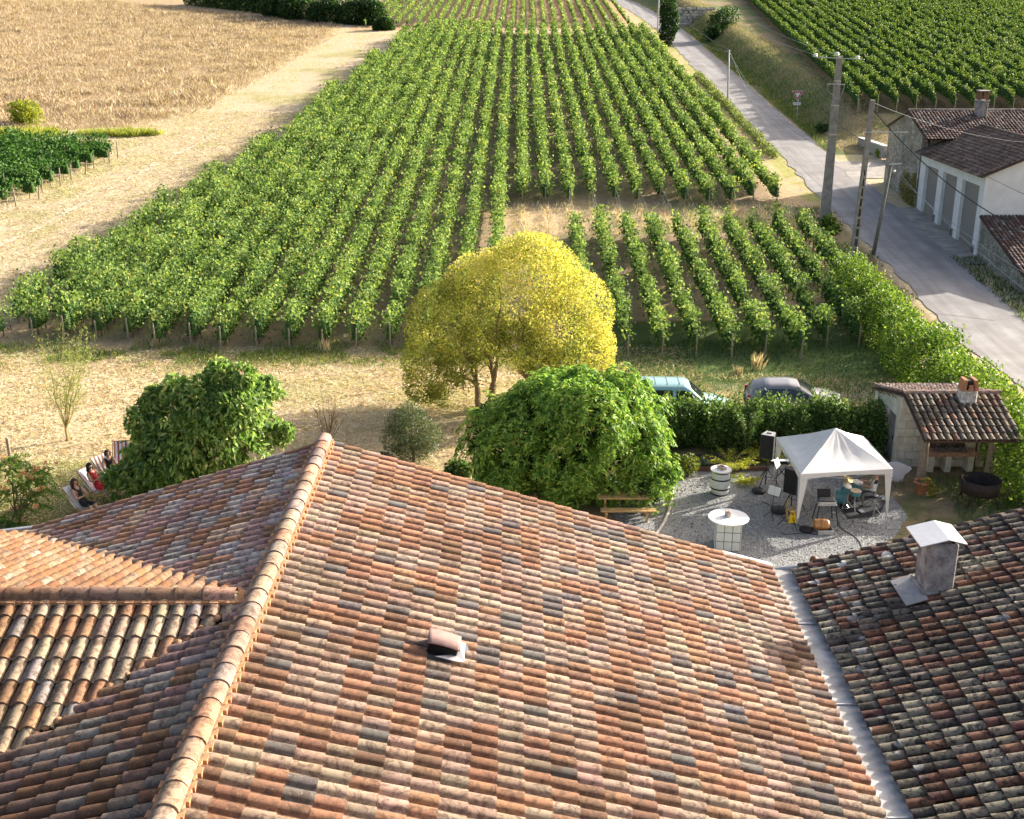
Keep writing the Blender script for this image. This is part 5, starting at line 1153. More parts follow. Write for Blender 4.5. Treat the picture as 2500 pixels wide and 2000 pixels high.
# ------------------------------------------------------------------ drum kit
rg = [gp(*q) for q in ((2040, 1225), (2100, 1195), (2165, 1225), (2145, 1262), (2070, 1268))]
m = MB(); m.slab([(p.x, p.y, .032) for p in rg], (0, 0, -.014)); o = m.build('rug', plain('dark_rug', (.035, .033, .035), .95, var=.2), at=(rg[0].x, rg[0].y, .012)); tag(o, 'dark rug under the drum kit', 'rug')
bd = gp(2057, 1238); M_teal = plain('teal_drum_shell', (.10, .30, .36), .35, var=.12); M_hoop = plain('maple_hoop', (.60, .42, .25), .5)
kit = [('bass_drum', 'teal bass drum with wooden hoops under the gazebo', bd+Vector((.0, 0, .03)), 'bass')]
b_ = bd+Vector((0, .25, .30)); dk = thing('bass_drum', 'teal bass drum with wooden hoops under the gazebo', 'drum', bd)
ax = Vector((-.95, .3, 0)).normalized()
m = MB(); m.tube([b_-ax*.2, b_+ax*.2], .27, 24, False); m.build('shell', M_teal, dk, True)
for s_ in (-1, 1):
    m = MB(); m.tube([b_+ax*(s_*.2), b_+ax*(s_*.235)], .29, 24); m.build('hoop', M_hoop, dk); m = MB(); m.tube([b_+ax*(s_*.232), b_+ax*(s_*.238)], .262, 24); m.build('drum_head', M_white, dk)
for s_ in (-1, 1): m = MB(); m.tube([b_+Vector((s_*.1, -.2, -.15)), b_+Vector((s_*.2, -.42, -.32))], .012, 5); m.ball(b_+Vector((s_*.2, -.42, -.31)), .03); m.build('spur', M_steel, dk)
def drum(name, label, c_, r_, h_, tilt, headm, stand=True, ground=0.03):
    t = thing(name, label, 'drum', (c_.x, c_.y, ground)); ax = Vector((math.sin(tilt[0]), math.sin(tilt[1]), 1)).normalized()
    m = MB(); m.tube([c_-ax*h_/2, c_+ax*h_/2], r_, 22, False); m.build('shell', M_teal, t, True)
    m = MB(); m.tube([c_+ax*(h_/2-.02), c_+ax*(h_/2+.012)], r_*1.03, 22); m.build('rim', M_steel, t); m = MB(); m.tube([c_+ax*(h_/2+.01), c_+ax*(h_/2+.018)], r_*.97, 22); m.build('drum_head', headm, t)
    for k in range(6): a = 1.05*k; m = MB(); u_ = Vector((math.cos(a), math.sin(a), 0)); m.tube([c_+u_*(r_+.012)-ax*h_*.3, c_+u_*(r_+.012)+ax*h_*.35], .01, 4); m.build('lug', M_steel, t)
    if stand:
        MB().tube([(c_.x, c_.y, ground+.1), c_-ax*h_/2], .014, 6).build('stand_pole', M_steel, t)
        for k in range(3): a = 2.1*k+.4; m = MB(); m.tube([Vector((c_.x, c_.y, ground+.32)), Vector((c_.x+.27*math.cos(a), c_.y+.27*math.sin(a), ground))], .010, 5); m.build('stand_leg', M_steel, t)
    return t
sn = at_z(2089, 1199, .72); drum('snare_drum', 'snare drum with a worn tan head on a chrome stand', Vector((sn.x, sn.y, .66)), .19, .14, (.05, -.06), plain('worn_drum_head', (.66, .52, .36), .6, var=.15, scale=6))
tm = at_z(2066, 1186, .86); drum('rack_tom', 'small teal tom drum tilted above the bass drum', Vector((tm.x, tm.y, .76)), .155, .24, (.25, -.35), M_white, False, .58)
ft = at_z(2090, 1180, .80); drum('floor_tom', 'tom drum with a white head behind the snare', Vector((ft.x+.05, ft.y+.1, .64)), .20, .34, (.1, -.1), M_white)
def cym(label, c_, r_, tilt):
    t = thing('cymbal', label, 'cymbal', (c_.x, c_.y, .03)); ax = Vector((tilt, -tilt, 1)).normalized(); M = Matrix.Translation(c_) @ ax.to_track_quat('Z', 'Y').to_matrix().to_4x4()
    m = MB(M); m.lathe([(r_, -.02), (.05, .005), (.03, .03), (.001, .035)], (0, 0, 0), 24, False); m.build('disc', plain('bronze', (.62, .50, .25), .3, .8, var=.1), t, True)
    MB().tube([(c_.x, c_.y, .1), c_], .012, 6).build('pole', M_steel, t)
    for k in range(3): a = 2.1*k; m = MB(); m.tube([(c_.x, c_.y, .4), (c_.x+.28*math.cos(a), c_.y+.28*math.sin(a), .03)], .01, 5); m.build('leg', M_steel, t)
cy = at_z(2068, 1168, 1.12); cym('bronze crash cymbal just below the gazebo edge', cy, .23, .25)
h1 = gp(2134, 1258); hh_ = thing('hi_hat_stand', 'chrome stand without cymbal beside the drummer\'s feet', 'stand', h1)
MB().tube([h1+Vector((0, 0, .05)), h1+Vector((0, 0, .62))], .013, 6).build('pole', M_steel, hh_)
for k in range(3): a = 2.1*k; m = MB(); m.tube([h1+Vector((0, 0, .3)), h1+Vector((.24*math.cos(a), .24*math.sin(a), .02))], .010, 5); m.build('leg', M_steel, hh_); m = MB(); m.tube([h1+Vector((0, 0, .55)), h1+Vector((.13*math.cos(a+1), .13*math.sin(a+1), .5))], .010, 5); m.build('arm', M_steel, hh_)
pdl = gp(2103, 1252); o = MB().box(pdl+Vector((0, 0, .06)), (.16, .28, .02), .3).box(pdl+Vector((0, .02, .03)), (.1, .2, .04), .3).build('drum_pedal', M_alu, at=pdl); tag(o, 'metal foot pedal on the rug beside the drummer\'s shoe', 'pedal')
kb = gp(1915, 1190); kt = thing('keyboard', 'white keyboard on a black stand behind the near loudspeaker', 'keyboard', Vector((kb.x, kb.y+.6, 0))); kq = Vector((kb.x, kb.y+.6, 0))
m = MB(); m.box(kq+Vector((0, 0, .80)), (.95, .32, .09)); m.build('body', M_black, kt); m = MB(); m.box(kq+Vector((0, -.05, .85)), (.88, .18, .02)); m.build('keys', M_white, kt)
for s_ in (-1, 1): m = MB(); m.tube([kq+Vector((s_*.3, 0, .76)), kq+Vector((-s_*.3, 0, .0))], .018, 6); m.build('stand_leg', M_black, kt)
# ------------------------------------------------------------------ bench and edging
bp_ = gp(1535, 1268); bn = thing('picnic_bench', 'yellow-brown wooden picnic bench half hidden by the dark green tree', 'bench', bp_); M_pine = plain('varnished_pine', (.52, .34, .14), .6, var=.15)
for k, yy in enumerate((-.32, -.17, .0, .17)): MB().box(bp_+Vector((-.1, yy+.5, .72)), (1.9, .14, .04)).build('table_plank', M_pine, bn)
for yy in (-.28, -.12): MB().box(bp_+Vector((-.05, yy, .44)), (1.9, .14, .04)).build('seat_plank', M_pine, bn)
for sx in (-1, 1):
    m = MB(); m.box(bp_+Vector((-.1+sx*.7, .42, .36)), (.07, .08, .68)); m.build('leg', M_pine, bn); m = MB(); m.box(bp_+Vector((-.1+sx*.7, .1, .38)), (.06, 1.0, .07)); m.build('brace', M_pine, bn); m = MB(); m.box(bp_+Vector((-.1+sx*.7, -.2, .2)), (.07, .08, .42)); m.build('leg', M_pine, bn)
m = MB(); pts = [gp(*q)+Vector((0, 0, .03)) for q in ((1642, 1192), (1641, 1215), (1634, 1245), (1622, 1275), (1600, 1310))]; m.tube(pts, .05, 6); o = m.build('edging_kerb', plain('pale_edging', (.55, .50, .42), .9), kind='structure')
bed = [gp(*q) for q in ((1660, 1150), (1700, 1150), (1840, 1148), (1850, 1112), (1680, 1112))]
m = MB(); m.slab([(p.x, p.y, .05) for p in reversed(bed)], (0, 0, -.04)); m.build('flower_bed', plain('dark_bed_soil', (.09, .06, .045), .95, var=.4, scale=6), kind='structure')
m = MB(); m.box((bed[1].lerp(bed[2], .45)+Vector((0, -.05, .09))), (3.6, .06, .16), .02); o = m.build('bed_edging', plain('brown_edging_board', (.17, .085, .06), .9), kind='structure')
# ------------------------------------------------------------------ trees, hedges, shrubs
def PX(px, py, Y): return at_y(px, py, Y)
def lobes_px(L, Y, dz=1.0):
    cs = []; rs = []
    for (a, b, r_, *o) in L:
        yy = Y+(o[0] if o else 0); p = PX(a, b, yy); k = proj(p)[2]/FPX; cs.append(p); rs.append((r_*k, r_*k*dz, r_*k*(o[1] if len(o) > 1 else 1)))
    return np.array(cs), np.array(rs)
def limb(m, a, b, r0, r1, wig=.1, n=5, seg=7):
    a = Vector(a); b = Vector(b); pts = []
    L = (b-a).length
    for k in range(n+1):
        t = k/n; p = a.lerp(b, t)
        if 0 < k < n: p = p+Vector((random.uniform(-1, 1), random.uniform(-1, 1), random.uniform(-.4, .4)))*wig*L*.25
        pts.append(p)
    m.tube(pts, [r0+(r1-r0)*k/n for k in range(n+1)], seg); return pts
# yellow-topped dome tree
yb1 = gp(1168, 1002); yb2 = gp(1292, 985); yc = Vector((.2, 48.2, 0)); YT = 48.2
yt = thing('dome_tree', 'large dome-shaped tree with golden yellow crown in the middle of the photo', 'tree', (yc.x, yc.y, 0))
Ly = [(1295, 700, 128), (1190, 730, 118), (1110, 800, 118), (1075, 880, 92), (1245, 790, 120, -1.2), (1385, 765, 112), (1425, 850, 78), (1340, 830, 92, -1.5), (1160, 880, 95, -1.), (1035, 935, 52), (1090, 950, 45, -.8), (1300, 640, 70), (1460, 880, 42), (1390, 900, 55, -1), (1250, 720, 120, 1.5), (1150, 800, 100, 1.5), (1370, 800, 100, 1.5)]
cs, rs = lobes_px(Ly, YT, .95)
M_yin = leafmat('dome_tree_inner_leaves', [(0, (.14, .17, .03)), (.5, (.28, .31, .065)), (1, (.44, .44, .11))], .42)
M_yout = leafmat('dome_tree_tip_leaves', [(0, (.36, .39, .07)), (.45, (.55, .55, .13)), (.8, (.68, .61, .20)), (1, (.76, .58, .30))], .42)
P, d = lobes_pts(cs, rs, 105000, .74)
u_ = np.array([proj(p)[:2] for p in P[:0]]) if False else None
hole = np.array([PX(1225, 900, YT), PX(1212, 960, YT), PX(1240, 960, YT)]); keep = np.ones(len(P), bool)
hole = np.concatenate([hole, [PX(1130, 955, YT), PX(1290, 930, YT), PX(1175, 930, YT)]])
for h_, r_ in zip(hole, (.75, .95, .95, .6, .6, .6)): keep &= np.hypot(P[:, 0]-h_[0], P[:, 2]-h_[2]) > r_*(.75+.5*rng.random(len(P)))
P, d = P[keep], d[keep]
keep = fnoise(P[:, 0]*1.3+P[:, 1], P[:, 2]*1.3, 41) > .30+.08*(P[:, 2] < 3.2); P, d = P[keep], d[keep]
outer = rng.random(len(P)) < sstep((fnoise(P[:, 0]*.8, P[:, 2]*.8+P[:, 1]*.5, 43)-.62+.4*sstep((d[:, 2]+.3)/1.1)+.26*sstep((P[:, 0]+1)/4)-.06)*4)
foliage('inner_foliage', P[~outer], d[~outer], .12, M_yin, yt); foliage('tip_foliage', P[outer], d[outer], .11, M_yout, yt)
m = MB(); trunk_pts = [(yb1, [(1060, 880), (1110, 800), (1160, 760)], .14), (gp(1195, 985), [(1195, 850), (1165, 720), (1220, 700)], .17), (yb2, [(1240, 860), (1290, 720), (1340, 700), (1385, 780), (1265, 760)], .2)]
for bpt, tg, r_ in trunk_pts:
    b = Vector((bpt.x, YT-.2, -.1)); fork = b+Vector((random.uniform(-.2, .3), .1, 1.3)); limb(m, b, fork, r_, r_*.8, .08)
    for (a_, c_) in tg:
        e_ = PX(a_, c_, YT+random.uniform(-.8, .8)); pts = limb(m, fork, e_, r_*.55, .03, .12, 6)
        for k in range(9):
            q = pts[random.randint(2, 5)]; dd = Vector((random.uniform(-1, 1), random.uniform(-1, .6), random.uniform(.4, 1.4))); limb(m, q, q+dd*random.uniform(.7, 1.5), .028, .008, .15, 3, 5)
m.build('trunk', M_barkp, yt)
# dark green tree with drooping palmate leaves
ct_ = gp(1395, 1225); tc = thing('palmate_tree', 'rounded dark green tree with drooping hand-shaped leaf clusters below the yellow tree', 'tree', ct_)
Lc = [(1385, 1060, 150), (1270, 1080, 110), (1200, 1075, 75), (1500, 1060, 110), (1560, 1090, 75), (1320, 1000, 75), (1470, 980, 65), (1490, 1150, 95), (1330, 1150, 90), (1570, 1010, 50, .8), (1440, 1020, 90, -1.2), (1520, 945, 45), (1250, 1160, 70), (1580, 1160, 55, -.5), (1400, 1180, 80), (1560, 1210, 55), (1600, 1175, 48, -.8), (1585, 1225, 38, -.8), (1500, 1238, 45, -.6), (1350, 1210, 60), (1460, 1230, 60)]
cs, rs = lobes_px(Lc, 38.6, 1.0); rs = rs*.93; ex = rng.integers(0, len(cs), 46); dd_ = unit(rng.normal(size=(46, 3))+np.array([0, -.4, .4])); cs = np.concatenate([cs, cs[ex]+dd_*rs[ex]*.82]); rs = np.concatenate([rs, np.full((46, 3), .55)*(.7+.6*rng.random((46, 1)))])
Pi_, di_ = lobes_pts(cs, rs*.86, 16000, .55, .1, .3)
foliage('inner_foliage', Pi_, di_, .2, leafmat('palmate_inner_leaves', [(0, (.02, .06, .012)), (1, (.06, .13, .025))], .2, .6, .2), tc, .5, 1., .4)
P0_, d0_ = lobes_pts(cs, rs, 2100, .9, .3, .25); kk_ = 9; nC = len(P0_)
# each shoot is a hanging tuft: rosettes strung down from a raised tip
tt_ = np.tile(np.linspace(0, 1, kk_), nC); P = np.repeat(P0_, kk_, 0); d = np.repeat(d0_, kk_, 0); ax0 = rng.random(len(P))*6.28; rad_ = (.03+.17*np.sin(np.clip(tt_, .05, 1)*2.2))
P = P+np.stack([np.cos(ax0)*rad_, np.sin(ax0)*rad_, .26-.62*tt_], 1)+d*.10; P, d = P[P[:, 2] > .25], d[P[:, 2] > .25]
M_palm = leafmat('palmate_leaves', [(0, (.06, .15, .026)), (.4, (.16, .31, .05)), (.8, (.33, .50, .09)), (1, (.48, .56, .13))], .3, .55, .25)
VV = []; FF = []; nb_ = 0
ax_ = unit(d*.75+np.array([0, 0, .55])); e1_ = unit(np.cross(ax_, rng.normal(size=ax_.shape))); e2_ = np.cross(ax_, e1_); k9 = 6
for k in range(k9):
    a = 2*math.pi*k/k9+rng.random(len(P))*.4; rd = e1_*np.cos(a)[:, None]+e2_*np.sin(a)[:, None]
    D = unit(rd*.8+ax_*.15); D[:, 2] -= .55; D = unit(D); s_ = .19*(.75+.5*rng.random(len(P)))
    C = P+D*s_[:, None]*.5; V, F = leaves(C, D, s_, .34, .07); VV.append(V); FF.append(F+nb_); nb_ += len(V)
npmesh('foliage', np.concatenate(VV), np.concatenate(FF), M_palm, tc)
m = MB(); b = ct_+Vector((0, 1, -.1)); f_ = b+Vector((0, 0, 1.4)); limb(m, b, f_, .2, .16, .05)
for (a_, c_) in ((1280, 1060), (1330, 990), (1400, 960), (1480, 980), (1540, 1080), (1480, 1150), (1300, 1140)): limb(m, f_, PX(a_, c_, 38.6+random.uniform(-1.2, 1.2)), .1, .02, .12, 5)
m.build('trunk', M_bark, tc)
# light green tree above the roof on the left
gt_ = gp(470, 1235); tg_ = thing('leafy_tree', 'bright green tree with pointed drooping leaves rising behind the left roof slope', 'tree', gt_)
Lg = [(450, 1090, 115), (390, 1120, 85), (520, 1050, 100), (480, 985, 70), (575, 1000, 75), (620, 970, 55, .8), (640, 1050, 48, .8), (690, 1055, 28, .8), (350, 1030, 45), (430, 960, 45), (350, 1150, 60), (600, 1110, 65), (540, 1150, 80), (440, 1180, 85), (330, 1190, 45), (530, 925, 32), (590, 930, 30), (370, 990, 32), (330, 1090, 40), (285, 1172, 16, -.6), (300, 1205, 26, -.6)]
cs, rs = lobes_px(Lg, 38.6, .95); ex = rng.integers(0, len(cs), 40); dd_ = unit(rng.normal(size=(40, 3))+np.array([0, -.3, .3])); cs = np.concatenate([cs, cs[ex]+dd_*rs[ex]*.72]); rs = np.concatenate([rs, np.full((40, 3), .42)*(.6+.8*rng.random((40, 1)))])
P, d = lobes_pts(cs, rs, 27000, .4, .1, .3)
keep = fnoise(P[:, 0]*1.3, P[:, 2]*1.3+P[:, 1]*.7, 51) > .29; P, d = P[keep], d[keep]
foliage('foliage', P, d, .27, leafmat('pointed_leaves', [(0, (.06, .14, .03)), (.5, (.20, .33, .09)), (.85, (.34, .47, .16)), (1, (.52, .56, .24))], .42, .4), tg_, .36, .8, .75)
m = MB(); b = Vector((gt_.x, 38.6, -.1)); f_ = b+Vector((0, 0, 1.0)); limb(m, b, f_, .16, .13, .05)
for (a_, c_) in ((370, 1080), (420, 980), (500, 950), (580, 960), (640, 1000), (560, 1080), (680, 1050), (400, 1140)): limb(m, f_, PX(a_, c_, 38.6+random.uniform(-.8, .8)), .07, .012, .15, 5)
m.build('trunk', M_bark, tg_)
# low hanging spray in front of the people
# olive
ob = gp(1010, 1128); ot = thing('olive_tree', 'small grey-green olive tree standing left of the dark green tree', 'tree', ob)
cs, rs = lobes_px([(1005, 1050, 55), (965, 1070, 38), (1045, 1065, 42), (1000, 1015, 38), (1030, 1095, 32), (970, 1030, 30), (985, 1100, 30)], ob.y, 1.); P, d = lobes_pts(cs, rs, 8200, .35)
foliage('foliage', P, d, .11, leafmat('olive_leaves', [(0, (.05, .08, .04)), (.5, (.12, .16, .075)), (1, (.25, .28, .14))], .25), ot, .32)
m = MB(); f_ = ob+Vector((0, 0, .5)); limb(m, ob-Vector((0, 0, .1)), f_, .07, .06)
for (a_, c_) in ((970, 1040), (1000, 1010), (1040, 1040), (1020, 1080)): limb(m, f_, PX(a_, c_, ob.y), .035, .008, .2, 4, 5)
m.build('trunk', M_bark, ot)
# wispy sapling
sb_ = gp(165, 1075); st_ = thing('wispy_sapling', 'thin wispy sapling with sparse narrow leaves in the mown field', 'sapling', sb_)
m = MB(); limb(m, sb_-Vector((0, 0, .1)), sb_+Vector((0, 0, .6)), .06, .05, .05); f_ = sb_+Vector((0, 0, .5)); P = []
for k in range(13):
    e_ = PX(165+random.uniform(-75, 55), random.uniform(800, 900), sb_.y+random.uniform(-.6, .6)); pts = limb(m, f_, e_, .022, .005, .12, 6, 5)
    for q in pts[2:]:
        for _ in range(36): P.append(q+Vector((random.gauss(0, .22), random.gauss(0, .2), random.gauss(0, .25))))
m.build('stems', plain('yellow_bark', (.34, .27, .10), .8), st_); P = np.array(P); d = rng.normal(size=P.shape); d[:, 2] += .8
foliage('foliage', P, unit(d), .15, leafmat('sapling_leaves', [(0, (.16, .22, .06)), (1, (.36, .40, .14))], .4), st_, .16, .5)
# bare twiggy shrub
tb = gp(800, 1085); tw = thing('bare_shrub', 'bare reddish twiggy shrub just behind the roof ridge end', 'shrub', tb); m = MB()
for k in range(14):
    e_ = PX(800+random.uniform(-48, 52), random.uniform(950, 1010), tb.y+random.uniform(-.4, .4)); pts = limb(m, tb, e_, .014, .004, .15, 5, 4)
    for _ in range(4): q = pts[random.randint(2, 4)]; limb(m, q, q+Vector((random.uniform(-.3, .3), random.uniform(-.2, .2), random.uniform(.2, .5))), .006, .003, .2, 3, 4)
m.build('twigs', plain('red_twigs', (.22, .12, .06), .8), tw)
# flowering bush at the far left
fbp = gp(30, 1290); fl = thing('flowering_bush', 'feathery green bush with peach pompom blossoms at the left edge', 'bush', fbp)
Pf = []; Df = []; PB = []
m = MB()
for k in range(46):
    a_, c_ = random.choice(((60, 1150), (100, 1130), (30, 1200), (90, 1190), (20, 1240), (60, 1230), (120, 1170), (10, 1140), (40, 1265), (0, 1280)))
    o_ = PX(a_+random.uniform(-30, 30), c_+random.uniform(-25, 25), fbp.y+random.uniform(-.5, 1.2)); yaw = random.uniform(0, 6.28); L_ = random.uniform(.5, .9)
    for i in range(26):
        t = i/25; q = o_+Vector((math.cos(yaw)*L_*t, math.sin(yaw)*L_*t, .12*math.sin(2.5*t)-.35*t*t))
        for s_ in (-1, 1):
            for _ in range(2):
                Pf.append(q+Vector((-math.sin(yaw)*s_*.10, math.cos(yaw)*s_*.10, random.uniform(-.05, .01)))); Df.append(Vector((-math.sin(yaw)*s_, math.cos(yaw)*s_, -.35)))
    if k % 3 == 0: limb(m, fbp+Vector((0, .6, 0)), o_, .03, .006, .2, 4, 5)
    if k % 2 == 0:
        for _ in range(2): PB.append(o_+Vector((random.uniform(-.2, .2), random.uniform(-.2, .2), random.uniform(.05, .2))))
m.build('stems', M_bark, fl); P = np.array(Pf); d = np.array(Df)
foliage('foliage', P, unit(d), .17, leafmat('feathery_leaves', [(0, (.03, .10, .02)), (.6, (.09, .2, .035)), (1, (.3, .34, .05))], .4), fl, .2, .25)
Pb = np.repeat(np.array(PB), 26, 0); d = unit(rng.normal(size=Pb.shape)); Pb = Pb+d*.05; foliage('blossom', Pb, d, .09, leafmat('peach_blossom', [(0, (.6, .30, .18)), (1, (.75, .50, .36))], .4), fl, .4, .1)
fp = gp(27, 1130); fpo = thing('fence_post', 'weathered wooden post standing by the flowering bush', 'post', fp); tpz = at_y(17, 1070, fp.y)
m = MB(); m.tube([fp-Vector((0, 0, .2)), tpz], [.07, .065], 8); m.build('shaft', M_wood, fpo); m = MB(); m.tube([tpz, tpz+Vector((.01, 0, .02))], [.064, .05], 8); m.build('cut_top', plain('cut_wood', (.42, .33, .22), .9), fpo)

# hedge helper
def hedge(name, label, cs, rs, n, size, mat, shell=.55, shoots=0, cat='hedge', zmin=.02, wid=.6):
    cs = np.array(cs, float); o_ = thing(name, label, cat, (cs[:, 0].mean(), cs[:, 1].mean(), T(cs[:, 0].mean(), cs[:, 1].mean())))
    P, d = lobes_pts(cs, rs, n, shell); k = P[:, 2] > Tn(P[:, 0], P[:, 1])+zmin; P, d = P[k], d[k]
    if shoots:
        j = rng.integers(0, len(P), shoots); top = P[j]; top = top[d[j][:, 2] > .3]; S = []
        for q in top:
            L_ = random.uniform(.2, .65)
            for i in range(9): S.append(q+np.array([random.gauss(0, .05), random.gauss(0, .05), L_*i/8]))
        if S: P = np.concatenate([P, np.array(S)]); d = np.concatenate([d, unit(rng.normal(size=(len(S), 3)))])
    foliage('foliage', P, d, size, mat, o_, wid); m = MB()
    for k in range(0, len(cs), max(1, len(cs)//8)):
        c_ = Vector(cs[k]); g = Vector((c_.x, c_.y, T(c_.x, c_.y)-.1)); limb(m, g, c_, .05, .02, .1, 4, 5)
    m.build('stems', M_bark, o_); return o_
M_h1 = leafmat('laurel_leaves', [(0, (.035, .08, .02)), (.5, (.085, .16, .04)), (.85, (.17, .26, .065)), (1, (.32, .38, .11))], .34, .5, .25)
M_h2 = leafmat('hedge_leaves', [(0, (.035, .085, .012)), (.4, (.095, .18, .025)), (.8, (.20, .31, .04)), (1, (.36, .43, .07))], .38)
C = []; Rr = []
for k in range(26): C.append((6.2+.35*k, 43.6+random.uniform(-.25, .35), .85+random.uniform(-.1, .12))); Rr.append((.55, .85+random.uniform(-.25, .35), .8+random.uniform(-.25, .5)))
hedge('courtyard_hedge', 'dense dark laurel hedge between the courtyard and the parked cars', C, Rr, 34000, .13, M_h1, .45, 1500)
C = []; Rr = []
for k in range(58): yy = 37+.5*k; C.append((19.25+.012*(yy-50)+random.uniform(-.3, .3), yy, T(19, yy)+1.2+random.uniform(-.15, .2))); Rr.append((1.35+random.uniform(-.4, .35), .8, 1.3+random.uniform(-.35, .5)))
hedge('roadside_hedge', 'long bright green hedge running along the road behind the hut', C, Rr, 62000, .14, M_h2, .55, 1800)
def bush(label, px, py, rpx, n, size, mat, name='bush', dz=0., cat='bush', lob=None, Y=None):
    b = gp(px, py); k = proj(b)[2]/FPX; r_ = rpx*k; C = []; Rr = []
    for q in range(7): C.append((b.x+random.uniform(-.6, .6)*r_, b.y+random.uniform(-.4, .4)*r_, b.z+r_*random.uniform(.4, .9))); Rr.append([r_*random.uniform(.45, .7)]*3)
    return hedge(name, label, C, Rr, n, size, mat, .4, 0, cat)
M_dkb = leafmat('dark_bush_leaves', [(0, (.012, .04, .012)), (.6, (.035, .085, .02)), (1, (.09, .16, .03))], .3)
M_yb = leafmat('broom_leaves', [(0, (.12, .18, .02)), (.6, (.28, .32, .03)), (1, (.45, .45, .05))], .4)
for k, (a_, b_, r_) in enumerate(((800, 55, 50), (885, 58, 48), (735, 48, 45), (680, 42, 42), (935, 74, 22))):
    lb = ['large dark round bush near the right end of the top-left bush line', 'dark round bush at the right end of the top-left bush line', 'dark bush in the middle of the top-left bush line', 'dark bush left of the middle in the top-left bush line', 'low dark bush beyond the right end of the bush line'][k]
    b = gp(a_, b_); kk = proj(b)[2]/FPX; C = [(b.x+random.uniform(-.5, .5)*r_*kk, b.y+random.uniform(-.3, .3)*r_*kk, b.z+r_*kk*random.uniform(.3, .6)) for _ in range(6)]; hedge('round_bush', lb, C, [[r_*kk*random.uniform(.6, .8)]*3 for _ in C], 9000, .42, M_dkb, .6, 0, 'bush')
C = []; Rr = []
for t in np.linspace(0, 1, 16): b = gp(480+200*t, 12+22*t); C.append((b.x, b.y, b.z+1.0)); Rr.append((2.4, 1.8, 2.9))
hedge('hedgerow', 'long dark hedgerow along the top edge left of the round bushes', C, Rr, 26000, .42, M_dkb, .6)
bush('yellow-green bush at the left edge below the dry grass field', 62, 305, 42, 2600, .24, M_yb)
bush('bright green clump at the foot of the tall concrete pole', 2018, 560, 24, 900, .16, M_h2)
bush('second green clump right of the tall pole\'s foot', 2035, 572, 18, 600, .16, M_h2)
iv = gp(1630, 112); C = [(iv.x+random.uniform(-.3, .3), iv.y, iv.z+.7+.62*k) for k in range(10)]
hedge('ivy_column', 'ivy-covered dark green column beside the road at the top', C, [[1.0+.45*math.sin(math.pi*k/9)]*2+[.9] for k in range(10)], 5200, .3, M_dkb, .6, 0, 'shrub')
bush('dark ivy clump on the road bank below the right vineyard', 1762, 72, 40, 2600, .3, M_dkb); bush('second dark clump lower on the road bank', 1740, 100, 26, 1500, .3, M_dkb)
C = []; Rr = []
for yy in np.arange(103, 150, .55): C.append((23.0+.3*(vnoise(yy*.5, 1.5)-.5)+random.uniform(-.15, .15), yy, T(22.9, yy)+.1+.2*vnoise(yy*.4, 7))); Rr.append((.35+.3*random.random(), .6, .3+.4*random.random()))
hedge('verge_growth', 'long strip of low weedy growth along the left edge of the road', C, Rr, 15000, .17, leafmat('verge_weeds', [(0, (.07, .13, .035)), (.5, (.16, .22, .06)), (1, (.40, .40, .15))], .35), .3, 0, 'weeds')
bush('grey-green shrub at the end of the road bank', 2010, 325, 18, 700, .2, M_dkb, 'verge_shrub', cat='shrub'); bush('green overgrown bush beside the stone house corner', 2150, 385, 14, 500, .2, M_yb, 'verge_shrub', cat='shrub')
bush('rounded olive-green broom shrub at the flower bed\'s left end', 1655, 1160, 42, 3200, .1, leafmat('broom_dark', [(0, (.06, .10, .01)), (1, (.22, .25, .03))], .3), 'broom_shrub', cat='shrub')
bush('small blue-green lavender clump behind the tiled roof', 938, 1135, 24, 900, .1, leafmat('lavender', [(0, (.09, .13, .10)), (1, (.22, .27, .2))], .2), 'lavender', cat='shrub')
bush('pale blue-green low plant in the dark flower bed', 1722, 1140, 17, 700, .1, MATS['lavender'], 'bed_plant', cat='plant')
bush('dark shrub between the roof edge and the dark green tree', 1120, 1165, 30, 1600, .14, M_h1); bush('dark green shrub behind the barbecue hut on the right', 2470, 1110, 70, 6000, .15, M_h1)
bush('dark bush beside the hut\'s door under the hedge', 2135, 1120, 22, 1200, .12, M_h1)
# golden juniper plants with arching fronds
def fronds(label, px, py, n, L_, mat, name, up=.6, size=.09, spread=1.):
    b = gp(px, py); o_ = thing(name, label, 'plant', b); P = []; D = []; m = MB()
    for k in range(n):
        yaw = random.uniform(0, 6.28); ll = L_*random.uniform(.6, 1.1); pts = []
        for i in range(12):
            t = i/11; q = b+Vector((math.cos(yaw)*ll*t*spread, math.sin(yaw)*ll*t*spread, ll*up*(1.7*t-t*t*1.0)+.1)); pts.append(q)
            for _ in range(10): P.append(q+Vector((random.gauss(0, .05), random.gauss(0, .05), random.gauss(0, .04)))); D.append((math.cos(yaw), math.sin(yaw), .1))
        m.tube(pts[::3], .008, 4)
    m.build('stems', M_bark, o_); foliage('foliage', np.array(P), unit(np.array(D)), size, mat, o_, .25, .5)
M_jun = leafmat('golden_juniper', [(0, (.16, .20, .02)), (.6, (.40, .42, .05)), (1, (.6, .56, .1))], .4)
fronds('golden feathery juniper behind the barrel table', 1783, 1150, 26, .95, M_jun, 'golden_juniper'); fronds('golden feathery juniper near the far loudspeaker stand', 1868, 1128, 26, .85, M_jun, 'golden_juniper'); fronds('small trailing juniper spilling onto the gravel by the barrel', 1812, 1182, 10, .7, M_jun, 'golden_juniper', .3)
fronds('tall thin feathery plant leaning up against the dark hedge', 1822, 1120, 7, 2.4, leafmat('asparagus_fern', [(0, (.05, .12, .02)), (1, (.16, .26, .06))], .4), 'feathery_plant', 1.15, .12, .28)
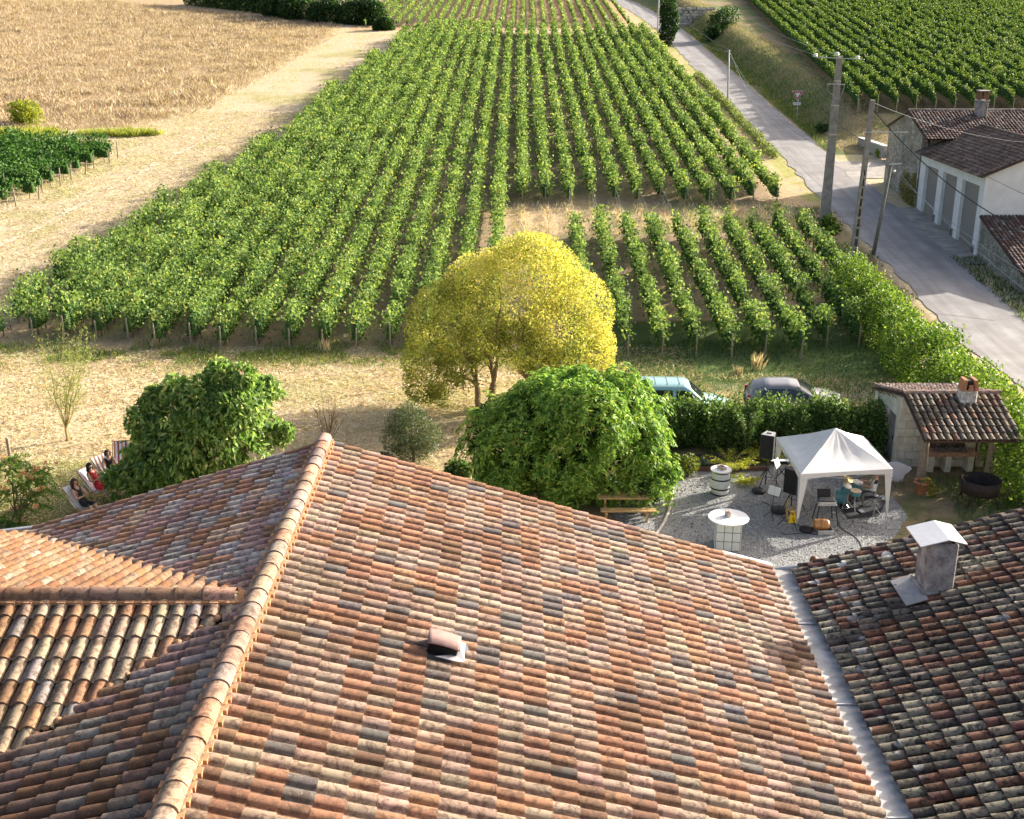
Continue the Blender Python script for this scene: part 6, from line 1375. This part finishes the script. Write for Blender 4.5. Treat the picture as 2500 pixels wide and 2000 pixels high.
# dry flower stalks beside the vineyard front
def tuft(label, px, py, h_):
    b = gp(px, py); n = 46; x_ = b.x+rng.normal(size=n)*.1; y_ = b.y+rng.normal(size=n)*.08; D = rng.normal(size=(n, 3))*.22; D[:, 2] = 1; D = unit(D); s_ = h_*(.6+.6*rng.random(n)); C = np.stack([x_, y_, Tn(x_, y_)], 1)+D*s_[:, None]*.46
    V, F = leaves(C, D, s_, .08, .03); o_ = npmesh('dry_tuft', V, F, M_straw, at=tuple(b)); tag(o_, label, 'grass tuft')
for a_, b_, h_, lb in ((548, 842, .8, 'tall dry grass tuft by the vineyard front, left of centre'), (795, 862, .8, 'tall dry grass tuft by the vineyard front near the yellow tree'), (245, 822, .6, 'dry grass tuft by the vineyard front at far left'), (1850, 905, .9, 'tall dry weed tuft behind the grey car'), (1800, 915, .5, 'low dry tuft between the two cars'), (1520, 912, .6, 'dry tuft behind the blue van'), (380, 850, .6, 'pale dry stalks at the edge of the mown field')): tuft(lb, a_, b_, h_)
# ------------------------------------------------------------------ cars
M_glass = plain('car_glass', (.02, .025, .03), .08, 0, var=.1, spec=.8); M_tyre = plain('tyre', (.02, .02, .02), .9)
def paint(name, col, metal=.5):
    m, nt, bs = newmat(name); bs.inputs['Base Color'].default_value = (*col, 1); bs.inputs['Metallic'].default_value = metal; bs.inputs['Roughness'].default_value = .35; bs.inputs['Coat Weight'].default_value = .6; bs.inputs['Coat Roughness'].default_value = .08
    n = noise(nt, 30, 3, .6, wpos(nt)); nt.links.new(mrange(nt, n, .3, .8, .3, .5), bs.inputs['Roughness']); return m
def car(name, label, loc, yaw, top, W, wheels, pm, belt=.95, wins=(), wroof=.78, lights=None, ribs=()):
    """top: (x, z) silhouette from nose to tail, x forward"""
    t = thing(name, label, 'car', loc); M = Matrix.Translation(loc) @ Matrix.Rotation(yaw, 4, 'Z'); w2 = W/2
    xs_ = [p[0] for p in top]; zs_ = [p[1] for p in top]
    def zt(x): return float(np.interp(-x, [-a for a in xs_], zs_))
    x0, x1 = xs_[0], xs_[-1]
    def sec(x):
        z = zt(x); e = min(1, (x0-x)/.35, (x-x1)/.25); e = max(0, e)**.5; ww = w2*(.80+.20*e); b = min(belt+.04*(x0-x)/(x0-x1), z-.03)
        k = max(0, (z-b)/(1.0)); wr = ww-(ww-w2*wroof)*min(1, k*1.6)
        return [(ww*.94, .22), (ww, .40), (ww, b-.12), (ww*.985, b), (wr+.0, max(b+.01, z-.09)), (wr*.90, max(b+.015, z-.02)), (wr*.5, z+.012), (0, z+.02)]
    st = sorted(set([round(x, 3) for x in list(np.linspace(x1+.001, x0-.001, 30))+[x for x in xs_[1:-1]]]))
    m = MB(M); n = 15; vs_ = []
    for x in st:
        s_ = sec(x); vs_ += [(x, y, z) for y, z in s_]+[(x, -y, z) for y, z in reversed(s_[:-1])]
    fs_ = [(i*n+k, i*n+k+1, (i+1)*n+k+1, (i+1)*n+k) for i in range(len(st)-1) for k in range(n-1)]+[(i*n+n-1, i*n, (i+1)*n, (i+1)*n+n-1) for i in range(len(st)-1)]
    fs_ += [tuple(range(n)), tuple(range((len(st)-1)*n+n-1, (len(st)-1)*n-1, -1))]
    m.add(vs_, fs_); body = m.build('body', pm, t, True)
    for (xa, xb) in wins:                                          # side windows on both sides
        for s_ in (-1, 1):
            m = MB(M); A = []
            for x in np.linspace(xa, xb, 6):
                q = sec(x); (y3, z3), (y4, z4) = q[3], q[4]
                if z4-z3 < .12: y4, z4 = y3, z3+.02
                A += [(x, s_*(y3+(y4-y3)*.08+.012), z3+(z4-z3)*.10), (x, s_*(y3+(y4-y3)*.9+.012), z3+(z4-z3)*.90)]
            m.add(A, [(2*i, 2*i+2, 2*i+3, 2*i+1) if s_ > 0 else (2*i+1, 2*i+3, 2*i+2, 2*i) for i in range(5)]); m.build('side_window', M_glass, t)
    def pane(nm, xa, xb, sgn):
        m = MB(M); A = []
        for i in range(5):
            x = xa+(xb-xa)*i/4; q = sec(x); wv = q[5][0]*.97; z = zt(x)+.03
            A += [(x+sgn*.012, -wv, z-.03), (x+sgn*.012, -wv*.5, z), (x+sgn*.012, wv*.5, z), (x+sgn*.012, wv, z-.03)]
        m.add(A, [(4*i+k, 4*i+k+1, 4*i+5+k, 4*i+4+k) for i in range(4) for k in range(3)]); m.build(nm, M_glass, t, True)
    pane('windscreen', *lights['ws'], 1); pane('rear_window', *lights['rw'], -1)
    for xw in wheels:
        for s_ in (-1, 1):
            m = MB(M); m.tube([(xw, s_*(w2-.20), .31), (xw, s_*(w2+.01), .31)], .31, 20); wh = m.build('wheel', M_tyre, t, True); m = MB(M); m.tube([(xw, s_*(w2), .31), (xw, s_*(w2+.02), .31)], .19, 14); m.build('rim', M_alu, wh)
    for s_ in (-1, 1):
        m = MB(M); m.ball((x0-.10, s_*w2*.62, .66), .13, 10, 6, (.9, 1.3, .8)); m.build('headlight', plain('lamp_glass', (.7, .7, .72), .15), t, True)
        m = MB(M); m.box((x1+.05, s_*w2*.80, .82), (.12, .14, .34)); m.build('tail_light', plain('red_lamp', (.45, .02, .03), .3), t)
        m = MB(M); m.box((lights['ws'][0]-.35, s_*(w2+.09), belt+.08), (.10, .18, .13), 0, .02); m.build('wing_mirror', M_black, t)
    m = MB(M); m.box((x0-.08, 0, .40), (.22, W*.86, .22), 0, .04); m.build('front_bumper', M_black, t); m = MB(M); m.box((x1+.06, 0, .42), (.2, W*.9, .24), 0, .04); m.build('rear_bumper', M_black, t)
    for x in ribs: m = MB(M); m.box((x, 0, zt(x)+.022), (.012, W*.62, .012)); m.build('roof_seam', M_black, t)
    return t
vx = at_z(1770, 985, .95); va = at_z(1600, 928, 1.82)
vanp = Vector((vx.x-1.75, va.y-.15, 0))
car('van', 'pale turquoise van parked behind the hedge next to the palmate tree', vanp, R(-2), [(2.15, .62), (2.05, .80), (1.3, 1.02), (.95, 1.10), (.25, 1.72), (0, 1.82), (-1.9, 1.83), (-2.02, 1.70), (-2.07, .9)], 1.78, (1.25, -1.4), paint('turquoise_paint', (.30, .50, .50), .25), .98, ((.55, -.35), (-.5, -1.85)), .84, {'ws': (.92, .28), 'rw': (-1.99, -2.05)}, (-.2, -.7, -1.2, -1.6))
cr0 = at_z(1838, 965, 1.2); hat = Vector((cr0.x+2.05, at_z(1910, 928, 1.46).y-.1, 0))
car('hatchback', 'dark grey hatchback parked behind the hedge beside the turquoise van', hat, R(-6), [(2.05, .58), (1.95, .74), (1.15, .92), (.9, .98), (.1, 1.40), (-.3, 1.46), (-1.2, 1.42), (-1.75, 1.22), (-2.0, .95), (-2.06, .7)], 1.74, (1.28, -1.25), paint('dark_grey_paint', (.26, .25, .255), .5), .88, ((.5, -.4), (-.5, -1.5)), .76, {'ws': (.86, .14), 'rw': (-1.30, -1.86)})
# ------------------------------------------------------------------ people
M_skin = plain('skin', (.50, .30, .21), .6, var=.08); M_hairb = plain('dark_hair', (.022, .015, .012), .6, var=.3); M_hairn = plain('brown_hair', (.16, .075, .035), .6, var=.3)
BONES = [('pelvis', 'waist'), ('waist', 'chest'), ('chest', 'neck'), ('neck', 'head'), ('head', 'crown')]
for s_ in 'LR': BONES += [('chest', 'sh'+s_), ('sh'+s_, 'el'+s_), ('el'+s_, 'wr'+s_), ('wr'+s_, 'ha'+s_), ('pelvis', 'hip'+s_), ('hip'+s_, 'kn'+s_), ('kn'+s_, 'an'+s_), ('an'+s_, 'toe'+s_)]
RAD = {'pelvis': (.145, .12), 'waist': (.125, .10), 'chest': (.15, .11), 'neck': (.055, .055), 'head': (.085, .095), 'crown': (.07, .08), 'sh': (.065, .065), 'el': (.043, .043), 'wr': (.03, .03), 'ha': (.038, .025), 'hip': (.095, .095), 'kn': (.06, .06), 'an': (.042, .042), 'toe': (.04, .03)}
def person(label, loc, yaw, J, mats, hair, hairlen=.0, shades=False, female=True):
    """J: joint positions, facing +x, left = +y.  mats: region -> material"""
    t = thing('person', label, 'person', loc); M = Matrix.Translation(loc) @ Matrix.Rotation(yaw, 4, 'Z')
    names = list(J); idx = {k: i for i, k in enumerate(names)}
    me = bpy.data.meshes.new('skel'); me.from_pydata([J[k] for k in names], [(idx[a], idx[b]) for a, b in BONES], []); me.update()
    ob = bpy.data.objects.new('skel', me); COL.objects.link(ob)
    sk = ob.modifiers.new('s', 'SKIN'); sk.use_smooth_shade = True; ss = ob.modifiers.new('u', 'SUBSURF'); ss.levels = 2; ss.render_levels = 2
    if not me.skin_vertices: me.attributes.new('skin', 'FLOAT', 'POINT')
    for k, i in idx.items():
        r_ = RAD.get(k) or RAD[k[:-1]]; me.skin_vertices[0].data[i].radius = r_; me.skin_vertices[0].data[i].use_root = (k == 'pelvis')
    dg = bpy.context.evaluated_depsgraph_get(); dg.update(); me2 = bpy.data.meshes.new_from_object(ob.evaluated_get(dg)); bpy.data.objects.remove(ob)
    reg = {}
    for a, b in BONES:
        k = b if b in ('waist', 'chest', 'neck', 'head', 'crown') else b[:-1]; reg[(a, b)] = {'waist': 'top', 'chest': 'top', 'neck': 'skin', 'head': 'skin', 'crown': 'skin', 'sh': 'top', 'el': 'sleeve', 'wr': 'skin', 'ha': 'skin', 'hip': 'hip', 'kn': 'thigh', 'an': 'shin', 'toe': 'shoe'}[k]
    ml = []; mi = []
    for r_ in ('skin', 'top', 'sleeve', 'hip', 'thigh', 'shin', 'shoe'): ml.append(mats.get(r_, M_skin))
    order = ['skin', 'top', 'sleeve', 'hip', 'thigh', 'shin', 'shoe']
    segs = [(Vector(J[a]), Vector(J[b]), order.index(reg[(a, b)])) for a, b in BONES]
    for p in me2.polygons:
        c_ = p.center; best = (9, 0)
        for a, b, k in segs:
            ab = b-a; tt_ = max(0, min(1, (c_-a).dot(ab)/max(1e-6, ab.dot(ab)))); dd = (c_-(a+ab*tt_)).length
            if dd < best[0]: best = (dd, k)
        mi.append(best[1])
    V = [M @ v.co for v in me2.vertices]; Fs = [tuple(p.vertices) for p in me2.polygons]
    b = MB(); b.add(V, Fs); b.mi = mi
    H = Vector(J['head']); up = (Vector(J['crown'])-H).normalized(); fw = Vector((1, 0, 0)); fw = (fw-up*fw.dot(up)).normalized(); sd = up.cross(fw)
    # hands: palm and five fingers
    hb = MB(M)
    for s_ in 'LR':
        w_ = Vector(J['wr'+s_]); h_ = Vector(J['ha'+s_]); dd = (h_-w_).normalized(); sv = dd.cross(Vector((0, 0, 1))).normalized(); nn = sv.cross(dd)
        for k in range(4):
            a = h_+sv*(-.027+.018*k); L_ = (.07, .08, .075, .058)[k]; hb.tube([a, a+dd*L_*.55-nn*.008, a+dd*L_*.9-nn*.03], [.0095, .009, .007], 6)
        th = (w_+h_)/2+sv*.03; hb.tube([th, th+dd*.03+sv*.025, th+dd*.06+sv*.028-nn*.012], [.011, .010, .008], 6)
    b.v += hb.v; off = len(V); b.f += [tuple(i+off for i in f) for f in hb.f]; b.mi += [0]*len(hb.f)
    fc = MB(M); fc.tube([H+fw*.085+up*.03, H+fw*.115-up*.005, H+fw*.09-up*.015], [.012, .016, .012], 6)
    for e in (-1, 1): fc.ball(H+sd*(e*.09)+up*.0, .03, 8, 5, (.5, .4, 1))
    off = len(b.v); b.v += fc.v; b.f += [tuple(i+off for i in f) for f in fc.f]; b.mi += [0]*len(fc.f)
    body = b.build('body', ml, t, True)
    hr_ = MB(M); c0 = H+up*.045-fw*.018; n1, n2 = 9, 14; vs_ = []; fs_ = []
    for i in range(n1):
        a = 1.75*i/(n1-1)
        for k in range(n2):
            g = 2*math.pi*k/n2; dirv = up*math.cos(a)+(fw*math.cos(g)+sd*math.sin(g))*math.sin(a); front = math.cos(g) > .35
            rr_ = (.122 if hairlen else .108) if not (front and a > 1.0) else .085; vs_.append(c0+dirv*rr_*(1+random.uniform(-.04, .04)))
    fs_ = [(i*n2+k, i*n2+(k+1) % n2, (i+1)*n2+(k+1) % n2, (i+1)*n2+k) for i in range(n1-1) for k in range(n2)]
    hr_.add(vs_, fs_)
    if hairlen:
        for k in range(11):
            g = math.pi*(.32+1.36*k/10); q = c0+(fw*math.cos(g)+sd*math.sin(g))*.095; hr_.tube([q+up*.02, q-up*hairlen*.5-fw*.02+sd*random.uniform(-.01, .01), q-up*hairlen-fw*.0], [.036, .034, .015], 6)
    hr_.build('hair', hair, t, True)
    fe = MB(M)
    for e in (-1, 1): fe.ball(H+fw*.088+sd*(e*.034)+up*.028, .022 if shades else .012, 8, 5, (.6, 1.3, 1))
    if shades: fe.tube([H+fw*.098-sd*.03+up*.03, H+fw*.098+sd*.03+up*.03], .006, 5)
    fe.build('sunglasses' if shades else 'eyes', M_black, t, True)
    mo = MB(M); mo.ball(H+fw*.085-up*.048, .02, 8, 5, (.4, 1.2, .4)); mo.build('mouth', plain('lips', (.38, .13, .11), .5), t, True)
    return t
def seated(lean=.3, arm='lap', seat=.42, stretch=.42):
    z0 = seat; J = {'pelvis': (0, 0, z0+.08), 'waist': (-lean*.35, 0, z0+.25), 'chest': (-lean*.8, 0, z0+.47), 'neck': (-lean*1.0, 0, z0+.64), 'head': (-lean*.98, 0, z0+.76), 'crown': (-lean*.98, 0, z0+.87)}
    for s_, e in (('L', 1), ('R', -1)):
        J['sh'+s_] = (-lean*.92, e*.18, z0+.55); J['hip'+s_] = (.03, e*.10, z0+.05); J['kn'+s_] = (.42, e*.11, z0+.10); J['an'+s_] = (.42+stretch*.5, e*.11, .10+max(0, .1-stretch*.2)); J['toe'+s_] = (.42+stretch*.5+.16, e*.12, .05)
        if arm == 'phone': J['el'+s_] = (-.05, e*.23, z0+.30); J['wr'+s_] = (.16, e*.07, z0+.40); J['ha'+s_] = (.20, e*.045, z0+.45)
        else: J['el'+s_] = (-.02, e*.24, z0+.33); J['wr'+s_] = (.22, e*.15, z0+.25); J['ha'+s_] = (.29, e*.13, z0+.24)
    return J
def deckchair(label, loc, yaw, cols):
    t = thing('deckchair', label, 'deckchair', loc); M = Matrix.Translation(loc) @ Matrix.Rotation(yaw, 4, 'Z'); M_fr = plain('deckchair_wood', (.36, .20, .10), .6, var=.2)
    for s_ in (-1, 1):
        m = MB(M); m.tube([(-.62, s_*.31, 1.06), (.02, s_*.31, .42), (.50, s_*.31, .02)], .018, 6); m.build('rail', M_fr, t); m = MB(M); m.tube([(-.55, s_*.28, .02), (.0, s_*.28, .38), (.42, s_*.28, .46)], .018, 6); m.build('leg', M_fr, t)
    for a in ((-.62, 1.06), (.42, .46), (.50, .03), (-.55, .03)): m = MB(M); m.tube([(a[0], -.31, a[1]), (a[0], .31, a[1])], .016, 6); m.build('crossbar', M_fr, t)
    prof = [(-.62, 1.07), (-.47, .80), (-.28, .53), (-.08, .37), (.14, .34), (.32, .40), (.42, .47)]; ns_ = len(cols)
    for k, c_ in enumerate(cols):
        ya, yb_ = -.28+.56*k/ns_, -.28+.56*(k+1)/ns_; m = MB(M); m.add([(x, y, z) for x, z in prof for y in (ya, yb_)], [(2*i, 2*i+1, 2*i+3, 2*i+2) for i in range(6)]); m.build('canvas' if ns_ == 1 else 'canvas_stripe', c_, t, True)
    return t
M_cw = plain('white_canvas', (.74, .75, .77), .8, var=.04); M_cr = plain('dark_red_canvas', (.36, .07, .06), .8); M_cp = plain('salmon_canvas', (.62, .30, .20), .8); M_cb = plain('brown_canvas', (.30, .16, .10), .8)
M_dress = plain('red_dress', (.55, .02, .03), .7, var=.12); M_blk = plain('black_cloth', (.02, .018, .022), .8, var=.2); M_sand = plain('beige_cloth', (.45, .36, .29), .8)
dl = R(-28)
def gz0(px, py, z): p = at_z(px, py, z); return Vector((p.x, p.y, 0))
q1 = gz0(203, 1226, .52); deckchair('white deckchair nearest the tiled roof in the group of sunbathers', q1, dl, [M_cw]); person('woman with dark curly hair and black dress looking at a phone in the nearest deckchair', q1+Vector((.02, 0, 0)), dl, seated(.34, 'phone'), {'top': M_blk, 'hip': M_blk, 'thigh': M_blk, 'shoe': M_sand}, M_hairn if False else plain('dark_brown_hair', (.05, .028, .018), .6, var=.3), .26)
q2 = gz0(238, 1185, .52); deckchair('white deckchair in the middle of the sunbathers', q2, dl, [M_cw]); person('woman with long black hair in a bright red dress sitting in the middle deckchair', q2+Vector((.02, 0, 0)), dl, seated(.30, 'phone'), {'top': M_dress, 'hip': M_dress, 'thigh': M_dress, 'shin': M_sand, 'shoe': M_sand}, M_hairb, .32)
q3 = gz0(262, 1168, .52); q3 = q3+Vector((-.1, .55, 0)); deckchair('deckchair with thin brown and white stripes behind the sunbathers', q3, R(-35), [M_cw, M_cb, M_cw, M_cb, M_cw, M_cb, M_cw]); person('woman in dark top wearing large sunglasses in the striped deckchair', q3+Vector((.05, 0, 0)), R(-62), seated(.24, 'lap'), {'top': M_blk, 'hip': M_dress, 'thigh': M_dress, 'shoe': M_sand}, plain('auburn_hair', (.07, .028, .018), .6), .12, True)
q4 = gz0(290, 1140, .35); deckchair('empty deckchair with wide dark red and white stripes at the back', q4+Vector((0, .3, 0)), R(-78), [M_cp, M_cw, M_cr, M_cw, M_cp, M_cw, M_cr, M_cw])
# drummer
dq = gz0(2130, 1203, .50); J = seated(.06, 'lap', .44, .12)
J['elL'] = (.08, .26, .82); J['wrL'] = (.30, .10, .80); J['haL'] = (.37, .08, .79); J['elR'] = (.06, -.27, .80); J['wrR'] = (.30, -.16, .88); J['haR'] = (.37, -.15, .90); J['knL'] = (.40, .20, .50); J['anL'] = (.36, .24, .10); J['toeL'] = (.52, .26, .06); J['knR'] = (.42, -.16, .50); J['anR'] = (.44, -.16, .10); J['toeR'] = (.60, -.16, .06)
def cow_mat():
    m, nt, bs = newmat('black_and_white_shirt'); n = noise(nt, 4.5, 1, .4, wpos(nt)); r_ = ramp(nt, [(.53, (.80, .80, .80)), (.56, (.03, .03, .035))]); nt.links.new(n, r_.inputs[0]); nt.links.new(r_.outputs[0], bs.inputs['Base Color']); bs.inputs['Roughness'].default_value = .8; return m
M_cow = cow_mat(); M_jean = plain('grey_jeans', (.17, .175, .18), .85, var=.15)
person('drummer in black and white patterned shirt and grey trousers under the gazebo', dq, R(178), J, {'top': M_cow, 'sleeve': M_cow, 'hip': M_jean, 'thigh': M_jean, 'shin': M_jean, 'shoe': M_black}, M_hairn, 0)
stl = thing('drum_stool', 'black round drum stool under the drummer', 'stool', dq+Vector((.03, 0, .03)))
m = MB(); m.lathe([(.01, .35), (.16, .35), (.18, .38), (.16, .42), (.01, .42)], dq+Vector((.04, 0, 0)), 18, False); m.build('seat', M_black, stl, True); MB().tube([dq+Vector((.04, 0, .08)), dq+Vector((.04, 0, .36))], .02, 8).build('pole', M_steel, stl)
for k in range(3): a = 2.1*k; m = MB(); m.tube([dq+Vector((.04, 0, .22)), dq+Vector((.04+.22*math.cos(a), .22*math.sin(a), .04))], .012, 6); m.build('leg', M_steel, stl)
for s_, lb in ((1, 'wooden drumstick in the drummer\'s near hand'), (-1, 'wooden drumstick in the drummer\'s far hand')):
    Mx = Matrix.Translation(dq) @ Matrix.Rotation(R(178), 4, 'Z'); h_ = Vector(J['haL' if s_ > 0 else 'haR']); a = Mx @ (h_+Vector((-.04, 0, -.01))); b = Mx @ (h_+Vector((.28, -s_*.06, .03))); m = MB(); m.tube([a, a.lerp(b, .9), b], [.009, .007, .010], 6); tag(m.build('drumstick', plain('stick_wood', (.6, .45, .28), .6), at=a), lb, 'drumstick')
def standing():
    J = {'pelvis': (0, 0, .95), 'waist': (0, 0, 1.10), 'chest': (0, 0, 1.32), 'neck': (0, 0, 1.48), 'head': (.02, 0, 1.60), 'crown': (.02, 0, 1.71)}
    for s_, e in (('L', 1), ('R', -1)):
        J['sh'+s_] = (0, e*.19, 1.40); J['el'+s_] = (.02, e*.26, 1.12); J['wr'+s_] = (.14, e*.24, .90); J['ha'+s_] = (.17, e*.235, .83); J['hip'+s_] = (0, e*.10, .92); J['kn'+s_] = (.03, e*.11, .50); J['an'+s_] = (0, e*.12, .09); J['toe'+s_] = (.17, e*.14, .045)
    return J
sp0 = gz0(1972, 1206, 0); J = standing(); J['elL'] = (.08, .25, 1.12); J['wrL'] = (.24, .08, 1.16); J['haL'] = (.30, .05, 1.16); J['elR'] = (.06, -.25, 1.08); J['wrR'] = (.22, -.10, .95); J['haR'] = (.28, -.07, .93)
person('saxophonist in patterned white shirt and black trousers half hidden behind the near loudspeaker', sp0+Vector((-.2, .1, 0)), R(195), J, {'top': M_cow, 'sleeve': M_cow, 'hip': M_blk, 'thigh': M_blk, 'shin': M_blk, 'shoe': plain('pale_shoe', (.6, .55, .5), .7)}, M_hairb, 0)
Ms = Matrix.Translation(sp0+Vector((-.2, .1, 0))) @ Matrix.Rotation(R(195), 4, 'Z'); sxo = thing('saxophone', 'brass saxophone held by the player behind the near loudspeaker', 'saxophone', Ms @ Vector((.3, 0, .8)))
m = MB(Ms); m.tube([(.12, 0, 1.50), (.22, 0, 1.46), (.30, 0, 1.30), (.32, -.02, .95), (.36, -.04, .78), (.44, -.05, .76), (.50, -.05, .90), (.56, -.05, 1.08)], [.012, .016, .022, .035, .045, .05, .065, .12], 10); m.build('body', M_brass, sxo, True); m = MB(Ms)
for k in range(7): m.tube([(.27, .02, .95+.05*k), (.36, .02, .95+.05*k)], .013, 5)
m.build('keys', M_brass, sxo)
hp = gz0(1987, 1366, 1.66); person('person with brown hair whose head just shows above the dark roof edge', hp, R(100), standing(), {'top': M_sand, 'sleeve': M_sand, 'hip': M_jean, 'thigh': M_jean, 'shin': M_jean, 'shoe': M_black}, M_hairn, .05)
